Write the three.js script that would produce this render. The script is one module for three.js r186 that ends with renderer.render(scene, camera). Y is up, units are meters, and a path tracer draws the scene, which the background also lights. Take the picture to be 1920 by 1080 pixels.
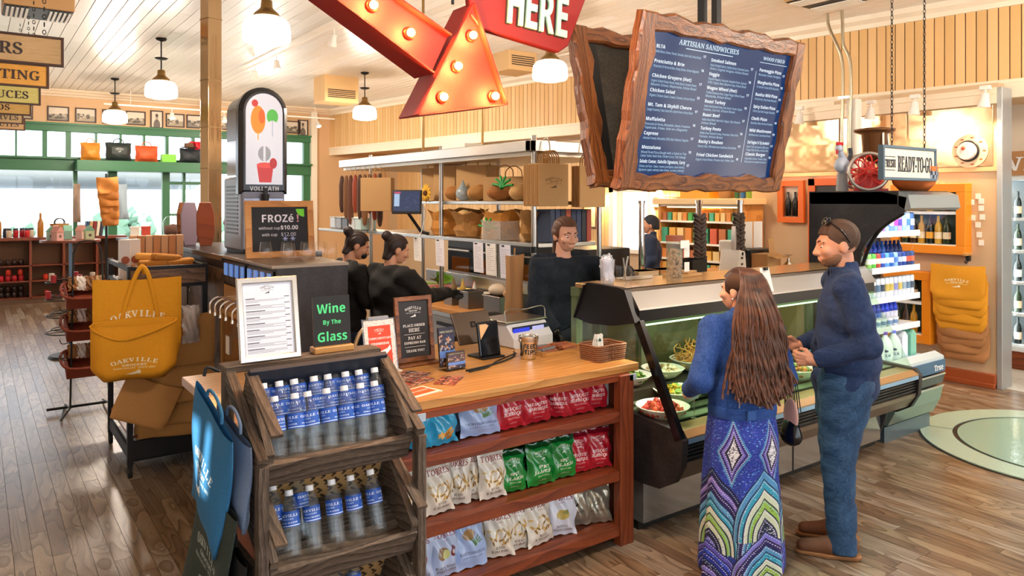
import * as THREE from 'three';
import { mergeGeometries } from 'three/addons/utils/BufferGeometryUtils.js';
import { RoundedBoxGeometry } from 'three/addons/geometries/RoundedBoxGeometry.js';
import { TextGeometry } from 'three/addons/geometries/TextGeometry.js';
import { FontLoader } from 'three/addons/loaders/FontLoader.js';
import { RectAreaLightUniformsLib } from 'three/addons/lights/RectAreaLightUniformsLib.js';

// ---------- camera, sky, exposure ----------
const scene = new THREE.Scene();
const camera = new THREE.PerspectiveCamera(2 * Math.atan(540 / 1403) * 180 / Math.PI, 1920 / 1080, 0.05, 120);
camera.position.set(0, 1.88, 0);
camera.rotation.y = -35.75 * Math.PI / 180;
camera.setViewOffset(1920, 1080, 0, 165, 1920, 1080);
scene.add(camera);
const renderer = new THREE.WebGLRenderer({ antialias: true });
renderer.toneMapping = THREE.LinearToneMapping;
renderer.toneMappingExposure = 1.18;
renderer.shadowMap.enabled = true;
RectAreaLightUniformsLib.init();
scene.background = new THREE.Color().setRGB(0.86, 0.95, 1.06);
scene.backgroundIntensity = 3.6;
const sun = new THREE.DirectionalLight(new THREE.Color().setRGB(1, 0.95, 0.86), 12);
sun.position.set(-16.38, 7.4, 5.65);
sun.target.position.set(0.62, 1.0, -2.75);
sun.castShadow = true;
Object.assign(sun.shadow.camera, { left: -14, right: 14, top: 14, bottom: -14, near: 1, far: 60 });
scene.add(sun, sun.target);

// ---------- small helpers ----------
let seed = 7;
const rnd = () => { seed = (seed + 0x6d2b79f5) | 0; let t = Math.imul(seed ^ (seed >>> 15), 1 | seed); t = (t + Math.imul(t ^ (t >>> 7), 61 | t)) ^ t; return ((t ^ (t >>> 14)) >>> 0) / 4294967296; };
const R = (a, b) => a + (b - a) * rnd();
const PI = Math.PI, sin = Math.sin, cos = Math.cos, abs = Math.abs, hyp = Math.hypot;
const lerp = (a, b, t) => a + (b - a) * t, clamp = (x, a = 0, b = 1) => Math.min(b, Math.max(a, x));
const V = (x, y, z) => new THREE.Vector3(x, y, z);
const hash2 = (x, y) => { let h = Math.imul(x | 0, 374761393) + Math.imul(y | 0, 668265263) | 0; h = Math.imul(h ^ (h >>> 13), 1274126177); return ((h ^ (h >>> 16)) >>> 0) / 4294967296; };
function noise(x, y, p = 0) {   // value noise, optional period p
  const xi = Math.floor(x), yi = Math.floor(y), fx = x - xi, fy = y - yi, w = (n) => p ? ((n % p) + p) % p : n;
  const sx = fx * fx * (3 - 2 * fx), sy = fy * fy * (3 - 2 * fy);
  const a = hash2(w(xi), w(yi)), b = hash2(w(xi + 1), w(yi)), c = hash2(w(xi), w(yi + 1)), d = hash2(w(xi + 1), w(yi + 1));
  return lerp(lerp(a, b, sx), lerp(c, d, sx), sy);
}
const col = (c) => new THREE.Color(c);
function mat(color, rough = 0.6, metal = 0, o = {}) { return new THREE.MeshPhysicalMaterial({ color, roughness: rough, metalness: metal, ...o }); }
function dataTex(w, h, fn, srgb = true, rep) {
  const d = new Uint8Array(w * h * 4);
  for (let y = 0, i = 0; y < h; y++) for (let x = 0; x < w; x++, i += 4) { const c = fn(x / w, y / h, x, y); d[i] = clamp(c[0], 0, 255); d[i + 1] = clamp(c[1], 0, 255); d[i + 2] = clamp(c[2], 0, 255); d[i + 3] = 255; }
  const t = new THREE.DataTexture(d, w, h); t.magFilter = THREE.LinearFilter; t.minFilter = THREE.LinearMipmapLinearFilter;
  t.wrapS = t.wrapT = THREE.RepeatWrapping; if (srgb) t.colorSpace = THREE.SRGBColorSpace; if (rep) t.repeat.set(...rep); t.needsUpdate = true; return t;
}
function cv(w, h, fn) { const c = document.createElement('canvas'); c.width = w; c.height = h; const g = c.getContext('2d'); fn(g, w, h); const t = new THREE.CanvasTexture(c); t.colorSpace = THREE.SRGBColorSpace; t.anisotropy = 4; return t; }
const txt = (g, s, x, y, font, fill, align = 'center', maxW) => { g.font = font; g.fillStyle = fill; g.textAlign = align; g.textBaseline = 'middle'; if (maxW) g.fillText(s, x, y, maxW); else g.fillText(s, x, y); };
const fillR = (g, c, x, y, w, h) => { g.fillStyle = c; g.fillRect(x, y, w, h); };
const blob = (g, c, x, y, rx, ry = rx, a = 0) => { g.fillStyle = c; g.beginPath(); g.ellipse(x, y, rx, ry, a, 0, 7); g.fill(); };
// geometry
const tr = (g, x = 0, y = 0, z = 0) => g.translate(x, y, z);
const rx = (g, a) => g.rotateX(a), ry = (g, a) => g.rotateY(a), rz = (g, a) => g.rotateZ(a);
function bx(w, h, d, x = 0, y = 0, z = 0, r = 0) { const g = r ? new RoundedBoxGeometry(w, h, d, 1, Math.min(r, w / 2.1, h / 2.1, d / 2.1)) : new THREE.BoxGeometry(w, h, d); return g.translate(x, y, z); }
const bb = (x0, x1, y0, y1, z0, z1, r = 0) => bx(x1 - x0, y1 - y0, z1 - z0, (x0 + x1) / 2, (y0 + y1) / 2, (z0 + z1) / 2, r);
const cy = (r0, r1, h, x = 0, y = 0, z = 0, n = 16) => new THREE.CylinderGeometry(r1, r0, h, n).translate(x, y, z);   // r0 bottom, r1 top
const sp = (r, x = 0, y = 0, z = 0, n = 12) => new THREE.SphereGeometry(r, n, Math.max(6, n * 0.7 | 0)).translate(x, y, z);
const la = (pts, n = 20) => new THREE.LatheGeometry(pts.map((p) => new THREE.Vector2(p[0], p[1])), n);
const tu = (pts, r, n = 6, m = 0, closed = false) => new THREE.TubeGeometry(new THREE.CatmullRomCurve3(pts.map((p) => V(...p)), closed), m || Math.max(2, pts.length * 4), r, n, closed);
function rod(a, b, r, n = 8, r2) { const A = V(...a), B = V(...b), L = A.distanceTo(B), g = new THREE.CylinderGeometry(r2 ?? r, r, L, n); const q = new THREE.Quaternion().setFromUnitVectors(V(0, 1, 0), B.clone().sub(A).normalize()); return g.applyQuaternion(q).translate((A.x + B.x) / 2, (A.y + B.y) / 2, (A.z + B.z) / 2); }
function bar(a, b, w, h) { const A = V(...a), B = V(...b), L = A.distanceTo(B), g = new THREE.BoxGeometry(w, h, L); const m = new THREE.Matrix4().lookAt(B, A, abs(B.clone().sub(A).normalize().y) > 0.98 ? V(1, 0, 0) : V(0, 1, 0)); return g.applyMatrix4(m).translate((A.x + B.x) / 2, (A.y + B.y) / 2, (A.z + B.z) / 2); }
function ex(pts, depth, bev = 0, holes) { const s = new THREE.Shape(pts.map((p) => new THREE.Vector2(p[0], p[1]))); if (holes) for (const h of holes) s.holes.push(new THREE.Path(h.map((p) => new THREE.Vector2(p[0], p[1])))); return new THREE.ExtrudeGeometry(s, { depth: depth - 2 * bev, bevelEnabled: bev > 0, bevelSize: bev, bevelThickness: bev, bevelSegments: 1, bevelOffset: -bev, curveSegments: 10 }).translate(0, 0, bev); }
const plane = (w, h, x = 0, y = 0, z = 0) => new THREE.PlaneGeometry(w, h).translate(x, y, z);
function mg(list) {
  if (!Array.isArray(list)) return list;
  if (list.length === 1) return list[0];
  return mergeGeometries(list.map((g) => { const n = g.index ? g.toNonIndexed() : g; for (const k of Object.keys(n.attributes)) if (!['position', 'normal', 'uv'].includes(k)) n.deleteAttribute(k); n.morphAttributes = {}; return n; }), false);
}
function uvm(g, su = 1, sv = 1, axis = 0, off = 0) {   // uv in metres, u along the given axis
  const n = g.index ? g.toNonIndexed() : g, p = n.attributes.position, uv = new Float32Array(p.count * 2), a = V(), b = V(), c = V();
  for (let i = 0; i < p.count; i += 3) {
    a.fromBufferAttribute(p, i); b.fromBufferAttribute(p, i + 1); c.fromBufferAttribute(p, i + 2);
    const nn = b.clone().sub(a).cross(c.clone().sub(a)), m = [abs(nn.x), abs(nn.y), abs(nn.z)], dom = m.indexOf(Math.max(...m));
    const o = [0, 1, 2].filter((k) => k !== dom), ua = o.includes(axis) ? axis : o[0], va = o.find((k) => k !== ua);
    [a, b, c].forEach((v, k) => { const q = v.toArray(); uv[(i + k) * 2] = q[ua] / su + off; uv[(i + k) * 2 + 1] = q[va] / sv + off * 1.7; });
  }
  n.setAttribute('uv', new THREE.BufferAttribute(uv, 2)); return n;
}
// scene objects
const used = new Set();
const numbered = (n) => { let k = n, i = 0; while (used.has(k)) k = n + '_' + String(++i).padStart(3, '0'); used.add(k); return k; };
const sh = (m) => { m.castShadow = m.receiveShadow = true; return m; };
function tag(o, label, category, group, kind) { o.userData = { label, category }; if (group) o.userData.group = group; if (kind) o.userData.kind = kind; return o; }
function thing(name, label, category, pos = [0, 0, 0], turn = 0, group) { const o = new THREE.Group(); o.name = numbered(name); o.position.set(...pos); o.rotation.y = turn; scene.add(o); return tag(o, label, category, group); }
function part(name, geo, m, parent, pos, turn, label) { const o = sh(new THREE.Mesh(mg(geo), m)); o.name = name; if (pos) o.position.set(...pos); if (turn) o.rotation.y = turn; if (label) o.userData.label = label; parent.add(o); return o; }
function one(name, label, category, geo, m, pos = [0, 0, 0], turn = 0, group) { const o = sh(new THREE.Mesh(mg(geo), m)); o.name = numbered(name); o.position.set(...pos); o.rotation.y = turn; scene.add(o); return tag(o, label, category, group); }
function struct(name, geo, m) { let o; if (geo) o = sh(new THREE.Mesh(mg(geo), m)); else o = new THREE.Group(); o.name = numbered(name); o.userData.kind = 'structure'; scene.add(o); return o; }
function dup(root, pos, turn, label, group) { const r = root.clone(); r.name = numbered(root.name.replace(/_\d\d\d$/, '')); r.position.set(...pos); if (turn !== undefined) r.rotation.y = turn; r.userData = { ...root.userData }; if (label) r.userData.label = label; if (group) r.userData.group = group; scene.add(r); return r; }
function lamp(parent, color, power, pos, radius = 1) { const l = new THREE.PointLight(color, power); l.position.set(...pos); l.castShadow = true; l.shadow.radius = radius; l.name = 'bulb_light'; parent.add(l); return l; }
function area(parent, color, power, w, h, pos, target) { const l = new THREE.RectAreaLight(color, power, w, h); l.position.set(...pos); parent.add(l); parent.updateMatrixWorld(true); l.lookAt(...target); l.name = 'panel_light'; return l; }
const font = await new FontLoader().loadAsync('fonts/droid/droid_sans_bold.typeface.json');
const serif = await new FontLoader().loadAsync('fonts/droid/droid_serif_bold.typeface.json');
const tx = (s, size, depth, f = font) => { const g = new TextGeometry(s, { font: f, size, depth, curveSegments: 3, bevelEnabled: false }); g.computeBoundingBox(); const b = g.boundingBox; return g.translate(-(b.min.x + b.max.x) / 2, -(b.min.y + b.max.y) / 2, 0); };

// ---------- materials ----------
function woodTex(base, dark, o = {}) {   // u along the grain
  const { rings = 7, wave = 0.9, fleck = 26, w = 512, h = 256 } = o, A = col(base), B = col(dark), toS = (c) => { const q = c.clone().convertLinearToSRGB(); return [q.r * 255, q.g * 255, q.b * 255]; }, a = toS(A), b = toS(B);
  return dataTex(w, h, (u, v) => {
    const n1 = noise(u * 4, v * 8, 0) , wv = sin(u * 2 * PI) * 0.12 + (noise(u * 4, v * 4, 4) - 0.5) * wave;
    const r = (v * rings + wv * 2.2 + 40), k = r - Math.floor(r), ring = Math.pow(k, 2.2);
    const f = (noise(u * 40, v * 220, 0) - 0.5) * fleck;
    const t = clamp(0.12 + ring * 0.75 + (n1 - 0.5) * 0.25);
    return [lerp(a[0], b[0], t) + f, lerp(a[1], b[1], t) + f, lerp(a[2], b[2], t) + f];
  });
}
const noiseBump = dataTex(256, 256, (u, v) => { const n = 128 + (noise(u * 64, v * 64, 64) - 0.5) * 90 + (noise(u * 16, v * 16, 16) - 0.5) * 110; return [n, n, n]; }, false);
const weaveBump = dataTex(128, 128, (u, v) => { const n = 128 + sin(u * 2 * PI * 32) * 50 * (sin(v * 2 * PI * 32) > 0 ? 1 : -1) + (noise(u * 40, v * 40, 40) - 0.5) * 60; return [n, n, n]; }, false);
const speckle = (base, amp, s = 90) => { const c = col(base).convertLinearToSRGB(), b = [c.r * 255, c.g * 255, c.b * 255]; return dataTex(256, 256, (u, v) => { const n = (noise(u * s, v * s, s) - 0.5) * amp + (hash2(u * 256, v * 256) - 0.5) * amp * 0.7 + (noise(u * 8, v * 8, 8) - 0.5) * amp * 0.5; return [b[0] + n, b[1] + n, b[2] + n]; }); };
const rep = (t, x, y) => { const k = t.clone(); k.wrapS = k.wrapT = THREE.RepeatWrapping; k.repeat.set(x, y); k.needsUpdate = true; return k; };
const M = {
  steel: mat('#b9b4ac', 0.28, 1), chrome: mat('#e2e0dc', 0.1, 1), darkSteel: mat('#3a3a3c', 0.4, 0.9), brass: mat('#9a7a4a', 0.35, 0.9), iron: mat('#1d1d1f', 0.55, 0.3),
  black: mat('#101112', 0.45), blackGloss: mat('#0b0c0e', 0.18), white: mat('#ece8e0', 0.55), plasticWhite: mat('#e9ecef', 0.35), tanPaint: mat('#d9b27c', 0.55), cream: mat('#efe3cf', 0.5), trimWhite: mat('#f2ebe0', 0.35),
  green: mat('#2d6b45', 0.45), tealGreen: mat('#2f7f78', 0.5), red: mat('#b8301f', 0.45), grey: mat('#9b9ea6', 0.45), orange: mat('#e8920f', 0.5), mustard: mat('#e39a12', 0.85, 0, { bumpMap: rep(weaveBump, 5, 5), bumpScale: 0.0008 }),
  glass: mat('#ffffff', 0.02, 0, { transmission: 1, thickness: 0, ior: 1.45, specularIntensity: 0.6 }), tintGlass: mat('#dff0e4', 0.03, 0, { transmission: 1, thickness: 0, ior: 1.45 }),
  kraft: mat('#c49a66', 0.85, 0, { bumpMap: rep(noiseBump, 2, 2), bumpScale: 0.0012 }), kraftDark: mat('#a8783f', 0.88, 0, { bumpMap: rep(noiseBump, 2, 2), bumpScale: 0.0012 }), kraftOrange: mat('#cf8a36', 0.8, 0, { bumpMap: rep(noiseBump, 2, 2), bumpScale: 0.002 }),
  jute: mat('#b78650', 0.9, 0, { bumpMap: rep(weaveBump, 6, 6), bumpScale: 0.001 }), paper: mat('#f1ece4', 0.75), skin: mat('#d79a78', 0.5), skinLight: mat('#e3ad90', 0.5), screen: mat('#0a0f24', 0.15),
  wicker: mat('#8a3a20', 0.75, 0, { bumpMap: rep(weaveBump, 2, 1), bumpScale: 0.004 }), wickerBrown: mat('#7d5032', 0.7), copperWall: mat('#c7935f', 0.6), rubber: mat('#161616', 0.8),
};
const tOak = woodTex('#c9985a', '#a06a30', { rings: 5, wave: 0.5, fleck: 14 }), tDark = woodTex('#7a5b40', '#3b2718', { rings: 6, wave: 0.8, fleck: 34 }), tRed = woodTex('#86401f', '#562210', { rings: 5, wave: 0.4, fleck: 18 }), tBarn = woodTex('#6a5a4b', '#2f251d', { rings: 9, wave: 0.7, fleck: 46 });
const tFloor = woodTex('#a39484', '#5a4a3a', { rings: 3.0, wave: 1.5, fleck: 26, w: 1024, h: 256 }), tPine = woodTex('#d99a52', '#b97432', { rings: 5, wave: 0.5, fleck: 14 });
M.oak = mat('#ffffff', 0.32, 0, { map: tOak }); M.dark = mat('#ffffff', 0.5, 0, { map: tDark }); M.redwood = mat('#ffffff', 0.42, 0, { map: tRed }); M.barn = mat('#ffffff', 0.75, 0, { map: tBarn, bumpMap: tBarn, bumpScale: 0.002 }); M.pine = mat('#ffffff', 0.5, 0, { map: tPine });
M.walnut = mat('#ffffff', 0.4, 0, { map: woodTex('#8a5226', '#3e1d0b', { rings: 5, wave: 1.3, fleck: 30 }), bumpMap: noiseBump, bumpScale: 0.003 });
M.floorTones = ['#ffffff', '#e8dccd', '#d6c4b0', '#f4ead8', '#c8b6a6'].map((c) => mat(c, 0.28, 0, { map: tFloor, bumpMap: tFloor, bumpScale: 0.00025 }));
M.speckBlack = mat('#ffffff', 0.5, 0, { map: rep(speckle('#241f20', 26), 2, 2) }); M.concrete = mat('#ffffff', 0.8, 0, { map: rep(speckle('#b3ada4', 30), 4, 4) });
M.copperSteel = mat('#d8b48c', 0.3, 0.85, { roughnessMap: rep(dataTex(128, 128, (u, v) => { const n = 90 + noise(u * 8, v * 8, 8) * 120; return [n, n, n]; }, false), 2, 2) });
const brand = (g, w, h, cx, y, s, c) => {   // shop crest: arched name, small line, running animal
  g.save(); g.fillStyle = c; g.textAlign = 'center'; g.textBaseline = 'middle'; g.font = `bold ${s}px serif`;
  const word = 'OAKVILLE', n = word.length; for (let i = 0; i < n; i++) { const a = (i - (n - 1) / 2) * 0.13; g.save(); g.translate(cx + a * s * 5.6, y + a * a * s * 2.4); g.rotate(a * 0.6); g.fillText(word[i], 0, 0); g.restore(); }
  g.font = `bold ${s * 0.62}px serif`; g.fillText('GROCERY', cx, y + s * 0.95); g.font = `${s * 0.4}px serif`; g.fillText('NAPA VALLEY · SINCE 1881', cx, y + s * 1.55);
  g.beginPath(); const q = (a, b) => g.lineTo(cx + a * s, y + s * 2.4 + b * s); g.moveTo(cx - 1.3 * s, y + s * 2.75); q(-0.6, 0.15); q(0.1, -0.05); q(0.45, -0.35); q(0.62, -0.6); q(0.66, -0.25); q(0.9, -0.1); q(0.75, 0.12); q(0.95, 0.38); q(0.4, 0.28); q(-0.2, 0.42); q(-0.9, 0.38); g.fill(); g.restore();
};

// ---------- the room ----------
const CE = 4.0, ZB = -16.7;
// floor: dark bed, planks laid along z
const floor = struct('floor');
part('floor_bed', [bb(-4.2, 8.45, -0.16, -0.012, ZB, 3.3)], mat('#3a2a1e', 0.8), floor);
{
  const PW = 0.085, variants = [], lens = [0.7, 1.0, 1.35];
  for (const L of lens) for (let k = 0; k < 3; k++) variants.push(uvm(bx(PW - 0.002, 0.012, L - 0.002, 0, -0.006, 0), 1.1, 0.26, 2, k * 0.37 + L).clone());
  const cand = [];
  const fill = (x0, x1, z0, z1) => { for (let x = x0; x < x1; x += PW) { let z = z0 - R(0, 0.8); while (z < z1) { const li = Math.floor(rnd() * 3), L = lens[li]; cand.push([x + PW / 2, z + L / 2, li * 3 + Math.floor(rnd() * 3), Math.floor(rnd() * 5)]); z += L; } } };
  fill(-0.255, 2.55, -16.6, -2.6); fill(2.55, 8.32, -3.3, -0.2);
  const seen = (x, z) => { const a = 0.8116 * x + 0.5843 * z, d = 0.5843 * x - 0.8116 * z; if (d < 1) return 0; const px = 960 + 1403 * a / d, py = 375 + 1.88 * 1403 / d; return px > -500 && px < 2900 && py < 1700; };
  const hid = (x, z) => (x > 1.2 && x < 2.8 && z < -3.3 && z > -4.0) || (x > 3.3 && z < -4.1);
  const vis = cand.filter((c) => seen(c[0], c[1]) && !hid(c[0], c[1])).sort((a, b) => hyp(a[0], a[1]) - hyp(b[0], b[1]));
  const near = new Set(vis.slice(0, 295));
  const restGeo = M.floorTones.map(() => []);
  for (const c of cand) {
    if (near.has(c)) { const o = part('plank', variants[c[2]], M.floorTones[c[3]], floor); o.position.set(c[0], 0, c[1]); }
    else if (seen(c[0], c[1]) && !hid(c[0], c[1])) restGeo[c[3]].push(variants[c[2]].clone().translate(c[0], 0, c[1]));
  }
  restGeo.forEach((g, i) => { if (g.length) part('far_planks', g, M.floorTones[i], floor).userData.kind = 'stuff'; });
  part('floorboards', [uvm(bb(-4.2, -0.3, -0.012, 0, ZB, 3.3), 1.1, 0.26, 2), uvm(bb(-0.3, 8.3, -0.012, 0, 1.2, 3.3), 1.1, 0.26, 2), uvm(bb(2.55, 8.3, -0.013, -0.001, ZB, -3.3), 1.1, 0.26, 2), uvm(bb(-0.3, 2.55, -0.013, -0.002, -2.6, 1.2), 1.1, 0.26, 2), uvm(bb(2.55, 8.3, -0.013, -0.002, -0.2, 1.2), 1.1, 0.26, 2)], M.floorTones[1], floor);
}
// tiled floor of the wine nook
{
  const tf = struct('floor_tiled'); part('grout', [bb(8.32, 10.2, -0.16, -0.004, -3.9, 3.2)], mat('#8d8578', 0.9), tf);
  const g = bx(0.296, 0.012, 0.296, 0, -0.002, 0, 0.003); const ms = ['#d8d2c4', '#cfc8b9', '#e0dacc'].map((c) => mat(c, 0.3));
  for (let i = 0; i < 6; i++) for (let j = 0; j < 9; j++) { const o = part('tile', g, ms[(i * 7 + j * 3) % 3], tf); o.position.set(8.5 + i * 0.3, 0, -3.7 + j * 0.3); }
}
// ceiling of painted boards
const ceiling = struct('ceiling');
part('ceiling_deck', [bb(-4.2, 10.2, CE + 0.012, CE + 0.2, ZB - 0.1, 3.4)], mat('#8b7f70', 0.8), ceiling);
{
  const ms = ['#f4f0ea', '#eee8de', '#e9e3d9'].map((c) => mat(c, 0.28, 0, { bumpMap: rep(noiseBump, 1, 6), bumpScale: 0.001 })), lens = [3.2, 4.4];
  const gs = lens.map((L) => bx(0.134, 0.016, L - 0.004, 0, 0, 0, 0.004));
  for (let x = -4.2, i = 0; x < 8.7; x += 0.14, i++) {
    if (x < -0.6) continue;
    let z = ZB + ((i * 37) % 11) * -0.27; let k = i;
    while (z < -2.6) { const q = k++ % 2, o = part('ceiling_board', gs[q], ms[(k * 5 + i) % 3], ceiling); o.position.set(x, CE + 0.004, z + lens[q] / 2); z += lens[q]; }
  }
  part('ceiling_sheet', [bb(-4.2, -0.67, CE - 0.004, CE + 0.012, ZB, 3.3), bb(-0.67, 9.9, CE - 0.003, CE + 0.012, 1.8, 3.3)], ms[1], ceiling);
}
// rear wall with the glazed shopfront
const wallBack = struct('wall_back');
{
  const z = ZB, tan = mat('#d8b083', 0.55);
  part('frieze', [bb(-4.2, 8.6, 3.33, CE, z - 0.12, z)], tan, wallBack);
  part('cornice', [bb(-4.2, 6.8, 3.86, 3.99, z, z + 0.05), bb(-4.2, 6.8, 3.9, 3.99, z, z + 0.11), bb(-4.2, 6.8, 3.95, 3.995, z, z + 0.16)], mat('#e4cfb2', 0.45), wallBack);
  part('stall_riser', [bb(-4.2, 8.6, 0, 0.75, z - 0.12, z)], M.green, wallBack);
  part('corner_post', [bb(6.28, 6.42, 0, 3.9, z - 0.02, z + 0.12)], mat('#efe4d2', 0.45), wallBack);
  part('corner_wall', [bb(6.42, 8.6, 0, 3.33, z - 0.12, z + 0.02)], tan, wallBack);
  const w = struct('window_1');
  part('window_head', [bb(-4.2, 6.28, 3.19, 3.33, z - 0.1, z + 0.08, 0.01), bb(-4.2, 6.28, 3.31, 3.35, z - 0.1, z + 0.14)], M.green, w);
  part('window_transom', [bb(-4.2, 6.28, 2.44, 2.68, z - 0.1, z + 0.1, 0.01), bb(-4.2, 6.28, 2.66, 2.7, z - 0.1, z + 0.2)], M.green, w);
  for (const [x, wd] of [[-2.2, 0.06], [-0.6, 0.06], [0.645, 0.03], [1.1, 0.08], [1.485, 0.09], [1.956, 0.04], [2.387, 0.04], [2.814, 0.04], [3.244, 0.06], [3.75, 0.06], [4.6, 0.1], [5.2, 0.05], [6.2, 0.14]]) part('transom_mullion', [bb(x - wd / 2, x + wd / 2, 2.68, 3.2, z - 0.08, z + 0.04)], M.green, w);
  for (const [x, wd] of [[-2.2, 0.1], [-0.6, 0.1], [1.6, 0.07], [2.24, 0.16], [3.22, 0.14], [3.57, 0.05], [4.15, 0.14], [5.2, 0.08], [6.2, 0.16]]) part('mullion', [bb(x - wd / 2, x + wd / 2, 0.75, 2.46, z - 0.08, z + 0.05)], M.green, w);
  part('window_rail', [bb(3.22, 4.15, 1.55, 1.6, z - 0.05, z + 0.02), bb(3.22, 4.15, 2.2, 2.26, z - 0.05, z + 0.02)], M.green, w);
  const pg = M.glass; let xs = [-4.2, -2.2, -0.6, 1.6, 2.24, 3.22, 4.15, 5.2, 6.2];
  for (let i = 0; i < xs.length - 1; i++) part('pane', [bb(xs[i] + 0.02, xs[i + 1] - 0.02, 0.76, 2.46, z - 0.036, z - 0.03)], pg, w);
  xs = [-4.2, -2.2, -0.6, 0.645, 1.1, 1.485, 1.956, 2.387, 2.814, 3.244, 3.75, 4.6, 5.2, 6.2];
  for (let i = 0; i < xs.length - 1; i++) part('transom_pane', [bb(xs[i] + 0.01, xs[i + 1] - 0.01, 2.69, 3.19, z - 0.036, z - 0.03)], pg, w);
}
// street outside
{
  const gr = struct('ground_outside', [bb(-30, 40, -0.3, -0.17, -60, ZB - 0.12)], M.concrete);
  const h = thing('garden_shed', 'long pale shed with a low pitched roof across the yard', 'shed', [1.5, -0.17, -34]);
  part('shed_wall', [bb(-9, 6, 0, 2.3, -2, 0)], mat('#e6e6e2', 0.8), h); part('shed_roof', [ex([[-9.6, 0], [6.6, 0], [6.6, 0.12], [-9.6, 0.12]], 3).rotateX(-0.25).translate(0, 2.5, -1.8)], mat('#a9b4ba', 0.8), h);
  part('shed_door', [bb(-5, -3.6, 0, 2, 0, 0.04)], mat('#8fa3b0', 0.7), h);
  for (const [x, z, s] of [[-2, -29, 1.1], [0.8, -30, 0.9], [4.2, -29, 1.2], [7.5, -31, 1]]) {
    const g = []; for (let i = 0; i < 26; i++) g.push(new THREE.IcosahedronGeometry(R(0.2, 0.45) * s, 0).translate(R(-0.9, 0.9) * s, R(0.3, 1.2) * s, R(-0.5, 0.5) * s));
    const t = thing('hedge_shrub', 'clipped green shrub outside the shop windows', 'shrub', [x, -0.17, z], 0, 'shrubs in the yard'); part('foliage', g, mat('#6f8f78', 0.9), t); part('stem', [cy(0.05, 0.04, 0.5, 0, 0.25, 0, 8)], M.dark, t);
  }
}
// other walls, out of the frame
struct('wall_left', [bb(-4.35, -4.2, 0, CE + 0.1, ZB - 0.12, -1.1), bb(-4.35, -4.2, 0, CE + 0.1, -0.85, -0.47), bb(-4.35, -4.2, 0, CE + 0.1, -0.2, 3.4), bb(-4.35, -4.2, 0, 2.7, -1.1, -0.2), bb(-4.35, -4.2, 2.98, CE + 0.1, -1.1, -0.2), bb(-4.3, -4.25, 2.7, 2.98, -0.34, -0.29)], M.cream);
{
  const wf = struct('wall_front', [bb(-4.35, 10.3, 0, 0.8, 3.3, 3.45), bb(-4.35, 10.3, 2.9, CE + 0.1, 3.3, 3.45), ...[-4.35, -0.6, 3.0, 6.4, 9.4].map((x) => bb(x, x + (x > 9 ? 0.9 : 0.5), 0.8, 2.9, 3.3, 3.45))], M.cream);
  const w2 = struct('window_2'); for (const [a, b] of [[-3.85, -0.6], [-0.1, 3.0], [3.5, 6.4], [6.9, 9.4]]) { part('pane', [bb(a, b, 0.8, 2.9, 3.37, 3.375)], M.glass, w2); part('frame', [bb(a, b, 0.8, 0.86, 3.34, 3.4), bb(a, b, 2.84, 2.9, 3.34, 3.4), bb((a + b) / 2 - 0.03, (a + b) / 2 + 0.03, 0.8, 2.9, 3.34, 3.4)], M.green, w2); }
}
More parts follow.
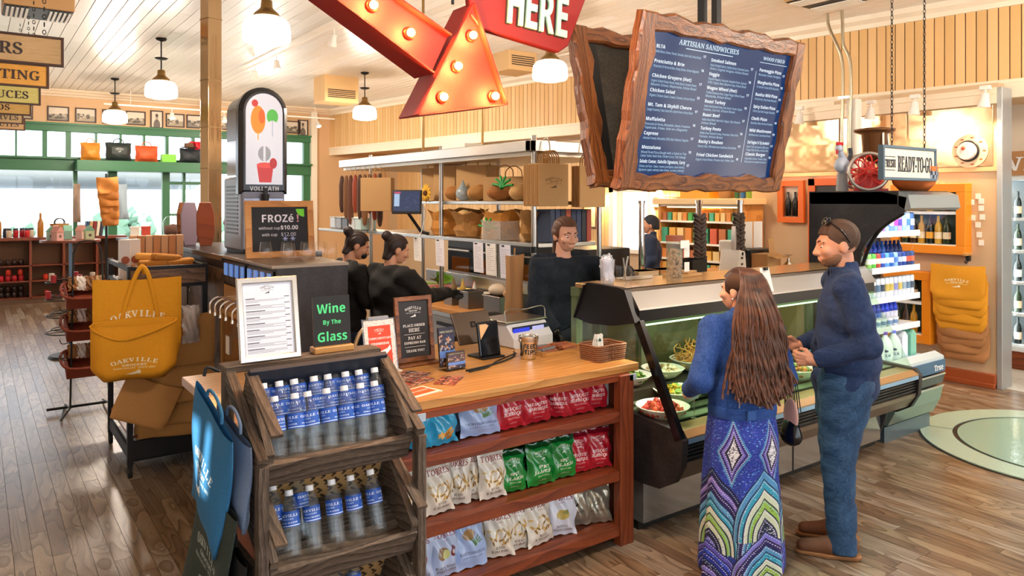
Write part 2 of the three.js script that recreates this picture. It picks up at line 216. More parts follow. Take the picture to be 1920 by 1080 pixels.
// service wall on the far side of the counters, boarded soffit above it
const SX = (z) => 6.78 + (z - ZB) * 0.1313, SA = Math.atan(0.1313);
const wallRight = struct('wall_right');
{
  const tanB = ['#e0b67c', '#dab074', '#e4bc84'].map((c) => mat(c, 0.5)), X = 8.28;
  part('wall_face', [bb(X, X + 0.14, 0, 1.1, -7.9, -3.22), bb(X, X + 0.14, 2.02, 3.05, ZB, -3.22), bb(X, X + 0.14, 0, 2.02, ZB, -8.68), bb(X, X + 0.14, 0, 1.1, -8.68, -7.9), bb(X, X + 0.14, 1.1, 2.02, -7.9, -3.22)], mat('#cdb08c', 0.55), wallRight);
  const sg = bx(0.016, 0.9, 0.091, 0, 3.5, 0, 0.004), n = 143, L = 1.00858;
  part('soffit_back', [bx(0.1, 1.05, 20.1, 0, 3.5, 10.05)], mat('#6b5034', 0.7), wallRight, [SX(ZB) + 0.06, 0, ZB], SA);
  for (let i = 0; i < n; i++) { const s = 0.05 + i * 0.1, o = part('bead_board', sg, tanB[(i * 7) % 3], wallRight); o.position.set(SX(ZB) + sin(SA) * s, 0, ZB + cos(SA) * s); o.rotation.y = SA; }
  part('soffit_trim', [bx(0.06, 0.17, 20.1, 0, 3.0, 10.05, 0.008), bx(0.09, 0.035, 20.1, 0, 3.085, 10.05)], mat('#ecdcc2', 0.4), wallRight, [SX(ZB) - 0.01, 0, ZB], SA);
  part('crown_moulding', [ex([[0, 0], [-0.03, 0], [-0.04, 0.05], [-0.09, 0.09], [-0.1, 0.15], [0, 0.15]], 20.1).translate(0, 3.85, 0)], mat('#efe2cc', 0.4), wallRight, [SX(ZB), 0, ZB], SA);
  part('soffit_underside', [ex([[SX(ZB) + 0.03, -ZB], [8.42, -ZB], [8.42, 3.9], [10.2, 3.9], [10.2, -3.2], [SX(3.2) + 0.03, -3.2]], 0.04).rotateX(-PI / 2).translate(0, 3.0, 0)], mat('#e8c79a', 0.5), wallRight);
  part('wall_moulding', [bb(X - 0.03, X, 2.84, 3.0, ZB, -3.22, 0.006), bb(X - 0.05, X, 2.94, 3.0, ZB, -3.22)], mat('#efdcc0', 0.4), wallRight);
  for (const [a, b] of [[-5.62, -4.9], [-4.88, -4.11], [-4.09, -3.26]]) part('steel_panel', [bb(X - 0.016, X - 0.004, 2.22, 2.83, a, b, 0.003)], M.copperSteel, wallRight);
  part('wall_rail', [bb(X - 0.02, X, 2.17, 2.215, -5.7, -3.22)], mat('#e0b483', 0.45), wallRight);
  for (let z = -16.2; z < -6.5; z += 0.14) if (z < -8.85 || z > -7.8) part('wall_board', [bb(X - 0.012, X, 1.1, 2.84, z, z + 0.132)], tanB[Math.floor(abs(z * 10)) % 3], wallRight);
  part('wall_end_post', [bb(X - 0.03, X + 0.2, 0, 3.0, -3.22, -3.17, 0.005)], mat('#b9bec0', 0.35, 0.6), wallRight);
}
struct('baseboard_right', [bb(8.22, 8.28, 0, 0.14, -5.4, -3.22, 0.01), bb(8.2, 8.28, 0, 0.05, -5.4, -3.22, 0.008)], mat('#9c4a22', 0.4));
struct('wall_nook', [bb(9.95, 10.1, 0, 3.05, -4.0, 3.3), bb(8.42, 10.1, 0, 3.05, -4.0, -3.86)], M.cream);
{ const w3 = struct('window_3'); part('frame', [bb(8.2, 8.28, 2.0, 2.08, -8.76, -7.82), bb(8.2, 8.28, 1.06, 1.12, -8.76, -7.82), bb(8.2, 8.28, 1.06, 2.08, -8.76, -8.66), bb(8.2, 8.28, 1.06, 2.08, -7.92, -7.82), bb(8.22, 8.28, 1.1, 2.02, -8.5, -8.46)], M.trimWhite, w3); part('pane', [bb(8.34, 8.345, 1.1, 2.02, -8.68, -7.9)], M.glass, w3); }
// round glass panel let into the floor
{
  const g = thing('glass_floor_panel', 'round frosted glass panel let into the plank floor with dark joints', 'floor glass', [6.75, 0, -2.1]);
  const frost = dataTex(256, 256, (u, v) => { const n = 110 + (noise(u * 60, v * 60, 60) - 0.5) * 160; return [n, n, n]; }, false);
  const ring = mat('#a9c0ad', 0.16, 0, { bumpMap: rep(frost, 2, 2), bumpScale: 0.002, specularIntensity: 1 }), disc = mat('#8fae9c', 0.06, 0, { bumpMap: rep(frost, 3, 3), bumpScale: 0.0006 });
  for (let k = 0; k < 4; k++) { const p = []; const a0 = k * PI / 2 + 0.35, a1 = a0 + PI / 2 - 0.02; for (let i = 0; i <= 16; i++) { const a = lerp(a0, a1, i / 16); p.push([cos(a) * 1.03, sin(a) * 1.03]); } for (let i = 16; i >= 0; i--) { const a = lerp(a0, a1, i / 16); p.push([cos(a) * 0.8, sin(a) * 0.8]); } part('glass_ring', [ex(p, 0.012).rotateX(-PI / 2)], ring, g); }
  part('glass_disc', [cy(0.765, 0.765, 0.012, 0, 0.006, 0, 64)], disc, g);
  part('joint', [cy(0.8, 0.8, 0.006, 0, 0.003, 0, 64), cy(1.045, 1.045, 0.005, 0, 0.0025, 0, 64)], M.black, g);
}

// ---------- counters and cases ----------
const wps = (name, geo, m, pt) => { const g = mg(geo), p = pt.parent.position; g.translate(-p.x, -p.y, -p.z); return part(name, g, m, pt); };
const wp = (name, geo, m, parent, label) => { const g = mg(geo); g.translate(-parent.position.x, -parent.position.y, -parent.position.z); return part(name, g, m, parent, undefined, undefined, label); };
// order counter with chip shelves
const counter = thing('order_counter', 'reddish wood order counter with a butcher block top and open snack shelves', 'counter', [1.96, 0, -3.55]);
wp('countertop', [uvm(bb(0.87, 3.03, 0.925, 0.97, -4.12, -2.99, 0.005), 0.9, 0.22, 0)], M.oak, counter);
wp('end_panel', [uvm(bb(0.96, 1.0, 0, 0.925, -4.1, -2.96, 0.003), 0.8, 0.3, 1), uvm(bb(0.945, 0.97, 0, 0.1, -4.1, -2.96), 0.8, 0.3, 2)], M.redwood, counter);
wp('end_panel', [uvm(bb(2.92, 2.96, 0.03, 0.925, -4.05, -3.0, 0.003), 0.8, 0.3, 1)], M.redwood, counter);
wp('corner_post', [uvm(bb(2.845, 2.945, 0, 0.925, -3.0, -2.945, 0.004), 0.8, 0.25, 1, 0.3)], M.redwood, counter);
wp('corner_post', [uvm(bb(0.96, 1.06, 0, 0.925, -3.0, -2.945, 0.004), 0.8, 0.25, 1)], M.redwood, counter);
wp('top_rail', [uvm(bb(1.05, 2.86, 0.895, 0.925, -3.0, -2.96), 0.8, 0.25, 0)], M.redwood, counter);
wp('back_panel', [bb(1.0, 2.92, 0.03, 0.92, -3.42, -3.4)], mat('#3a1d10', 0.6), counter);
wp('rear_body', [bb(1.0, 2.92, 0.08, 0.92, -4.08, -3.44)], mat('#6d3317', 0.55), counter);
[0.73, 0.41, 0.11].forEach((y, i) => { wp('shelf', [uvm(bb(1.0, 2.92, y - 0.03, y - 0.005, -3.4, -2.99), 0.8, 0.3, 0, i * 0.3)], M.redwood, counter); wp('shelf_lip', [uvm(bb(1.05, 2.85, y - 0.055, y, -2.99, -2.955, 0.003), 0.8, 0.3, 0, i * 0.4)], M.redwood, counter); });
for (const x of [1.08, 2.9]) { const g = []; g.push(bb(x - 0.012, x + 0.012, 0.1, 0.9, -3.12, -3.112)); wp('shelf_standard', g, M.plasticWhite, counter); }
for (const [x, w] of [[1.62, 0.05], [2.94, 0.05]]) wp('price_tag', [bb(x - w / 2, x + w / 2, 0.89, 0.925, -2.952, -2.945)], mat('#aebfd2', 0.4), counter);

// deli case ------------------------------------------------
const deli = thing('deli_case', 'long glass fronted deli case with black ends and steel base', 'deli case', [4.3, 0, -3.2]);
const DX0 = 3.045, DX1 = 5.63, yz = (pts, x0, x1) => ex(pts.map(([z, y]) => [-z, y]), x1 - x0).rotateY(PI / 2).translate(x0, 0, 0);   // profile in (z, y) swept along x
wp('base', [bb(DX0 + 0.03, DX1, 0.05, 0.31, -3.7, -3.0)], mat('#a9a6a2', 0.32, 0.75, { roughnessMap: noiseBump }), deli);
wp('kick_plate', [bb(DX0 + 0.03, DX1, 0, 0.05, -3.65, -3.04)], M.black, deli);
for (const x of [3.75, 4.5, 5.2]) wp('base_seam', [bb(x, x + 0.006, 0.05, 0.31, -3.0, -2.995)], M.darkSteel, deli);
const bump = [[-3.62, 0.29], [-3.0, 0.29], [-2.85, 0.3], [-2.75, 0.36], [-2.695, 0.46], [-2.685, 0.6], [-2.72, 0.645], [-3.62, 0.7]];
wp('end_cap', [yz(bump, DX0, DX0 + 0.045)], M.speckBlack, deli); wp('end_cap', [yz(bump, DX1 - 0.045, DX1)], M.speckBlack, deli);
wp('front_bumper', [yz([[-2.9, 0.31], [-2.77, 0.36], [-2.715, 0.44], [-2.71, 0.47], [-2.9, 0.47]], DX0 + 0.045, DX1 - 0.045)], mat('#7d6f60', 0.4, 0.5), deli);
wp('vent_grille', [yz([[-2.9, 0.47], [-2.725, 0.47], [-2.715, 0.57], [-2.9, 0.57]], DX0 + 0.045, DX1 - 0.045), ...[0.49, 0.51, 0.53, 0.55].map((y) => bb(DX0 + 0.05, DX1 - 0.05, y, y + 0.008, -2.722, -2.708))], M.black, deli);
wp('front_ledge', [yz([[-2.85, 0.57], [-2.7, 0.575], [-2.69, 0.61], [-2.73, 0.635], [-2.85, 0.635]], DX0 + 0.045, DX1 - 0.045)], mat('#b08a5c', 0.35, 0.4), deli);
wp('front_strip', [bb(DX0 + 0.05, DX1 - 0.05, 0.577, 0.603, -2.698, -2.688)], mat('#8fb6d8', 0.25, 0.3), deli);
wp('deck', [yz([[-2.76, 0.6], [-2.76, 0.61], [-3.52, 0.69], [-3.52, 0.6]], DX0 + 0.045, DX1 - 0.045)], mat('#59604c', 0.4, 0.5), deli);
for (let k = 0; k < 7; k++) { const z = -2.82 - k * 0.1; wp('deck_slat', [bb(DX0 + 0.05, DX1 - 0.05, 0.615 - (z + 2.76) * 0.105 + 0, 0.622 - (z + 2.76) * 0.105, z - 0.035, z + 0.035)], mat('#8d9a7c', 0.35, 0.6), deli); }
wp('display_step', [bb(DX0 + 0.06, DX1 - 0.06, 0.66, 0.73, -3.5, -3.22)], mat('#2d2a20', 0.4), deli);
wp('top_deck', [bb(DX0, DX1 + 0.02, 1.335, 1.365, -3.56, -3.12, 0.006)], mat('#c9a573', 0.22, 0.6), deli);
wp('canopy_fascia', [yz([[-3.1, 1.35], [-3.125, 1.365], [-3.16, 1.365], [-3.1, 1.25], [-3.03, 1.25], [-3.035, 1.26]], DX0 + 0.03, DX1)], mat('#8d8884', 0.42, 0.9), deli);
wp('canopy_underside', [yz([[-3.03, 1.25], [-3.03, 1.18], [-3.1, 1.17], [-3.3, 1.24], [-3.5, 1.335], [-3.14, 1.335]], DX0 + 0.03, DX1 - 0.03)], M.black, deli);
const tubeGlow = mat('#e9f3d2', 0.4, 0, { emissive: '#e6ffd0', emissiveIntensity: 2.2 });
wp('light_tube', [rod([DX0 + 0.06, 1.163, -3.06], [DX1 - 0.06, 1.163, -3.06], 0.011, 8)], tubeGlow, deli);
wp('tube_housing', [bb(DX0 + 0.05, DX1 - 0.05, 1.172, 1.184, -3.1, -3.02)], mat('#4d7046', 0.4, 0.3), deli);
wp('front_glass', [yz([[-2.735, 0.64], [-3.03, 1.175], [-3.035, 1.172], [-2.741, 0.64]], DX0 + 0.04, DX1 - 0.04)], mat('#e6f4ea', 0.02, 0, { transmission: 1, thickness: 0, ior: 1.35, specularIntensity: 0.5 }), deli);
wp('end_glass', [yz([[-2.76, 0.66], [-3.04, 1.17], [-3.52, 1.12], [-3.55, 0.7]], DX0 + 0.012, DX0 + 0.016)], M.glass, deli);
wp('end_pillar', [bar([DX0 + 0.015, 0.6, -2.715], [DX0 + 0.015, 1.19, -3.02], 0.035, 0.05), bar([DX0 + 0.04, 0.6, -2.74], [DX0 + 0.04, 1.19, -3.045], 0.03, 0.02)], M.blackGloss, deli);
wp('end_panel', [yz([[-3.02, 1.185], [-3.1, 1.36], [-3.16, 1.372], [-3.43, 1.378], [-3.455, 1.36], [-3.55, 1.15], [-3.4, 1.13], [-3.2, 1.145]], DX0 - 0.012, DX0 + 0.03)], mat('#1a1f2c', 0.42, 0, { map: rep(speckle('#22283a', 26), 3, 3) }), deli);
wp('end_trim', [bar([DX0 - 0.012, 1.185, -3.015], [DX0 - 0.012, 1.362, -3.1], 0.03, 0.012)], M.darkSteel, deli); wp('end_trim', [bar([DX0 - 0.012, 1.15, -3.55], [DX0 - 0.012, 1.36, -3.455], 0.015, 0.01)], M.darkSteel, deli);
wp('rear_frame', [bb(DX0, DX1, 0.69, 0.74, -3.6, -3.54), bb(DX0, DX1, 1.28, 1.335, -3.6, -3.52), ...[3.05, 3.62, 4.25, 4.9, 5.56].map((x) => bb(x, x + 0.05, 0.7, 1.33, -3.6, -3.55))], mat('#6e8060', 0.35, 0.5), deli);
for (const [a, b] of [[3.1, 3.62], [3.67, 4.25], [4.3, 4.9], [4.95, 5.56]]) wp('rear_door', [bb(a, b, 0.74, 1.28, -3.58, -3.576)], M.tintGlass, deli);
area(deli, new THREE.Color(1, 1, 0.84), 42, 2.5, 0.04, [0, 1.148, 0.14], [4.3, 0, -3.15]);
// drinks cooler --------------------------------------------
const cool = thing('drinks_cooler', 'open front drinks cooler with curved black side and white shelves', 'cooler', [6.03, 0, -3.3]);
const CX0 = 5.66, CX1 = 6.41, side = () => { const s = [[-3.6, 0.05], [-3.03, 0.05], [-2.97, 0.2], [-2.9, 0.45], [-2.9, 0.6], [-2.97, 0.64], [-3.1, 0.72], [-3.17, 0.85]]; for (let i = 0; i <= 8; i++) { const a = i / 8; s.push([lerp(-3.2, -2.93, a * a * a) + 0, lerp(1.0, 1.72, Math.pow(a, 0.75))]); } s.push([-2.82, 1.79], [-2.8, 1.9], [-3.0, 1.945], [-3.6, 1.95]); return s; };
wp('side_panel', [yz(side(), CX0 - 0.03, CX0)], mat('#ffffff', 0.42, 0, { map: rep(speckle('#20232a', 24), 2, 2) }), cool);
wp('side_panel', [yz(side(), CX1, CX1 + 0.025)], M.glass, cool);
wp('edge_trim', [tu([[CX0 - 0.015, 0.72, -3.095], [CX0 - 0.015, 0.95, -3.185], [CX0 - 0.015, 1.2, -3.185], [CX0 - 0.015, 1.5, -3.1], [CX0 - 0.015, 1.66, -3.0], [CX0 - 0.015, 1.78, -2.83]], 0.014, 6, 24)], M.blackGloss, cool);
wp('back_liner', [bb(CX0, CX1, 0.6, 1.9, -3.6, -3.56)], mat('#cfe4f5', 0.3), cool);
wp('canopy', [bb(CX0 - 0.03, CX1 + 0.02, 1.84, 1.95, -3.6, -2.86, 0.008)], M.black, cool); wp('canopy_front', [yz([[-2.86, 1.945], [-2.79, 1.92], [-2.77, 1.82], [-2.8, 1.8], [-2.86, 1.84]], CX0 - 0.03, CX1 + 0.02)], mat('#9fb0bd', 0.25, 0.8), cool);
wp('light_strip', [bb(CX0 + 0.03, CX1 - 0.03, 1.815, 1.838, -2.95, -2.9)], mat('#e6f2ff', 0.4, 0, { emissive: '#e4f1ff', emissiveIntensity: 2.5 }), cool);
area(cool, new THREE.Color(0.86, 0.95, 1), 18, 0.68, 0.08, [0, 1.81, 0.36], [6.03, 0.6, -3.35]);
for (const y of [1.62, 1.335, 1.1, 0.86]) { wp('shelf', [bb(CX0, CX1, y - 0.018, y, -3.56, -3.09)], mat('#dfe9ef', 0.35), cool); wp('price_rail', [bb(CX0, CX1, y - 0.035, y + 0.012, -3.09, -3.078)], M.plasticWhite, cool); }
wp('well_floor', [bb(CX0, CX1, 0.56, 0.6, -3.56, -2.98)], mat('#b9d3e6', 0.35), cool);
wp('front_rail', [yz([[-2.99, 0.585], [-2.9, 0.585], [-2.9, 0.61], [-2.97, 0.64], [-2.99, 0.63]], CX0 - 0.03, CX1 + 0.025)], mat('#cfe0e6', 0.25, 0.3), cool);
wp('front_panel', [yz([[-3.2, 0.47], [-2.89, 0.49], [-2.888, 0.585], [-3.2, 0.585]], CX0 - 0.03, CX1 + 0.025)], mat('#3f6f95', 0.25, 0.4), cool);
wp('front_band', [yz([[-3.2, 0.37], [-2.91, 0.39], [-2.89, 0.47], [-3.2, 0.47]], CX0 - 0.03, CX1 + 0.025)], mat('#4a5250', 0.4), cool);
wp('lower_panel', [yz([[-3.2, 0.12], [-2.985, 0.14], [-2.93, 0.25], [-2.905, 0.37], [-3.2, 0.37]], CX0 + 0.05, CX1 + 0.025)], mat('#8fa398', 0.3, 0.5), cool);
wp('toe_plate', [bb(CX0 + 0.05, CX1 + 0.02, 0, 0.12, -3.5, -3.01)], mat('#6b7f8a', 0.3, 0.6), cool);
wp('trim_line', [bb(CX0 - 0.02, CX1 + 0.025, 0.465, 0.477, -2.895, -2.885), bb(CX0 - 0.02, CX1 + 0.025, 0.362, 0.376, -2.908, -2.898)], mat('#c6cec8', 0.3, 0.7), cool);
wp('maker_plate', [tx('True', 0.045, 0.003, serif).rotateX(-0.02).translate(6.32, 0.53, -2.888)], M.plasticWhite, cool);
// wine dispensers -------------------------------------------
const labelTex = cv(256, 96, (g) => { fillR(g, '#3a2a22', 0, 0, 256, 96); for (let i = 0; i < 4; i++) { fillR(g, '#7fa8e6', 14 + i * 62, 12, 40, 52); fillR(g, '#c9d9f2', 18 + i * 62, 20, 32, 4); fillR(g, '#5a83c8', 18 + i * 62, 32, 30, 3); for (let k = 0; k < 6; k++) fillR(g, '#b9a07c', 15 + i * 62 + k * 7, 68 + (k % 2) * 6, 3, 12); } });
const disp0 = [];
for (const [z0, z1, lb] of [[-4.77, -4.25, 'black wine dispenser with tan doors, nearest the order counter'], [-5.3, -4.79, 'black wine dispenser with tan doors, next to the frozen drink machine']]) {
  const d = thing('wine_dispenser', lb, 'wine dispenser', [1.61, 0, (z0 + z1) / 2]); disp0.push(d);
  wp('cabinet', [bb(1.4, 1.84, 0, 1.49, z0, z1, 0.006)], M.speckBlack, d);
  wp('top_panel', [bb(1.375, 1.845, 1.485, 1.505, z0, z1, 0.004)], mat('#8c7c6a', 0.35, 0.3), d);
  wp('label_strip', [new THREE.PlaneGeometry(z1 - z0 - 0.03, 0.15).rotateY(-PI / 2).translate(1.388, 1.395, (z0 + z1) / 2)], mat('#ffffff', 0.3, 0, { map: labelTex }), d);
  for (let k = 0; k < 4; k++) { const z = z0 + 0.065 + k * 0.128; wp('label_screen', [bb(1.38, 1.386, 1.375, 1.455, z - 0.03, z + 0.03)], mat('#7fa8e8', 0.2, 0, { emissive: '#6c9be8', emissiveIntensity: 0.35 }), d); wp('spout', [tu([[1.39, 1.22, z], [1.33, 1.225, z], [1.29, 1.2, z], [1.285, 1.14, z]], 0.008, 8, 12), cy(0.012, 0.01, 0.02, 1.285, 1.135, z, 10)], M.chrome, d); const wb = wp('wine_bottle', [la([[0, 0], [0.036, 0.002], [0.037, 0.18], [0.03, 0.22], [0.014, 0.25], [0.013, 0.3], [0, 0.3]], 12).translate(1.46, 0.8, z)], mat('#1c241c', 0.1), d); wps('bottle_label', [cy(0.0375, 0.0375, 0.09, 1.46, 0.9, z, 12)], M.paper, wb); }
  wp('splash_panel', [bb(1.384, 1.392, 1.14, 1.31, z0 + 0.02, z1 - 0.02)], mat('#c58b3d', 0.25, 0.3), d);
  wp('door', [bb(1.37, 1.376, 0.74, 1.13, z0 + 0.02, z1 - 0.02)], mat('#e6c48a', 0.05, 0, { transmission: 0.85, thickness: 0 }), d);
  wp('door_frame', [bb(1.366, 1.38, 1.115, 1.145, z0 + 0.01, z1 - 0.01), bb(1.366, 1.38, 0.72, 0.75, z0 + 0.01, z1 - 0.01), bb(1.366, 1.38, 0.72, 1.14, z0 + 0.006, z0 + 0.02), bb(1.366, 1.38, 0.72, 1.14, z1 - 0.02, z1 - 0.006)], mat('#c99a58', 0.35, 0.3), d);
  wp('amber_back_panel', [bb(1.392, 1.4, 0.76, 1.12, z0 + 0.02, z1 - 0.02)], mat('#b87c2e', 0.5), d);  // plain amber coloured panel behind the bottles
  wp('door_notice', [bb(1.364, 1.367, 0.86, 0.98, z0 + 0.14, z0 + 0.22)], M.paper, d);
}
// prep line ---------------------------------------------------
const prep = thing('prep_table', 'refrigerated prep table with a long wooden cutting board edge', 'prep table', [3.95, 0, -6.2]);
wp('cabinet', [bb(3.6, 4.45, 0.1, 0.86, -7.7, -4.95, 0.01)], M.steel, prep);
for (let k = 0; k < 4; k++) { const z = -7.65 + k * 0.68; const cd = wp('cabinet_door', [bb(3.585, 3.6, 0.16, 0.78, z, z + 0.64, 0.004)], mat('#a8a39a', 0.35, 0.8), prep); wps('door_handle', [bb(3.57, 3.585, 0.7, 0.73, z + 0.1, z + 0.5)], M.darkSteel, cd); }
wp('cutting_board', [uvm(bb(3.46, 3.86, 0.86, 0.9, -7.7, -4.98, 0.006), 0.9, 0.25, 2)], M.pine, prep);
wp('pan_rail', [bb(3.87, 4.45, 0.86, 0.93, -7.7, -4.95, 0.01)], M.steel, prep);
wp('raised_rail', [bb(4.3, 4.45, 0.93, 1.08, -7.7, -4.95, 0.01)], M.steel, prep);
for (let k = 0; k < 6; k++) { const z = -7.4 + k * 0.4; wp('food_pan', [bb(3.92, 4.26, 0.931, 0.944, z - 0.16, z + 0.16, 0.004)], mat('#8f8577', 0.3, 0.9), prep); wp('pan_food', [bb(3.95, 4.23, 0.94, 0.955, z - 0.13, z + 0.13, 0.012)], mat(['#8a9a3a', '#b23a22', '#e0c16a', '#d9d0b8', '#6f8a34', '#a0522d'][k], 0.7), prep); }
wp('leg', [bb(3.63, 3.69, 0, 0.1, -7.6, -7.54)], M.steel, prep); wp('leg', [bb(3.63, 3.69, 0, 0.1, -5.06, -5)], M.steel, prep); wp('leg', [bb(4.36, 4.42, 0, 0.1, -7.6, -7.54)], M.steel, prep); wp('leg', [bb(4.36, 4.42, 0, 0.1, -5.06, -5)], M.steel, prep);
const rackS = thing('overhead_steel_shelving', 'stainless shelving above the prep table carrying paper bags and bread', 'shelving', [4.0, 0, -6.1]);
for (const [x, z] of [[3.66, -4.78], [4.4, -4.82], [3.72, -6.35], [4.4, -6.35], [3.72, -7.95], [4.4, -7.95]]) wp('post', [rod([x, 0, z], [x, 2.4, z], 0.022, 12)], M.steel, rackS);
wp('shelf', [bb(3.68, 4.3, 1.495, 1.53, -7.95, -4.75, 0.005)], M.steel, rackS); wp('shelf', [bb(3.72, 4.3, 1.84, 1.87, -7.0, -4.75, 0.005)], M.steel, rackS); wp('shelf', [bb(3.5, 3.95, 1.5, 1.53, -9.0, -7.96, 0.005)], M.steel, rackS);
wp('top_rail', [bb(3.6, 3.66, 2.27, 2.36, -8.6, -4.75, 0.006)], M.steel, rackS); wp('top_rail', [bb(3.6, 4.75, 2.27, 2.36, -4.82, -4.75, 0.006)], M.steel, rackS); wp('top_shelf', [bb(3.66, 4.75, 2.24, 2.27, -8.6, -4.82)], mat('#cfc3b1', 0.35, 0.7), rackS);
wp('hanging_rod', [rod([3.6, 4.0, -6.5], [3.6, 2.36, -6.5], 0.014, 8), rod([4.3, 4.0, -6.5], [4.3, 2.27, -6.5], 0.014, 8)], M.brass, rackS);
wp('clamp', [cy(0.03, 0.03, 0.05, 3.66, 1.4, -4.78, 12), cy(0.03, 0.03, 0.05, 3.66, 1.48, -4.78, 12)], M.darkSteel, rackS);
// back counter behind the deli case
const bc = thing('rear_service_counter', 'wood topped service counter running behind the deli case', 'counter', [5.0, 0, -4.75]);
wp('cabinet', [bb(4.7, 6.9, 0, 1.12, -5.05, -4.55, 0.01)], mat('#9c7c52', 0.45), bc); wp('countertop', [uvm(bb(4.66, 6.95, 1.12, 1.17, -5.15, -4.5, 0.008), 0.8, 0.3, 0)], M.pine, bc); wp('edge_strip', [bb(4.66, 6.95, 1.11, 1.13, -4.5, -4.48)], M.redwood, bc);
for (const x of [5.05, 5.85, 6.5]) wp('guard_post', [rod([x, 1.17, -4.95], [x, 1.85, -4.95], 0.028, 12), cy(0.036, 0.036, 0.03, x, 1.86, -4.95, 12), cy(0.05, 0.045, 0.02, x, 1.18, -4.95, 12)], M.chrome, bc);

// ---------- water rack ----------
const rack = thing('water_bottle_rack', 'weathered wood rack of tilted crates filled with water bottles', 'display rack', [1.07, 0, -2.7]);
{
  const W = (g, o = 0, ax = 1) => uvm(g, 0.7, 0.25, ax, o);
  for (const [x, k] of [[0.775, 0], [1.365, 1]]) {
    wp('front_post', [W(bb(x - 0.018, x + 0.018, 0, 1.0, -2.52, -2.47, 0.004), k)], M.barn, rack); wp('rear_post', [W(bb(x - 0.018, x + 0.018, 0, 1.25, -2.93, -2.88, 0.004), k + 0.4)], M.barn, rack);
    wp('side_rail', [W(bar([x, 1.235, -2.9], [x, 1.0, -2.49], 0.034, 0.05), k, 2)], M.barn, rack);
    wp('side_board', [W(bb(x - 0.01, x + 0.01, 0.02, 0.16, -2.9, -2.5), k, 2)], M.barn, rack); wp('side_board', [W(bb(x - 0.01, x + 0.01, 0.5, 0.64, -2.9, -2.5), k + 0.2, 2)], M.barn, rack);
  }
  wp('top_bar', [W(bb(0.755, 1.385, 1.235, 1.262, -2.96, -2.86, 0.005), 0.2, 0)], M.barn, rack);
  const al = 0.49, ca = cos(al), sa = sin(al);
  // crate frame: floor rises to the back by al; local (s along the floor from front, n normal) -> (y, z)
  const tiers = [[0.965, -2.57], [0.62, -2.53], [0.27, -2.49]];
  tiers.forEach(([y0, z0], ti) => {
    const P = (s, n) => [y0 + s * sa + n * ca, z0 - s * ca + n * sa];
    const slab = (x0, x1, s0, s1, n0, n1, o, ax = 0) => { const g = bb(x0, x1, n0, n1, -s1, -s0, 0.003); return W(g.rotateX(al).translate(0, y0, z0), o, ax); };
    const c = (nm, g, m = M.barn) => wp(nm, [g], m, rack);
    c('crate_floor', slab(0.8, 1.34, -0.02, 0.3, -0.02, -0.002, ti)); c('crate_front', slab(0.795, 1.345, -0.045, -0.022, -0.05, 0.05, ti + 0.3));
    c('crate_back', slab(0.8, 1.34, 0.262, 0.285, 0, 0.2, ti + 0.6), ti === 0 ? mat('#1b2230', 0.6) : M.barn);
    for (const x of [0.795, 1.318]) wp('crate_side', [uvm(ex([[0.045, -0.02], [-0.285, -0.02], [-0.285, 0.17], [0.03, 0.085]].map(([a, b]) => [-a, b]), 0.026).rotateY(PI / 2).translate(x, 0, 0).rotateX(al).translate(0, y0, z0), 0.7, 0.25, 2, ti + x)], M.barn, rack);
    c('crate_rim', slab(0.79, 0.832, -0.045, 0.29, 0.17, 0.185, 0.1, 2)); c('crate_rim', slab(1.31, 1.352, -0.045, 0.29, 0.17, 0.185, 0.7, 2));
    if (ti) { const t = cv(256, 128, (g, w, h) => { fillR(g, '#b98f58', 0, 0, w, h); g.strokeStyle = '#3d2a18'; g.lineWidth = 5; for (let i = -2; i < 14; i++) for (let j = 0; j < 7; j++) { g.beginPath(); const x = i * 22 + (j % 2) * 11, y = j * 20; g.moveTo(x, y); g.lineTo(x + 10, y + 9); g.lineTo(x + 4, y + 14); g.stroke(); } }); wp('lining_paper', [new THREE.PlaneGeometry(0.48, 0.24).translate(1.07, 0.12, -0.258).rotateX(al).translate(0, y0, z0)], mat('#ffffff', 0.8, 0, { map: t }), rack); }
  });
  // bottles
  const lab = cv(256, 96, (g, w, h) => { fillR(g, '#1f56b8', 0, 0, w, h); for (let k = 0; k < 2; k++) { txt(g, 'OAKVILLE', 64 + k * 128, 26, 'bold 22px serif', '#f2f5fb'); txt(g, 'GROCERY', 64 + k * 128, 46, 'bold 13px serif', '#cfe0ff'); txt(g, 'SPRING WATER', 64 + k * 128, 68, 'bold 13px serif', '#f2f5fb'); } fillR(g, '#cfe0ff', 0, 84, w, 6); });
  const mB = mat('#f2f8fb', 0.06, 0, { transmission: 0.95, thickness: 0, ior: 1.4 }), mL = mat('#ffffff', 0.4, 0, { map: lab }), mC = mat('#f6f7f8', 0.4);
  const b0 = thing('water_bottle', 'clear water bottle with a blue label in the front row of the top crate', 'water bottle', [0, -5, 0], 0, 'water bottles in the top crate');
  const prof = [[0, 0.002], [0.02, 0], [0.0265, 0.006]]; for (let i = 0; i < 9; i++) prof.push([i % 2 ? 0.0255 : 0.0272, 0.012 + i * 0.0085]); prof.push([0.0272, 0.09], [0.0272, 0.138], [0.025, 0.152], [0.018, 0.168], [0.012, 0.178], [0.0115, 0.186]);
  part('body', la(prof, 14), mB, b0); part('label', new THREE.CylinderGeometry(0.0279, 0.0279, 0.046, 16, 1, true).translate(0, 0.114, 0), mL, b0); part('cap', cy(0.0138, 0.0132, 0.017, 0, 0.191, 0, 12), mC, b0);
  let first = true;
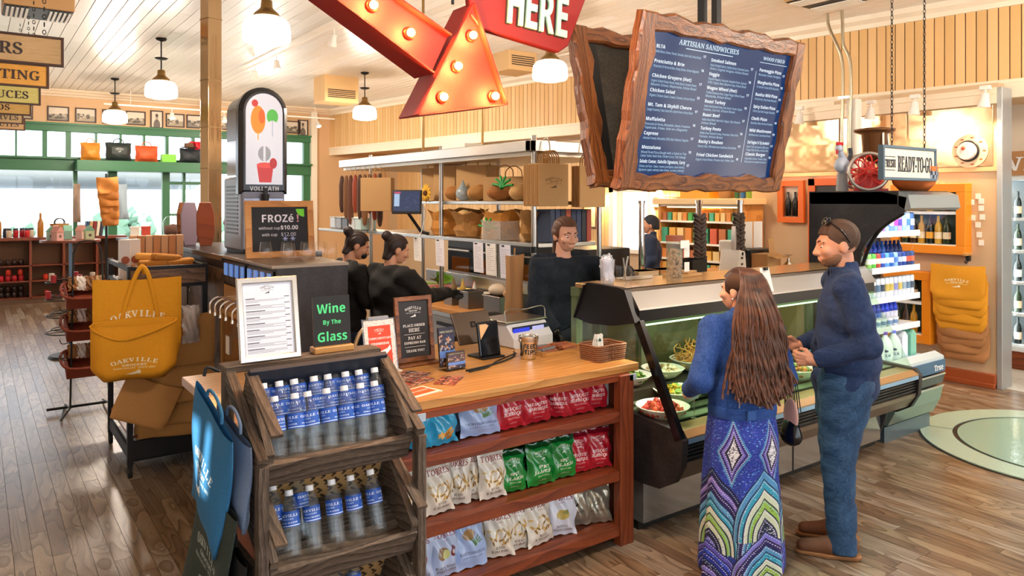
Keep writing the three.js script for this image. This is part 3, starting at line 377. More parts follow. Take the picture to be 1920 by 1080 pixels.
  const put = (ti, x, s, lb, gp, tilt = 0) => { const [y0, z0] = tiers[ti]; const o = first ? b0 : dup(b0, [0, 0, 0], 0, lb, gp); first = false; o.position.set(x, y0 + s * sa + 0.001 * ca, z0 - s * ca + 0.001 * sa); o.scale.set(1.08, 1.12, 1.08); o.rotation.set(-0.3 + tilt, R(0, 6), R(-0.05, 0.05), 'XYZ'); };
  for (let i = 0; i < 7; i++) put(0, 0.865 + i * 0.064, 0.01); for (let i = 0; i < 8; i++) put(0, 0.84 + i * 0.063, 0.085, 'clear water bottle with a blue label in the middle row of the top crate'); for (let i = 0; i < 7; i++) put(0, 0.865 + i * 0.064, 0.16, 'clear water bottle with a blue label in the rear row of the top crate');
  for (const [x, s] of [[0.86, 0.07], [0.905, 0.03], [0.965, 0.1], [0.985, 0.032], [1.07, 0.035], [1.15, 0.035], [1.235, 0.04]]) put(1, x, s, 'clear water bottle with a blue label in the half empty lower crate', 'water bottles in the lower crate');
  for (const [x, s] of [[1.1, 0.09], [1.16, 0.12], [1.05, 0.16]]) put(2, x, s, 'clear water bottle with a blue label in the bottom crate', 'water bottles in the bottom crate');
}
// tote bags on the rack's side
function tote(w, h, o = {}) {   // soft bag hanging from y = 0 downwards in the x-y plane
  const { gus = 0.16, wav = 0.02, thick = 0.03, seedv = 1, nx = 14, ny = 16, skew = 0 } = o, pos = [], uv = [], idx = [], N = (nx + 1) * (ny + 1);
  for (let f = 0; f < 2; f++) for (let j = 0; j <= ny; j++) for (let i = 0; i <= nx; i++) {
    const u = i / nx, v = j / ny, edge = Math.min(1, Math.min(u, 1 - u) * 8) * Math.min(1, (1 - v) * 7 + 0.05), cut = v > 0.78 ? (v - 0.78) / 0.22 * gus : 0;
    const bulge = (f ? -1 : 1) * thick * (0.25 + 0.75 * Math.sqrt(edge)) * (0.5 + 0.7 * v), fold = wav * (sin(u * 9 + seedv + v * 3) * 0.5 + sin(u * 4 - v * 5 + seedv * 2)) * (0.3 + v);
    pos.push((u - 0.5) * w * (1 - cut) + skew * v, -v * h + sin(u * PI) * 0.012 * (v < 0.1 ? -1 : 0), bulge + fold); uv.push(u, 1 - v);
  }
  for (let f = 0; f < 2; f++) for (let j = 0; j < ny; j++) for (let i = 0; i < nx; i++) { const a = f * N + j * (nx + 1) + i, b = a + 1, c = a + nx + 1, d = c + 1; f ? idx.push(a, b, c, b, d, c) : idx.push(a, c, b, b, c, d); }
  for (let j = 0; j < ny; j++) for (const i of [0, nx]) { const a = j * (nx + 1) + i, c = a + nx + 1; i ? idx.push(a, c, a + N, c, c + N, a + N) : idx.push(a, a + N, c, c, a + N, c + N); }
  for (let i = 0; i < nx; i++) { const a = ny * (nx + 1) + i; idx.push(a, a + N, a + 1, a + 1, a + N, a + 1 + N); }
  const g = new THREE.BufferGeometry(); g.setAttribute('position', new THREE.Float32BufferAttribute(pos, 3)); g.setAttribute('uv', new THREE.Float32BufferAttribute(uv, 2)); g.setIndex(idx); g.computeVertexNormals(); return g;
}
const toteTex = (bg, fg, y = 0.4, s = 24) => cv(256, 256, (g, w, h) => { fillR(g, bg, 0, 0, w, h); for (let i = 0; i < 900; i++) { g.fillStyle = i % 2 ? 'rgba(0,0,0,0.05)' : 'rgba(255,255,255,0.05)'; g.fillRect(rnd() * w, rnd() * h, 3, 3); } brand(g, w, h, w / 2, h * y, s, fg); });
const clothM = (t, b = 5) => mat('#ffffff', 0.85, 0, { map: t, bumpMap: rep(weaveBump, b, b), bumpScale: 0.0006, side: THREE.DoubleSide });
const handle = (w, h, r = 0.006) => tu([[-w, 0, 0], [-w * 0.9, h * 0.6, 0], [-w * 0.3, h, 0], [w * 0.3, h, 0], [w * 0.9, h * 0.6, 0], [w, 0, 0]], r, 6, 24);
{
  const mBlue = clothM(toteTex('#2a6f9e', '#f4f4f0', 0.42, 24)), mGrn = clothM(toteTex('#2f3a34', '#b9c2b9', 0.45, 24));
  const hang = (nm, lb, m, y, z, w, h, x, tilt, skew, gp, sv) => { const t = thing(nm, lb, 'tote bag', [x, y, z], -PI / 2 + tilt, gp); t.rotation.order = 'YXZ'; t.rotation.z = skew > 0.12 ? -0.36 : -0.2; part('bag_body', tote(w, h, { skew: skew * 0.4, seedv: sv, wav: 0.012, thick: 0.022, gus: 0.1 }), m, t); part('handle', handle(w * 0.22, 0.05), m, t); return t; };
  hang('tote_bag', 'blue cloth tote bag hooked on the side of the water rack', mBlue, 1.16, -2.68, 0.38, 0.44, 0.67, 0.06, 0.13, undefined, 1);
  hang('tote_bag', 'dark green cloth tote bag hanging below the blue one on the water rack', mGrn, 0.9, -2.68, 0.38, 0.54, 0.68, 0.08, 0.13, undefined, 3);
  hang('tote_bag', 'black cloth tote bag tucked behind the dark green one', clothM(toteTex('#17191a', '#2a2a2a', 0.4, 20)), 0.72, -2.7, 0.42, 0.5, 0.72, 0.05, 0.1, undefined, 5);
  hang('tote_bag', 'grey blue cloth tote bag against the rack post behind the blue one', clothM(toteTex('#6c7f9c', '#8b9bb5', 0.4, 20)), 1.1, -2.68, 0.36, 0.3, 0.735, 0.02, 0.1, undefined, 7);
  const hk = part('hook', [tu([[0.735, 1.25, -2.86], [0.69, 1.27, -2.86], [0.68, 1.24, -2.86]], 0.006, 6)], M.iron, rack); hk.position.set(-1.07, 0, 2.7);
}
// ---------- bags of snacks ----------
function chipGeo(w, h, d, sv) {
  const nx = 12, ny = 16, pos = [], uv = [], idx = [], N = (nx + 1) * (ny + 1);
  for (let f = 0; f < 2; f++) for (let j = 0; j <= ny; j++) for (let i = 0; i <= nx; i++) {
    const u = i / nx * 2 - 1, v = j / ny, e = Math.pow(1 - abs(u) ** 2.6, 0.7), vv = clamp((v - 0.06) / 0.86), s = Math.pow(Math.max(0, sin(vv * PI)), 0.42), taper = 1 - 0.05 * s;
    const wr = 0.008 * sin(u * 7 + sv + v * 9) + 0.006 * sin(u * 13 - v * 14 + sv * 3), seal = v > 0.92 || v < 0.04;
    pos.push(u * w / 2 * (seal ? 1 : taper) + 0.004 * sin(v * 11 + sv), v * h + (seal ? 0.004 * sin(u * 9 + sv) : 0), (f ? -1 : 1) * (d / 2 * e * s * (1.15 - 0.35 * v) + 0.0015) + (seal ? 0.004 * sin(u * 6 + sv) : wr * s * (f ? 0.4 : 1))); uv.push(f ? 0.5 - u / 2 : u / 2 + 0.5, v);
  }
  for (let f = 0; f < 2; f++) for (let j = 0; j < ny; j++) for (let i = 0; i < nx; i++) { const a = f * N + j * (nx + 1) + i, b = a + 1, c = a + nx + 1, e = c + 1; f ? idx.push(a, c, b, b, c, e) : idx.push(a, b, c, b, e, c); }
  const g = new THREE.BufferGeometry(); g.setAttribute('position', new THREE.Float32BufferAttribute(pos, 3)); g.setAttribute('uv', new THREE.Float32BufferAttribute(uv, 2)); g.setIndex(idx); g.computeVertexNormals(); return g;
}
{
  const foil = (t, r = 0.22) => mat('#ffffff', r, 0, { map: t, clearcoat: 0.7, clearcoatRoughness: 0.12 });
  const own = (bg, band, a, b) => cv(256, 320, (g, w, h) => { fillR(g, bg, 0, 0, w, h); fillR(g, band, 0, 0, w, 40); brand(g, w, h, w / 2, 66, 21, '#fbe9e4'); txt(g, a, w / 2, 178, 'bold 32px serif', '#fff3ee'); txt(g, b, w / 2, 214, 'bold 32px serif', '#fff3ee'); txt(g, 'POTATO CHIPS', w / 2, 246, '15px serif', '#ffdcd2'); txt(g, 'NET WT 2 OZ', w / 2, 282, '12px serif', '#ffdcd2'); });
  const torres = (bg, l1, l2, food) => cv(256, 320, (g, w, h) => { fillR(g, bg, 0, 0, w, h); txt(g, 'TORRES', w / 2, 66, 'bold 50px serif', '#8e1f2b'); txt(g, 'SELECTA', w / 2, 98, '13px serif', '#8e1f2b'); food(g, w, h); txt(g, l1, w / 2, 258, 'bold 23px serif', '#4a4236'); txt(g, l2, w / 2, 284, 'bold 23px serif', '#4a4236'); });
  const beans = (g, w) => { for (let i = 0; i < 46; i++) { g.save(); g.translate(20 + rnd() * (w - 40), 140 + rnd() * 92); g.rotate(rnd() * 3); blob(g, ['#c59a4e', '#e0bf78', '#8f6a2c', '#f0e4c4'][i % 4], 0, 0, 20, 6); g.restore(); } for (let i = 0; i < 5; i++) blob(g, '#fbf6ea', 60 + rnd() * 140, 150 + rnd() * 70, 9, 12); };
  const truf = (g) => { blob(g, '#8a6a45', 84, 176, 46, 38); blob(g, '#d7d98c', 110, 182, 28, 28); blob(g, '#7a2f3a', 176, 170, 34, 30); blob(g, '#efe2d8', 184, 176, 14, 12); };
  const herb = (g) => { blob(g, '#a8804c', 120, 130, 50, 32); g.strokeStyle = '#4f7f46'; g.lineWidth = 6; for (let i = 0; i < 9; i++) { g.beginPath(); g.moveTo(150, 200); g.lineTo(120 + i * 12, 140 + (i % 3) * 14); g.stroke(); } };
  const chips = (g) => { for (let i = 0; i < 10; i++) blob(g, ['#d59a45', '#e8b868', '#b9762c'][i % 3], 60 + rnd() * 130, 200 + rnd() * 70, 30, 14, rnd() * 3); };
  const K = {
    red: [foil(own('#c11e30', '#7d0f20', 'MESQUITE', 'BARBEQUE')), 'red foil bag of barbecue chips'], green: [foil(own('#0f8a34', '#0a4a20', 'SPICY', 'JALAPEÑO')), 'green foil bag of spicy chips'],
    bean: [foil(torres('#e9e2d2', 'BEANS', '& PEA BARS', beans), 0.35), 'cream bag of bean snacks with dark red lettering'], truffle: [foil(torres('#b8c9ea', 'BLACK TRUFFLE', 'POTATO CHIPS', truf), 0.3), 'pale blue bag of truffle chips'],
    herb: [foil(cv(256, 320, (g, w, h) => { fillR(g, '#a9c1ec', 0, 0, w, h); herb(g); txt(g, 'MEDITERRANEAN', w / 2, 236, 'bold 22px serif', '#2f3f66'); txt(g, 'HERBS POTATO CHIPS', w / 2, 260, '15px serif', '#2f3f66'); }), 0.3), 'pale blue bag of herb chips'],
    cyan: [foil(cv(256, 320, (g, w, h) => { fillR(g, '#2aa8d6', 0, 0, w, h); txt(g, 'CHIPS', w / 2, 70, 'italic bold 48px serif', '#0d3f66'); chips(g); })), 'bright blue bag with a picture of golden chips'],
    white: [foil(torres('#dfe2ee', 'IBERICO', 'POTATO CHIPS', (g) => { blob(g, '#c9b25a', 128, 178, 52, 34); blob(g, '#8f8a3a', 150, 160, 26, 16); }), 0.3), 'white bag of potato chips with dark red lettering'],
    silver: [mat('#c9c5ba', 0.24, 0.55, { map: cv(256, 320, (g, w, h) => { fillR(g, '#d8d4c8', 0, 0, w, h); brand(g, w, h, w / 2, 110, 20, '#4c4a44'); txt(g, 'SEA SALT', w / 2, 210, 'bold 24px serif', '#5a5a52'); }), clearcoat: 0.6 }), 'silver grey foil snack bag'],
  };
  const G = {}; const geo = (w, h, v) => G[[w, h, v]] ??= chipGeo(w, h, 0.07, v * 2.1 + 0.3);
  const row = (y, where, list) => list.forEach(([x, w, kind, z = -3.06, h = 0.2, turn = 0, lean = -0.16], i) => {
    const [m, lb] = K[kind], o = one('chip_bag', z < -3.15 ? `${lb} at the back of the ${where}` : `${lb} on the ${where} of the counter`, 'chip bag', geo(Math.round(w * 50) / 50, h, i % 3), m, [x, y + 0.002, z], turn, `${kind} snack bags, ${where}`);
    o.rotation.set(lean, turn, R(-0.05, 0.05), 'YXZ');
  });
  row(0.73, 'top shelf', [[1.66, 0.14, 'cyan', -3.06, 0.19, -0.3], [1.80, 0.16, 'cyan', -3.05, 0.18, 0.1], [1.9, 0.16, 'herb', -3.18, 0.2], [2.01, 0.21, 'herb', -3.06, 0.22, -0.1], [2.2, 0.18, 'red', -3.06, 0.22, 0.05], [2.37, 0.17, 'red', -3.07, 0.21, -0.1], [2.52, 0.14, 'red', -3.08, 0.21, -0.5], [2.65, 0.17, 'red', -3.06, 0.22, -0.2], [2.79, 0.16, 'red', -3.09, 0.21, -0.25], [2.28, 0.17, 'red', -3.22, 0.22], [2.58, 0.17, 'red', -3.24, 0.22], [2.74, 0.16, 'red', -3.25, 0.21]]);
  row(0.41, 'middle shelf', [[1.64, 0.15, 'bean', -3.06, 0.23], [1.78, 0.15, 'bean', -3.05, 0.24, 0.08], [1.9, 0.13, 'bean', -3.09, 0.24, -0.4], [1.98, 0.12, 'bean', -3.1, 0.24, -0.5], [2.08, 0.16, 'bean', -3.05, 0.24], [2.21, 0.16, 'green', -3.06, 0.2, -0.1], [2.29, 0.16, 'green', -3.14, 0.21], [2.38, 0.18, 'green', -3.05, 0.21, 0.05], [2.54, 0.16, 'green', -3.06, 0.21, -0.15], [2.66, 0.14, 'red', -3.07, 0.21, -0.3], [2.79, 0.16, 'red', -3.06, 0.21, -0.2], [1.7, 0.16, 'truffle', -3.2, 0.25], [1.88, 0.16, 'truffle', -3.22, 0.26], [2.05, 0.16, 'truffle', -3.22, 0.26], [2.24, 0.17, 'green', -3.26, 0.23], [2.42, 0.17, 'green', -3.24, 0.24], [2.56, 0.17, 'green', -3.24, 0.24], [2.72, 0.17, 'red', -3.24, 0.24]]);
  row(0.11, 'bottom shelf', [[1.65, 0.15, 'truffle', -3.04, 0.24, -0.3], [1.8, 0.16, 'truffle', -3.04, 0.24, 0.1], [1.95, 0.18, 'herb', -3.04, 0.25, -0.1, -0.3], [2.03, 0.13, 'bean', -3.13, 0.24, -0.6], [2.12, 0.15, 'bean', -3.05, 0.24, -0.3], [2.23, 0.17, 'bean', -3.06, 0.24], [2.37, 0.18, 'bean', -3.04, 0.25, 0.1], [2.52, 0.17, 'white', -3.06, 0.24, -0.3], [2.66, 0.17, 'silver', -3.1, 0.22, -0.4], [2.78, 0.16, 'silver', -3.06, 0.2, -0.5], [2.48, 0.16, 'truffle', -3.2, 0.25], [2.62, 0.16, 'truffle', -3.22, 0.25], [2.74, 0.14, 'truffle', -3.22, 0.25], [2.14, 0.17, 'truffle', -3.24, 0.25]]);
}
// ---------- things on the counter ----------
const frameGeo = (w, h, b, d) => ex([[-w / 2, 0], [w / 2, 0], [w / 2, h], [-w / 2, h]], d, 0.003, [[[-w / 2 + b, b], [-w / 2 + b, h - b], [w / 2 - b, h - b], [w / 2 - b, b]]]);
function standSign(nm, lb, w, h, b, frameM, tex, pos, turn, lean = -0.2, rough = 0.5, strut = true) {
  const t = thing(nm, lb, 'sign', pos, turn), R0 = (g) => g.rotateX(lean);
  if (b) part('frame', R0(frameGeo(w, h, b, 0.018)), frameM, t);
  part('face', R0(plane(w - 2 * b + 0.004, h - 2 * b + 0.004, 0, h / 2, b ? 0.008 : 0.0125)), mat('#ffffff', rough, 0, { map: tex }), t);
  part('backing', R0(bx(w - b, h - b, 0.008, 0, h / 2, 0.003)), M.dark, t);
  if (strut) part('easel_strut', bar([0, h * 0.6 * cos(lean), h * 0.6 * sin(lean)], [0, 0.004, h * 0.6 * sin(lean) - 0.09], 0.03, 0.006), M.dark, t);
  return t;
}
standSign('menu_frame', 'silver framed wine list standing on top of the water rack', 0.235, 0.32, 0.022, mat('#c9c3ba', 0.25, 0.85), cv(384, 512, (g, w, h) => { fillR(g, '#e6e9f4', 0, 0, w, h); brand(g, w, h, w / 2, 28, 18, '#333'); for (let i = 0; i < 9; i++) { const y = 108 + i * 44; fillR(g, '#3b3b44', 24, y, 70 + (i * 37) % 80, 6); fillR(g, '#3b3b44', 318, y - 4, 40, 5); for (let k = 0; k < 3; k++) fillR(g, '#8d8f9c', 24, y + 11 + k * 8, 300 - k * 50 * ((i + k) % 3), 3); } }), [0.93, 1.262, -2.885], 0, -0.18);
{ const t = standSign('chalkboard_sign', 'small black chalkboard in green lettering on the water rack', 0.155, 0.21, 0, null, cv(256, 340, (g, w, h) => { fillR(g, '#191b1c', 0, 0, w, h); txt(g, 'Wine', w / 2, 82, 'bold 82px sans-serif', '#4fe08c'); txt(g, 'By The', w / 2, 168, 'bold 40px sans-serif', '#4fe08c'); txt(g, 'Glass', w / 2, 262, 'bold 82px sans-serif', '#4fe08c'); }), [1.19, 1.275, -2.915], 0, -0.1, 0.7, false); part('stand', bx(0.17, 0.026, 0.06, 0, 0, 0.005, 0.005), M.oak, t); }
{ const t = thing('flyer_stand', 'clear stand holding an orange and white flyer on the counter', 'flyer', [1.76, 0.97, -3.62], 0); const f = cv(256, 384, (g, w, h) => { fillR(g, '#f1e6df', 0, 0, w, h); for (let i = 0; i < 260; i++) blob(g, '#d99a92', rnd() * w, rnd() * h, 4, 3); fillR(g, '#e0451f', 32, 44, w - 64, h - 84); brand(g, w, h, w / 2, 70, 14, '#fff'); txt(g, 'COMPLIMENTARY', w / 2, 140, 'bold 21px serif', '#fff'); txt(g, 'STEERBRIDGE', w / 2, 182, 'bold 24px sans-serif', '#fff'); g.fillStyle = '#fff'; g.beginPath(); g.moveTo(90, 300); g.lineTo(130, 240); g.lineTo(190, 220); g.lineTo(210, 196); g.lineTo(216, 230); g.lineTo(180, 262); g.lineTo(160, 300); g.lineTo(130, 278); g.lineTo(110, 312); g.fill(); }); part('flyer', plane(0.175, 0.265, 0, 0.14, 0.003).rotateX(-0.2), mat('#ffffff', 0.5, 0, { map: f }), t); part('holder', bx(0.19, 0.28, 0.004, 0, 0.14, 0).rotateX(-0.2), mat('#f4f6f8', 0.05, 0, { transmission: 0.9, thickness: 0 }), t); part('holder_foot', bx(0.19, 0.005, 0.09, 0, 0.0025, 0.0), mat('#e8ecee', 0.1), t); part('rear_clip', bx(0.12, 0.02, 0.02, 0.0, 0.276, -0.058, 0.004), mat('#9aa0a8', 0.3), t); }
standSign('order_chalkboard', 'wood framed chalkboard with order directions on the counter', 0.235, 0.36, 0.026, M.walnut, cv(256, 400, (g, w, h) => { fillR(g, '#1d1a1b', 0, 0, w, h); brand(g, w, h, w / 2, 50, 24, '#e8e6e2'); txt(g, 'PLACE ORDER', w / 2, 176, 'bold 26px serif', '#e8e6e2'); txt(g, 'HERE', w / 2, 210, 'bold 34px serif', '#e8e6e2'); fillR(g, '#cfcac2', 40, 236, 176, 3); txt(g, 'PAY AT', w / 2, 264, 'bold 30px serif', '#e8e6e2'); txt(g, 'ESPRESSO BAR', w / 2, 298, 'bold 24px serif', '#e8e6e2'); fillR(g, '#cfcac2', 40, 324, 176, 3); txt(g, 'THANK YOU!', w / 2, 354, 'bold 24px serif', '#e8e6e2'); }), [1.99, 0.985, -3.68], 0, -0.13);
one('sign_base', 'flat wooden easel base under the framed order chalkboard', 'base', [uvm(bx(0.26, 0.015, 0.13, 0, 0.0075, 0, 0.004), 0.5, 0.2, 0)], M.walnut, [1.99, 0.97, -3.68], 0);
{ const t = thing('brochure_holder', 'clear plastic holder with stacked dark brochures on the counter', 'brochures', [2.09, 0.97, -3.45], 0.05); const ft = (k) => cv(128, 200, (g, w, h) => { fillR(g, k ? '#3b2f33' : '#241f33', 0, 0, w, h); for (let i = 0; i < 60; i++) blob(g, ['#6b4a3a', '#8f9fb0', '#b98a6a', '#2d3a66'][i % 4], rnd() * w, 40 + rnd() * 150, 10, 6, rnd() * 3); fillR(g, '#5f8ad6', 0, 120, w, 34); txt(g, 'NAPA VALLEY', w / 2, 22, 'bold 15px serif', '#c8d0a0'); }); part('tall_brochure', bx(0.1, 0.21, 0.012, -0.01, 0.12, -0.03).rotateX(-0.12), M.black, t); part('tall_cover', plane(0.1, 0.21, -0.01, 0.12, -0.023).rotateX(-0.12), mat('#ffffff', 0.3, 0, { map: ft(0) }), t); part('short_brochure', bx(0.11, 0.09, 0.02, 0.01, 0.05, 0.02).rotateX(-0.1), M.black, t); part('short_cover', plane(0.11, 0.09, 0.01, 0.05, 0.0305).rotateX(-0.1), mat('#ffffff', 0.3, 0, { map: ft(1) }), t); part('clear_shell', [bx(0.13, 0.1, 0.003, 0.0, 0.05, 0.042), bx(0.13, 0.004, 0.09, 0, 0.002, 0), bx(0.003, 0.1, 0.09, -0.066, 0.05, 0), bx(0.003, 0.1, 0.09, 0.066, 0.05, 0)], M.glass, t); }
{ const t = thing('tablet_register', 'tablet register seen from behind on a black swivel stand', 'register', [2.42, 0.97, -3.63], 0.05);
  part('tablet_back', [bx(0.27, 0.2, 0.014, 0, 0.19, -0.03, 0.012).rotateX(-0.5)], mat('#4b3a2c', 0.3, 0.3), t); part('stand', [bx(0.15, 0.2, 0.02, 0, 0.1, 0.05, 0.02).rotateX(-0.18)], M.blackGloss, t); part('stand_window', [ex([[-0.065, 0.1], [0.0, 0.175], [-0.02, 0.185], [-0.065, 0.185]], 0.004).translate(0, 0, 0.062).rotateX(-0.18)], mat('#d9b080', 0.3), t); part('base_foot', [bx(0.16, 0.012, 0.16, 0, 0.006, 0.01, 0.005)], M.black, t); part('logo_mark', [frameGeo(0.034, 0.034, 0.007, 0.003).translate(0, 0.19, -0.022).rotateX(-0.5)], M.black, t); part('screen', [plane(0.25, 0.18, 0, 0.19, 0.0).rotateY(PI).translate(0, 0, -0.04).rotateX(-0.5)], M.screen, t); }
one('power_cable', 'black cable trailing across the counter to the register', 'cable', [tu([[2.12, 0.976, -3.36], [2.3, 0.975, -3.4], [2.42, 0.976, -3.44], [2.55, 0.976, -3.52], [2.62, 0.976, -3.62]], 0.005, 6, 30), tu([[2.12, 0.976, -3.33], [2.25, 0.975, -3.36], [2.4, 0.975, -3.47], [2.6, 0.976, -3.57]], 0.004, 6, 30)], M.rubber);
{ const t = thing('tip_bucket', 'polished steel bucket with black lettering on the counter', 'bucket', [2.585, 0.97, -3.43]); part('pail', la([[0, 0.003], [0.044, 0], [0.046, 0.01], [0.056, 0.125], [0.059, 0.13], [0.056, 0.133], [0.053, 0.125], [0.043, 0.012], [0, 0.012]], 28), M.chrome, t); part('rim_band', cy(0.0575, 0.0585, 0.018, 0, 0.112, 0, 28), M.steel, t); for (const s of [-1, 1]) part('lug', sp(0.009, s * 0.058, 0.11, 0, 8), M.steel, t); const a = -0.62; part('lettering', [tx('FEED', 0.026, 0.002).translate(0, 0.078, 0.0515), tx('TIPS', 0.026, 0.002).translate(0, 0.045, 0.0487)].map((g) => g.rotateY(-a * 0.9 - 1.0)), M.black, t); }
{ const t = thing('counter_scale', 'white digital counter scale with blue displays and wire guard', 'scale', [2.82, 0.97, -3.86], 0.12); part('housing', [ex([[-0.16, 0], [0.16, 0], [0.16, 0.06], [0.09, 0.14], [-0.16, 0.14]].map(([a, b]) => [a, b]), 0.34, 0.01).rotateY(-PI / 2).translate(0.17, 0, 0)], mat('#d8dce2', 0.35), t); part('platter', bx(0.36, 0.014, 0.26, 0, 0.152, -0.04, 0.005), M.steel, t); part('display_left', bx(0.14, 0.035, 0.003, -0.085, 0.1, 0.129, 0).rotateX(-0.0), mat('#2a3ad0', 0.2, 0, { emissive: '#2438d8', emissiveIntensity: 0.5 }), t); part('display_right', bx(0.1, 0.03, 0.003, 0.06, 0.104, 0.128), mat('#b9bff2', 0.2, 0, { emissive: '#a7aef0', emissiveIntensity: 0.4 }), t); part('display_bezel', bx(0.31, 0.052, 0.004, 0, 0.102, 0.124), mat('#1c2240', 0.3), t); part('wire_guard', tu([[-0.17, 0.16, 0.08], [-0.17, 0.22, 0.07], [0, 0.22, 0.07], [0.17, 0.22, 0.07], [0.17, 0.16, 0.08]], 0.004, 6, 30), M.steel, t); }
{ const t = thing('wooden_tray', 'shallow oak tray with rows of wrapped biscotti on the counter', 'tray', [2.835, 0.97, -3.48], 0.02); part('tray_body', [bx(0.33, 0.01, 0.2, 0, 0.005, 0), bx(0.33, 0.03, 0.01, 0, 0.015, 0.1), bx(0.33, 0.03, 0.01, 0, 0.015, -0.1), bx(0.01, 0.03, 0.2, -0.165, 0.015, 0), bx(0.01, 0.03, 0.2, 0.165, 0.015, 0)].map((g) => uvm(g, 0.5, 0.2, 0)), M.oak, t); }
for (let k = 0; k < 14; k++) { const c = k % 7, r = k < 7 ? 0 : 1; one('wrapped_biscotti', 'cellophane wrapped brown biscotti lying in the oak tray', 'biscotti', [bx(0.12, 0.022, 0.022, 0, 0, 0, 0.008).rotateY(R(-0.3, 0.3))], [mat('#6e6a6c', 0.2), mat('#8a4a2a', 0.35), mat('#a85f35', 0.35)][(r + (k % 3 === 0 ? 1 : 0)) % 3], [2.74 + r * 0.15, 0.993 + (c % 2) * 0.012, -3.55 + c * 0.022], 0, 'biscotti in the tray'); }
{ const t = thing('wicker_card_basket', 'brown wicker basket holding white cards at the counter corner', 'basket', [2.93, 0.97, -3.18], 0); const rows = []; const W2 = 0.1, D2 = 0.07; for (let k = 0; k < 8; k++) { const s = 1 + k * 0.012, y = 0.006 + k * 0.0115; rows.push(tu([[-W2 * s, y, -D2 * s], [0, y + (k % 2) * 0.002, -D2 * s], [W2 * s, y, -D2 * s], [W2 * s, y, 0], [W2 * s, y, D2 * s], [0, y + (k % 2) * 0.002, D2 * s], [-W2 * s, y, D2 * s], [-W2 * s, y, 0]], 0.0068, 5, 48, true)); } part('woven_side', rows, M.wickerBrown, t); const st = []; for (let i = -4; i <= 4; i++) for (const s of [-1, 1]) st.push(rod([i * 0.022, 0, s * (D2 + 0.004)], [i * 0.0235, 0.09, s * (D2 + 0.011)], 0.004, 5)); part('stakes', st, mat('#5e3a22', 0.7), t).userData.kind = 'stuff'; part('basket_floor', bx(0.19, 0.006, 0.13, 0, 0.004, 0), M.wickerBrown, t); }
for (let k = 0; k < 5; k++) { const o = one('gift_card', 'white card with a dark green crest standing in the wicker basket', 'card', [bx(0.05, 0.085, 0.001, 0, 0.042, 0), ], mat('#f4f2ee', 0.5, 0, { map: cv(64, 110, (g, w, h) => { fillR(g, '#f5f3ef', 0, 0, w, h); blob(g, '#2b4a3e', w / 2, 44, 22, 18); fillR(g, '#f5f3ef', 10, 50, 44, 8); }) }), [2.89 + k * 0.011, 1.025, -3.2 + (k % 2) * 0.012], 0 + (k - 2) * 0.15, 'cards in the wicker basket'); o.rotation.z = (k - 2) * 0.12; }
{ const m = mat('#ffffff', 0.4, 0, { map: cv(200, 140, (g, w, h) => { fillR(g, '#f2ece4', 0, 0, w, h); fillR(g, '#e8622a', 14, 12, w - 28, h - 36); txt(g, 'ORDER ONLINE', w / 2, 60, 'bold 20px serif', '#fff'); }) }), m2 = mat('#ffffff', 0.35, 0, { map: cv(200, 140, (g, w, h) => { fillR(g, '#6a4030', 0, 0, w, h); for (let i = 0; i < 120; i++) blob(g, ['#b8523a', '#e0b79a', '#3a2a26', '#c98a6a'][i % 4], rnd() * w, rnd() * h, 12, 7, rnd() * 3); }) });
  one('flyer_sheet', 'orange and white flyer lying flat on the counter front edge', 'flyer', bx(0.2, 0.003, 0.14, 0, 0.0015, 0), m, [1.7, 0.97, -3.13], 0.25); one('magazine', 'glossy magazine with food photographs lying on the counter', 'magazine', bx(0.22, 0.012, 0.16, 0, 0.006, 0, 0.003), m2, [1.76, 0.97, -3.33], 0.3); one('catalogue', 'white spined catalogue lying on top of the glossy magazine', 'catalogue', bx(0.2, 0.01, 0.15, 0, 0.005, 0, 0.003), mat('#c9cfe0', 0.4, 0, { map: m2.map }), [1.79, 0.982, -3.38], 0.55); one('postcard', 'pink and brown postcard lying on the counter beside the magazine', 'postcard', bx(0.17, 0.003, 0.11, 0, 0.0015, 0), mat('#ffd9c8', 0.4, 0, { map: m2.map }), [1.94, 0.97, -3.24], 0.75); }

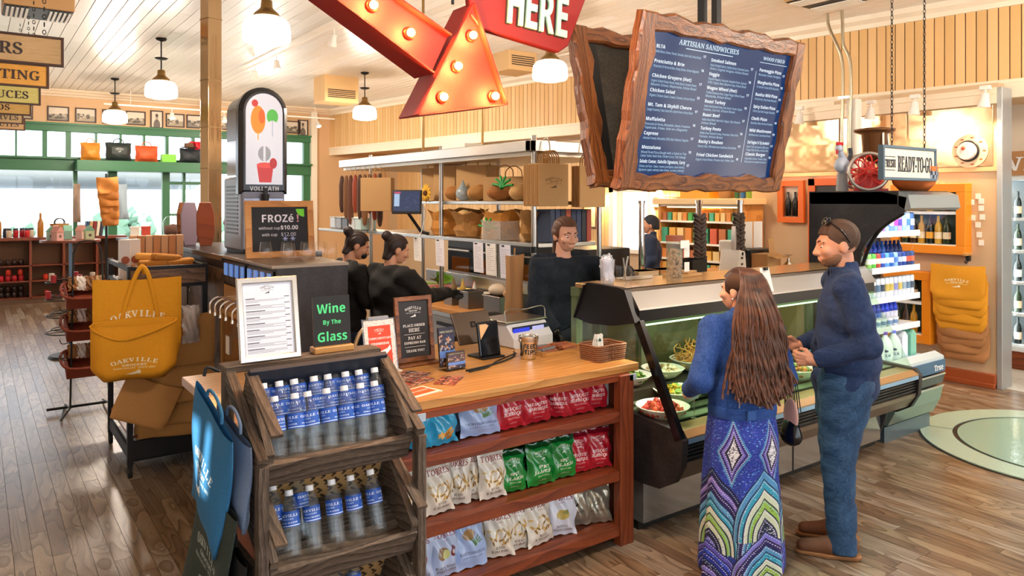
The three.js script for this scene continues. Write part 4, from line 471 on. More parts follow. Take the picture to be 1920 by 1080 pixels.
// ---------- aisle beside the counter ----------
{ // third cabinet, frozen drink machine, paddles
  const c = thing('drink_cabinet', 'dark cabinet under the frozen drink machine and paddle boards', 'cabinet', [1.7, 0, -6.2]); wp('cabinet_body', [bb(1.42, 2.05, 0, 1.46, -7.0, -5.33, 0.008)], mat('#2b211c', 0.5), c); wp('worktop', [bb(1.38, 2.1, 1.46, 1.5, -7.03, -5.32, 0.006)], mat('#3b3a3a', 0.3, 0.4), c); for (let k = 0; k < 3; k++) wp('door', [bb(1.405, 1.42, 0.1, 1.4, -6.95 + k * 0.54, -6.46 + k * 0.54, 0.004)], M.dark, c);
  const s = thing('frozen_drink_machine', 'grey frozen drink machine with a domed lit front of fruit pictures', 'drink machine', [1.7, 1.5, -5.66]); s.scale.setScalar(1.17);
  const art = cv(256, 512, (g, w, h) => { fillR(g, '#d9dbe4', 0, 0, w, h); blob(g, '#f08a10', 84, 150, 50, 78); blob(g, '#e2600a', 110, 130, 22, 40); blob(g, '#c92c28', 62, 58, 22, 20); g.fillStyle = '#e9a94c'; g.fillRect(80, 222, 8, 40); blob(g, '#55b84a', 184, 128, 40, 42); blob(g, '#d9dbe4', 184, 190, 40, 40); fillR(g, '#b9bfc9', 180, 150, 8, 90); g.strokeStyle = '#777'; for (let i = 0; i < 12; i++) { g.lineWidth = 5; const y = 300 + i * 7, r = Math.sqrt(Math.max(0, 1 - ((i - 5.5) / 6) ** 2)) * 44; g.beginPath(); g.moveTo(128 - r, y); g.lineTo(120, y); g.moveTo(136, y); g.lineTo(128 + r, y); g.stroke(); } g.fillStyle = '#c8302c'; g.beginPath(); g.moveTo(76, 410); g.lineTo(190, 410); g.lineTo(176, 500); g.lineTo(92, 500); g.fill(); blob(g, '#e04a3c', 132, 404, 58, 16); blob(g, '#b92a24', 190, 392, 26, 30); });
  const dome = (w, h) => { const p = [[-w / 2, 0], [w / 2, 0]]; for (let i = 0; i <= 14; i++) { const a = i / 14 * PI; p.push([cos(a) * w / 2, h - w / 2 + sin(a) * w / 2]); } return p; };
  part('lower_body', bx(0.27, 0.46, 0.4, 0, 0.24, 0, 0.02), mat('#8f93a2', 0.4), s); for (let k = 0; k < 13; k++) part('vent_slot', bx(0.004, 0.011, 0.26, -0.136, 0.12 + k * 0.024, 0.0), M.black, s);
  part('hopper', [ex(dome(0.24, 0.5), 0.3, 0.02).translate(0, 0.48, -0.19)], mat('#d3c4bb', 0.12, 0, { transmission: 0.25, thickness: 0 }), s); part('hopper_lid', [ex(dome(0.25, 0.3), 0.27, 0.01).translate(0, 0.7, -0.17)], mat('#6e6a66', 0.3, 0.4), s);
  part('front_shell', [ex(dome(0.3, 0.66), 0.1, 0.025).translate(0, 0.36, 0.11)], mat('#1b1b20', 0.25), s); const fp = ex(dome(0.225, 0.56), 0.006).translate(0, 0.42, 0.208); { const p = fp.attributes.position, u = fp.attributes.uv; for (let i = 0; i < p.count; i++) u.setXY(i, p.getX(i) / 0.225 + 0.5, (p.getY(i) - 0.42) / 0.56); } part('lit_panel', fp, mat('#ffffff', 0.3, 0, { map: art, emissive: '#ffffff', emissiveMap: art, emissiveIntensity: 0.35 }), s);
  part('lower_front', bx(0.25, 0.32, 0.02, 0, 0.18, 0.2, 0.008), mat('#9aa1b4', 0.25, 0.5), s); part('name_plate', tx('VOLLRATH', 0.026, 0.003).translate(0, 0.395, 0.209), M.plasticWhite, s); part('tap', [cy(0.02, 0.025, 0.06, 0, 0.33, 0.23, 12), bx(0.02, 0.06, 0.02, 0, 0.37, 0.235)], M.black, s); part('feet', [bx(0.24, 0.012, 0.36, 0, 0.006, 0)], M.black, s);
  standSign('frozen_drink_chalkboard', 'pine framed chalkboard with a handwritten price on the wine dispensers', 0.45, 0.37, 0.042, M.pine, cv(512, 420, (g, w, h) => { fillR(g, '#232427', 0, 0, w, h); for (let i = 0; i < 240; i++) { g.fillStyle = 'rgba(255,255,255,0.03)'; g.fillRect(rnd() * w, rnd() * h, 40, 3); } txt(g, 'FROZé', w / 2 - 20, 110, 'bold 98px sans-serif', '#eae6ee'); txt(g, '!', w - 92, 110, 'bold 98px sans-serif', '#e6a0a8'); txt(g, 'without cup', 160, 200, '36px sans-serif', '#e8e4ea'); txt(g, '$10.00', 340, 196, 'bold 54px sans-serif', '#e8e4ea'); txt(g, 'with cup', 160, 262, '36px sans-serif', '#e8e4ea'); txt(g, '$12.00', 330, 260, '46px sans-serif', '#d8d4e2'); g.strokeStyle = '#b9c6f2'; g.lineWidth = 6; for (const x of [300, 370]) for (let k = 0; k < 6; k++) { g.beginPath(); g.moveTo(x, 300); g.lineTo(x + cos(k) * 24, 300 + sin(k) * 24); g.stroke(); } g.fillStyle = '#79e03a'; g.beginPath(); g.arc(w - 30, 20, 76, PI / 2, PI); g.lineTo(w - 30, 20); g.fill(); }), [1.62, 1.506, -4.82], 0.0, -0.1, 0.7);
  const mG = mat('#ffffff', 0.03, 0, { transmission: 1, thickness: 0, ior: 1.45, side: THREE.DoubleSide }), gl = la([[0, 0.004], [0.02, 0.002], [0.034, 0.02], [0.04, 0.05], [0.036, 0.085], [0.031, 0.118]], 20);
  [[1.46, -4.62], [1.53, -4.4], [1.57, -4.56], [1.63, -4.34], [1.67, -4.5], [1.72, -4.38], [1.77, -4.55], [1.79, -4.4]].forEach(([x, z]) => one('wine_glass', 'stemless wine glass in the cluster before the pine framed chalkboard', 'glass', gl, mG, [x, 1.505, z], 0, 'stemless glasses on the dispensers'));
  for (const [x, z, t, m, lb] of [[1.46, -6.78, 0.2, M.walnut, 'dark brown octagonal serving paddle'], [1.47, -6.66, 0.1, mat('#8f7d8c', 0.5), 'greyish mauve serving paddle'], [1.56, -6.5, -0.05, mat('#a8703a', 0.55, 0, { map: tPine }), 'broad tan octagonal serving paddle']]) { const o = one('serving_paddle', `${lb} standing beside the frozen drink machine`, 'paddle', [ex([[-0.045, 0], [0.045, 0], [0.07, 0.1], [0.07, 0.26], [0.045, 0.36], [-0.045, 0.36], [-0.07, 0.26], [-0.07, 0.1]], 0.016, 0.004)], m, [x, 1.5, z], t); o.rotation.x = -0.08; }
  const fl = thing('flower_vase', 'small vase of red flowers behind the frozen drink machine', 'flowers', [1.72, 1.5, -6.3]); part('vase', la([[0, 0], [0.03, 0], [0.04, 0.05], [0.022, 0.1], [0.03, 0.12]], 14), M.plasticWhite, fl); for (let k = 0; k < 9; k++) part('bloom', new THREE.IcosahedronGeometry(0.035, 1).translate(R(-0.05, 0.05), 0.16 + R(0, 0.1), R(-0.05, 0.05)), mat('#d0202c', 0.6), fl);
}
// steel clad column
{ const c = struct('column_steel'); part('shaft', [bx(0.15, 4.0, 0.15, 0, 2.0, 0, 0.006)], mat('#b79a76', 0.28, 0.9, { roughnessMap: noiseBump }), c, [1.97, 0, -8.0], 0.3); for (const y of [3.72, 3.1, 2.62, 2.2]) part('cover_joint', [bx(0.158, 0.008, 0.158, 0, y, 0)], mat('#8d7350', 0.35, 0.8), c, [1.97, 0, -8.0], 0.3); }
// rolling cart with totes
const cart = thing('rolling_cart', 'black metal rolling cart with wooden shelves hung with totes', 'cart', [1.1, 0, -6.05]);
{
  const B = (nm, ...g) => wp(nm, g, M.iron, cart);
  for (const [x, z] of [[0.86, -5.62], [1.34, -5.62], [0.86, -6.5], [1.34, -6.5]]) { B('post', bb(x - 0.018, x + 0.018, 0.09, 1.43, z - 0.018, z + 0.018)); wp('caster', [cy(0.04, 0.04, 0.025, 0, 0, 0, 14).rotateZ(PI / 2).translate(x, 0.04, z), bb(x - 0.015, x + 0.015, 0.06, 0.1, z - 0.015, z + 0.015)], M.rubber, cart); }
  for (const y of [1.41, 1.29]) { B('cross_bar', bb(0.86, 1.34, y - 0.015, y + 0.015, -5.635, -5.605)); B('side_bar', bb(0.845, 0.875, y - 0.015, y + 0.015, -6.5, -5.62)); B('side_bar', bb(1.325, 1.355, y - 0.015, y + 0.015, -6.5, -5.62)); }
  wp('shelf_panel', [uvm(bb(0.86, 1.34, 1.3, 1.4, -5.605, -5.59), 0.6, 0.2, 0)], M.dark, cart); wp('top_shelf', [uvm(bb(0.86, 1.34, 1.27, 1.29, -6.5, -5.63), 0.7, 0.25, 2)], M.dark, cart);
  for (const y of [0.72, 0.28]) wp('shelf', [uvm(bb(0.86, 1.34, y - 0.02, y, -6.5, -5.63), 0.7, 0.25, 2)], M.redwood, cart);
  B('bottom_tray', bb(0.85, 1.36, 0.12, 0.24, -5.64, -5.61)); B('bottom_tray', bb(0.85, 0.87, 0.12, 0.2, -6.5, -5.62)); wp('tray_floor', [bb(0.86, 1.34, 0.1, 0.125, -6.5, -5.63)], M.black, cart);
}
{ // mustard and jute totes hung on the cart
  const mY = clothM(toteTex('#e29a12', '#fbf3e4', 0.42, 27)), mY2 = clothM(toteTex('#dd9510', '#f6ead2', 0.62, 24));
  const a = thing('tote_bag', 'mustard yellow cloth tote bag with a knotted handle on the rolling cart', 'tote bag', [0.89, 1.36, -5.5], -0.12); part('bag_body', tote(0.53, 0.55, { gus: 0.12, wav: 0.006, thick: 0.035, seedv: 2 }), mY, a); part('handle', [tu([[-0.1, -0.28, 0.05], [-0.06, -0.12, 0.05], [0.0, 0.05, 0.035], [0.03, 0.075, -0.02], [0.04, 0.03, -0.05]], 0.016, 6, 24).scale(1, 1, 0.5), tu([[0.12, -0.27, 0.05], [0.09, -0.1, 0.05], [0.05, 0.05, 0.035], [0.02, 0.075, -0.01]], 0.016, 6, 24).scale(1, 1, 0.5)], M.mustard, a);
  const b = thing('tote_bag', 'mustard yellow cloth tote bag with an open mouth in front of another', 'tote bag', [0.85, 1.08, -5.38], -0.15); part('bag_body', tote(0.5, 0.36, { gus: 0.3, wav: 0.014, thick: 0.075, seedv: 4 }), mY2, b); part('rim', [tu([[-0.25, -0.0, 0.02], [-0.1, -0.09, 0.07], [0.08, -0.06, 0.07], [0.25, 0.01, 0.02], [0.1, 0.02, -0.03], [-0.1, 0.02, -0.03]], 0.008, 6, 48, true)], M.mustard, b); part('mouth_lining', [ex([[-0.25, -0.0], [-0.1, -0.09], [0.08, -0.06], [0.25, 0.01], [0.1, 0.03], [-0.1, 0.03]], 0.01).translate(0, 0, 0.0)], M.mustard, b);
  const mJ = clothM(toteTex('#b78348', '#b78348', 0.4, 10), 8);
  [[1.2, 1.1, 0.36, 0.36, 0, 'topmost'], [1.18, 0.82, 0.4, 0.24, 0.02, 'second'], [1.1, 0.7, 0.42, 0.22, 0.03, 'third'], [1.0, 0.66, 0.36, 0.3, -0.42, 'crooked'], [1.14, 0.56, 0.4, 0.24, -0.03, 'fourth'], [1.12, 0.46, 0.4, 0.22, -0.06, 'fifth'], [1.1, 0.38, 0.42, 0.14, -0.02, 'lowest']].forEach(([x, y, w, h, r, k], i) => { const o = one('jute_tote', `plain jute tote, ${k} of the bundle hanging on the rolling cart`, 'tote bag', tote(w, h, { gus: 0.06, wav: 0.004, thick: 0.012, seedv: i }), mJ, [x, y, -5.5 - i * 0.022 + (i === 3 ? 0.07 : 0)], -0.06); o.rotation.z = r; });
  const cl = thing('cellophane_bag', 'crinkled clear cellophane bag hanging from the cart', 'bag', [1.21, 1.18, -5.46]); const cb = chipGeo(0.11, 0.26, 0.07, 5); { const p = cb.attributes.position; for (let i = 0; i < p.count; i++) p.setXYZ(i, p.getX(i) + R(-0.006, 0.006), p.getY(i), p.getZ(i) + R(-0.008, 0.008)); } part('film', cb.rotateX(0.05).translate(0, -0.28, 0), mat('#e9dfd8', 0.15, 0, { transmission: 0.6, thickness: 0, specularIntensity: 1 }), cl); part('sweets', Array.from({ length: 24 }, () => sp(0.013, R(-0.04, 0.04), -0.06 - R(0, 0.19), R(-0.015, 0.015), 6)), mat('#c9b6a6', 0.35), cl).userData.kind = 'stuff'; part('tie', tu([[0, -0.02, 0], [0, 0.06, -0.03], [0.01, 0.1, -0.1]], 0.004, 5), M.black, cl);
  // goods on the cart top
  const cr = thing('wooden_goods_crate', 'low wooden crate of snack packets on top of the rolling cart', 'crate', [1.14, 1.29, -6.0]); part('crate_side', [uvm(bx(0.38, 0.11, 0.014, 0, 0.06, 0.16), 0.5, 0.2, 0)], M.pine, cr); part('crate_side', [uvm(bx(0.38, 0.11, 0.014, 0, 0.06, -0.16), 0.5, 0.2, 0)], M.pine, cr); part('crate_end', [bx(0.014, 0.11, 0.32, -0.19, 0.06, 0)], M.pine, cr); part('crate_end', [bx(0.014, 0.11, 0.32, 0.19, 0.06, 0)], M.pine, cr); part('crate_floor', [bx(0.38, 0.012, 0.32, 0, 0.006, 0)], M.pine, cr);
  for (let k = 0; k < 5; k++) { const o = one('biscuit_packet', 'golden paper packet lying across the low wooden crate', 'packet', [bx(0.2, 0.05, 0.1, 0, 0, 0, 0.02)], [M.kraftOrange, mat('#e0a040', 0.6)][k % 2], [1.06 + (k % 3) * 0.09, 1.42 + (k > 2 ? 0.04 : 0), -5.94 - (k % 2) * 0.1], R(-0.4, 0.4), 'packets in the low crate'); o.rotation.z = R(-0.15, 0.15); }
  for (let k = 0; k < 7; k++) one('cracker_box', 'slim cracker pack with a brown window in the row on the cart', 'cracker pack', [bx(0.05, 0.16, 0.05, 0, 0.08, 0, 0.006), bx(0.04, 0.07, 0.052, 0, 0.09, 0)], mat(k % 2 ? '#c98a52' : '#d8a878', 0.5), [0.98 + k * 0.055, 1.45, -6.28], 0, 'cracker packs on the cart').position.y = 1.29 + 0.16;
  for (let k = 0; k < 7; k++) one('cracker_box', 'slim cracker pack with a brown window standing low in the back row', 'cracker pack', [bx(0.05, 0.16, 0.05, 0, 0.08, 0, 0.006)], mat('#caa27a', 0.5), [0.98 + k * 0.055, 1.29, -6.28], 0, 'lower cracker packs on the cart');
  for (let k = 0; k < 2; k++) { const o = thing('gift_carton', 'tall white carton with a round food picture on the cart', 'carton', [0.9 + k * 0.072, 1.29, -6.12 - k * 0.04], 0.05, 'tall cartons on the cart'); part('box', bx(0.07, 0.3, 0.07, 0, 0.15, 0, 0.003), mat('#e6dcd2', 0.5), o); part('picture', cy(0.028, 0.028, 0.002, 0, 0, 0, 20).rotateX(PI / 2).translate(0, 0.15, 0.036), mat('#a8552a', 0.5), o); }
}
// wire stand with wicker trays
{
  const s = thing('wire_basket_stand', 'black wire stand with tilted red wicker trays of packets', 'basket stand', [0.82, 0, -7.6]);
  part('frame', [rod([-0.14, 0.08, 0.12], [-0.1, 1.42, -0.06], 0.008), rod([0.16, 0.08, 0.12], [0.12, 1.42, -0.06], 0.008), tu([[-0.1, 1.4, -0.06], [-0.06, 1.5, -0.06], [0.08, 1.5, -0.06], [0.12, 1.4, -0.06]], 0.008), rod([-0.14, 0.08, 0.12], [-0.22, 0.02, 0.25], 0.008), rod([0.16, 0.08, 0.12], [0.22, 0.02, 0.25], 0.008), rod([-0.14, 0.08, 0.12], [-0.14, 0.02, -0.3], 0.008), rod([0.16, 0.08, 0.12], [0.16, 0.02, -0.3], 0.008), rod([-0.22, 0.02, 0.25], [-0.14, 0.02, -0.3], 0.007), rod([-0.3, 0.04, -0.1], [0.2, 0.04, -0.1], 0.012)], M.iron, s);
  [1.0, 0.72, 0.4].forEach((y) => { const tr0 = part('wicker_tray', [bx(0.32, 0.012, 0.26), bx(0.34, 0.1, 0.014, 0, 0.05, 0.135).rotateX(0.1), bx(0.34, 0.1, 0.014, 0, 0.05, -0.135), bx(0.014, 0.1, 0.27, -0.165, 0.05, 0), bx(0.014, 0.1, 0.27, 0.165, 0.05, 0), tu([[-0.17, 0.1, -0.14], [0.17, 0.1, -0.14], [0.17, 0.1, 0.15], [-0.17, 0.1, 0.15]], 0.012, 6, 40, true)], M.wicker, s, [0, y, 0.02]); tr0.rotation.x = 0.35; });
  for (let k = 0; k < 6; k++) part('wire_hook', [tu([[-0.12, 0.5 + k * 0.14, 0.05], [-0.2, 0.5 + k * 0.14, 0.1], [-0.22, 0.54 + k * 0.14, 0.12]], 0.004, 5)], M.iron, s);
}
for (let k = 0; k < 12; k++) { const y = [1.08, 0.8, 0.48][k % 3]; const o = one('snack_packet', 'small brown cellophane packet heaped in a red wicker tray', 'packet', chipGeo(0.09, 0.13, 0.04, k), mat(['#a4703c', '#e8dcd2', '#8a5a34', '#c8a070'][k % 4], 0.3), [0.72 + (k % 4) * 0.065, y, -7.62], R(-0.6, 0.6), 'packets in the wicker trays'); o.rotation.x = -0.4; }
// round tiered stand with little houses
{
  const s = thing('tiered_spinner', 'round black spinner stand with wire tiers on the shop floor', 'display stand', [0.95, 0, -10.4]); part('pole', [cy(0.02, 0.02, 1.4, 0, 0.7, 0)], mat('#6b86a8', 0.3, 0.6), s); part('top_disc', [cy(0.32, 0.32, 0.025, 0, 1.39, 0, 32)], M.redwood, s); part('foot', [cy(0.24, 0.22, 0.03, 0, 0.015, 0, 24)], M.iron, s); for (const y of [0.3, 0.5, 0.7, 0.9]) part('wire_tier', [new THREE.TorusGeometry(0.26, 0.007, 6, 32).rotateX(PI / 2).translate(0, y, 0), new THREE.TorusGeometry(0.2, 0.006, 6, 32).rotateX(PI / 2).translate(0, y + 0.04, 0), rod([-0.26, y, 0], [0.26, y, 0], 0.005), rod([0, y, -0.26], [0, y, 0.26], 0.005)], M.iron, s);
  ['#d9a9a2', '#b9d8c8', '#d8b4ae', '#9cc9b4', '#e3c3bb', '#c7d8ae'].forEach((c, k) => { const a = 2.4 + k * 0.75, h = thing('house_box', ['pink', 'mint', 'rose', 'sea green', 'blush', 'pale green'][k] + ' cardboard house box on the round spinner top', 'gift box', [0.95 + cos(a) * 0.2, 1.4025, -10.4 + sin(a) * 0.2], -a); part('walls', bx(0.1, 0.1, 0.08, 0, 0.05, 0), mat(c, 0.6), h); part('gable_roof', ex([[-0.06, 0.1], [0.06, 0.1], [0, 0.17]], 0.09).translate(0, 0, -0.045), mat(k % 2 ? '#7fb79c' : '#c98f86', 0.6), h); part('window', bx(0.03, 0.03, 0.082, 0, 0.05, 0), mat('#5f4a44', 0.5), h); });
  for (let k = 0; k < 10; k++) { const a = k * 0.63; one('wrapped_candle', 'small red wrapped parcel on a tier of the round spinner', 'parcel', [cy(0.03, 0.03, 0.09, 0, 0.045, 0, 10)], mat(k % 3 ? '#a8242c' : '#d8c8b8', 0.5), [0.95 + cos(a) * 0.23, [0.907, 0.707][k % 2], -10.4 + sin(a) * 0.23], 0, 'parcels on the spinner'); }
}
// jar shelves along the rear windows
{
  const s = thing('jar_shelving', 'long wooden cubby shelving of preserve jars below the rear windows', 'shelving', [0.2, 0, -16.25]), D0 = -16.42, D1 = -16.05;
  wp('top', [uvm(bb(-1.4, 2.4, 1.15, 1.2, D0, D1 + 0.03), 0.8, 0.3, 0)], M.redwood, s); wp('back', [bb(-1.4, 2.4, 0.08, 1.15, D0, D0 + 0.02)], mat('#6b4526', 0.6), s); wp('plinth', [bb(-1.4, 2.4, 0, 0.1, D0, D1 - 0.03)], M.dark, s);
  for (const x of [-1.4, -0.7, 0.0, 0.84, 1.36, 1.9, 2.38]) wp('divider', [uvm(bb(x - 0.02, x + 0.02, 0.08, 1.15, D0 + 0.02, D1), 0.8, 0.2, 1)], M.redwood, s);
  for (const y of [0.12, 0.42, 0.7]) wp('shelf', [uvm(bb(-1.4, 2.4, y - 0.02, y, D0 + 0.02, D1), 0.8, 0.3, 0)], M.redwood, s);
  const g = [[0, 0], [0.042, 0.003], [0.045, 0.07], [0.036, 0.085], [0.036, 0.105], [0, 0.105]], jar = la(g, 10);
  const put = (x, y, z, c, lb, gp) => one('preserve_jar', lb, 'jar', jar, c, [x, y, z], 0, gp); const red = mat('#b3202a', 0.2), drk = mat('#2a1c1a', 0.2), red2 = mat('#d8402c', 0.2);
  for (let k = 0; k < 7; k++) { put(0.1 + k * 0.1, 0.70, -16.2, drk, 'dark preserve jar on the upper cubby shelf', 'dark jars, upper cubby'); put(0.1 + k * 0.1, 0.42, -16.2, red, 'red preserve jar on the middle cubby shelf', 'red jars, middle cubby'); if (k % 2 === 0) put(0.15 + k * 0.09, 0.525, -16.2, red2, 'bright red jar stacked on the middle cubby shelf', 'stacked red jars'); put(0.1 + k * 0.1, 0.12, -16.2, drk, 'dark preserve jar on the bottom cubby shelf', 'dark jars, bottom cubby'); put(0.1 + k * 0.1, 0.225, -16.2, drk, 'dark preserve jar stacked on the bottom cubby row', 'stacked dark jars'); }
  put(1.08, 0.42, -16.2, red2, 'lone red jar in the middle empty cubby', undefined); put(1.1, 0.12, -16.2, red2, 'lone red jar in the bottom empty cubby', undefined);
  const bt = la([[0, 0], [0.05, 0.003], [0.052, 0.26], [0.02, 0.34], [0.018, 0.42], [0.024, 0.43], [0, 0.45]], 12);
  for (const x of [0.36, 1.0]) one('oil_bottle', 'tall amber oil bottle on the jar shelving', 'bottle', bt, mat('#b87f35', 0.12, 0, { transmission: 0.4, thickness: 0 }), [x, 1.2, -16.2], 0, 'amber bottles on the shelving');
  [['#b3202a', 0.62], ['#b3202a', 0.72], ['#d8c8b0', 0.52], ['#d8c8b0', 0.86], ['#c03030', 0.79], ['#39465c', 0.47]].forEach(([c, x], k) => { const o = thing('condiment_jar', ['red sauce jar', 'second red sauce jar', 'cream labelled jar', 'cream labelled tall jar', 'bright red jam jar', 'navy topped jar'][k] + ' between the amber bottles', 'jar', [x, 1.2, -16.18 - (k % 2) * 0.1]); part('jar_body', la([[0, 0], [0.042, 0.003], [0.045, 0.12], [0.036, 0.135]], 12), mat(c, 0.25), o); part('jar_lid', cy(0.038, 0.038, 0.04, 0, 0.15, 0, 12), mat('#333a4a', 0.4), o); });
  const bk = thing('gift_basket', 'tan woven gift basket with round handles on the jar shelving', 'basket', [1.3, 1.2, -16.2]); part('bowl', la([[0, 0], [0.1, 0.003], [0.16, 0.24], [0.15, 0.24], [0.09, 0.02]], 18), M.jute, bk); part('handle', [new THREE.TorusGeometry(0.08, 0.008, 6, 20).translate(0, 0.26, 0.1), new THREE.TorusGeometry(0.08, 0.008, 6, 20).translate(0, 0.26, -0.1)], M.black, bk);
  ['#2f4a6e', '#c8a070', '#8a2a2a', '#e2d8c4', '#3a3a4a'].forEach((c, k) => one('cook_book', ['navy', 'tan', 'maroon', 'ivory', 'charcoal'][k] + ' book leaning on the jar shelving', 'book', [bx(0.05, 0.28, 0.2, 0, 0.14, 0, 0.004), bx(0.04, 0.27, 0.202, 0, 0.14, 0)], mat(c, 0.6), [1.72 + k * 0.062, 1.2, -16.2]).rotation.z = -0.12);
  const jr = thing('glass_cookie_jar', 'large glass jar with a knobbed lid before the rear windows', 'jar', [3.0, 1.2, -14.9]); part('bowl', la([[0, 0], [0.16, 0.003], [0.18, 0.28], [0.15, 0.32]], 20), M.glass, jr); part('lid', la([[0.16, 0.32], [0.12, 0.37], [0.03, 0.39], [0.03, 0.42], [0, 0.43]], 20), M.glass, jr); part('filling', la([[0, 0.01], [0.15, 0.012], [0.16, 0.2], [0, 0.24]], 16), mat('#5a3a2a', 0.8), jr);
  const tb = thing('window_table', 'dark display table before the rear windows', 'table', [2.9, 0, -14.9]); part('tabletop', bx(1.6, 0.05, 0.7, 0, 1.175, 0, 0.006), mat('#3a3532', 0.4), tb); for (const [x, z] of [[-0.7, -0.3], [0.7, -0.3], [-0.7, 0.3], [0.7, 0.3]]) part('leg', bx(0.06, 1.15, 0.06, x, 0.575, z), M.dark, tb); part('apron', bx(1.45, 0.3, 0.6, 0, 1.0, 0), M.dark, tb);
  ['#e8e0d6', '#c8402c', '#d8a848', '#8fa8c0'].forEach((c, k) => one('boxed_treats', ['ivory', 'red', 'golden', 'pale blue'][k] + ' box of treats on the display table by the windows', 'box', [bx(0.14, 0.2, 0.1, 0, 0.1, 0, 0.004), bx(0.15, 0.03, 0.11, 0, 0.19, 0)], mat(c, 0.5), [2.35 + k * 0.18 + (k > 1 ? 0.45 : 0), 1.2, -14.85]));
}
// bags over the doorway, hanging totes, framed photographs
{
  const hood = struct('trim_1', [bb(1.58, 4.2, 2.44, 2.64, -16.6, -16.2, 0.008)], M.green);
  [[1.82, 0.34, 0.34, '#d8882c', 'tan leather'], [2.3, 0.46, 0.36, '#26302e', 'black printed'], [2.8, 0.42, 0.32, '#d4582c', 'orange'], [3.62, 0.42, 0.3, '#2a2e34', 'dark canvas']].forEach(([x, w, h, c, lb], k) => { const o = thing('shopping_bag', `${lb} bag sitting on the green ledge over the door`, 'bag', [x, 2.64, -16.35]); part('bag_body', chipGeo(w, h, 0.26, k), mat(c, 0.6), o); part('handle', handle(w * 0.2, 0.1, 0.01).translate(0, h * 0.92, 0), mat(c, 0.6), o); if (k === 1) part('print', plane(0.26, 0.14, 0, 0.2, 0.14), mat('#ffffff', 0.6, 0, { map: cv(128, 64, (g, w, h) => { fillR(g, '#26302e', 0, 0, w, h); brand(g, w, h, w / 2, 12, 12, '#e8e8e0'); }) }), o); });
  one('green_carton', 'bright green and white carton on the ledge over the door', 'carton', [bx(0.26, 0.16, 0.2, 0, 0.08, 0), bx(0.27, 0.03, 0.21, 0, 0.08, 0)], mat('#79c83c', 0.5), [3.2, 2.64, -16.35]); { const o = thing('straw_hat', 'brown felt hat with a wide brim on the dark canvas bag', 'hat', [3.58, 2.94, -16.3]); part('brim', la([[0, 0], [0.16, 0.01], [0.17, 0.02], [0, 0.02]], 20), mat('#6b4a32', 0.8), o); part('crown', la([[0.09, 0.02], [0.085, 0.1], [0, 0.11]], 16), mat('#6b4a32', 0.8), o); } { const o = thing('red_bow', 'large red ribbon bow on top of the ledge', 'bow', [3.74, 2.9, -16.42]); for (let k = 0; k < 6; k++) part('loop', new THREE.TorusGeometry(0.07, 0.025, 6, 12).rotateY(k).translate(cos(k) * 0.07, 0.1, sin(k) * 0.05), mat('#d8182a', 0.4), o); }
  for (let k = 0; k < 6; k++) { const o = one('leather_tote', `tan leather tote, ${['top', 'second', 'third', 'fourth', 'fifth', 'bottom'][k]} of the stack hanging by the window`, 'tote bag', tote(0.34 - k * 0.012, 0.3, { gus: 0.15, thick: 0.03, seedv: k }), mat(['#d98c3c', '#c97e34'][k % 2], 0.55), [1.88 + k * 0.012, 2.28 - k * 0.11, -14.62 - k * 0.03], 0.1); o.rotation.z = 0.06; }
  { const t = thing('tote_stand', 'slim black floor stand holding the tan leather totes', 'stand', [1.9, 0, -14.86]); part('pole', cy(0.02, 0.02, 2.34, 0, 1.17, 0, 10), M.iron, t); part('arm', rod([0, 2.3, 0], [0, 2.3, 0.26], 0.012), M.iron, t); part('foot', cy(0.2, 0.18, 0.03, 0, 0.015, 0, 20), M.iron, t); }
  one('scarf', 'brown and white scarf hanging beside the rear window', 'scarf', tote(0.12, 0.75, { gus: 0, thick: 0.02, wav: 0.03 }), mat('#9a8474', 0.9), [1.62, 2.2, -16.61]); one('apron', 'pale blue cloth apron hanging by the green post', 'apron', tote(0.22, 0.7, { gus: -0.3, thick: 0.02, wav: 0.04 }), mat('#a9bccb', 0.9), [2.36, 2.2, -16.45]);
  const ph = (k) => cv(96, 72, (g, w, h) => { fillR(g, '#d8cbb8', 0, 0, w, h); if (k === 3) { blob(g, '#6b6058', 48, 62, 30, 26); blob(g, '#a89684', 48, 30, 12, 16); blob(g, '#4a423c', 48, 18, 13, 8); blob(g, '#5a5048', 48, 42, 9, 6); } else { fillR(g, ['#8f8474', '#a4967c', '#7c7266'][k], 0, 40, w, 32); for (let i = 0; i < 14; i++) fillR(g, ['#5a5248', '#b8aa94', '#3f3a34'][i % 3], rnd() * 80, 26 + rnd() * 26, 14, 14); } }), phs = [0, 1, 2, 3].map((k) => mat('#ffffff', 0.4, 0, { map: ph(k) }));
  [[0.3, 0], [0.73, 1], [1.32, 0], [1.78, 1], [2.24, 2], [2.66, 0], [3.05, 3], [3.4, 1], [3.8, 2], [4.27, 0], [4.66, 1], [5.1, 2], [5.5, 0], [5.88, 2], [6.12, 3]].forEach(([x, k], i) => { const w = k === 3 ? 0.24 : 0.36, h = k === 3 ? 0.36 : 0.28, o = thing('framed_photograph', k === 3 ? `dark framed sepia portrait ${i > 10 ? 'next to the white corner post' : 'between two landscape photographs'}` : ['dark framed sepia photograph of wagons', 'dark framed sepia photograph of a barn', 'dark framed grey photograph of hills'][k] + ' in the row under the cornice', 'photograph', [x, 3.53 - h / 2, -16.695], 0, 'framed photographs along the frieze'); part('frame', frameGeo(w, h, 0.022, 0.03), mat('#3a2218', 0.4), o); part('print', plane(w - 0.04, h - 0.04, 0, h / 2, 0.008), phs[k], o); });
}

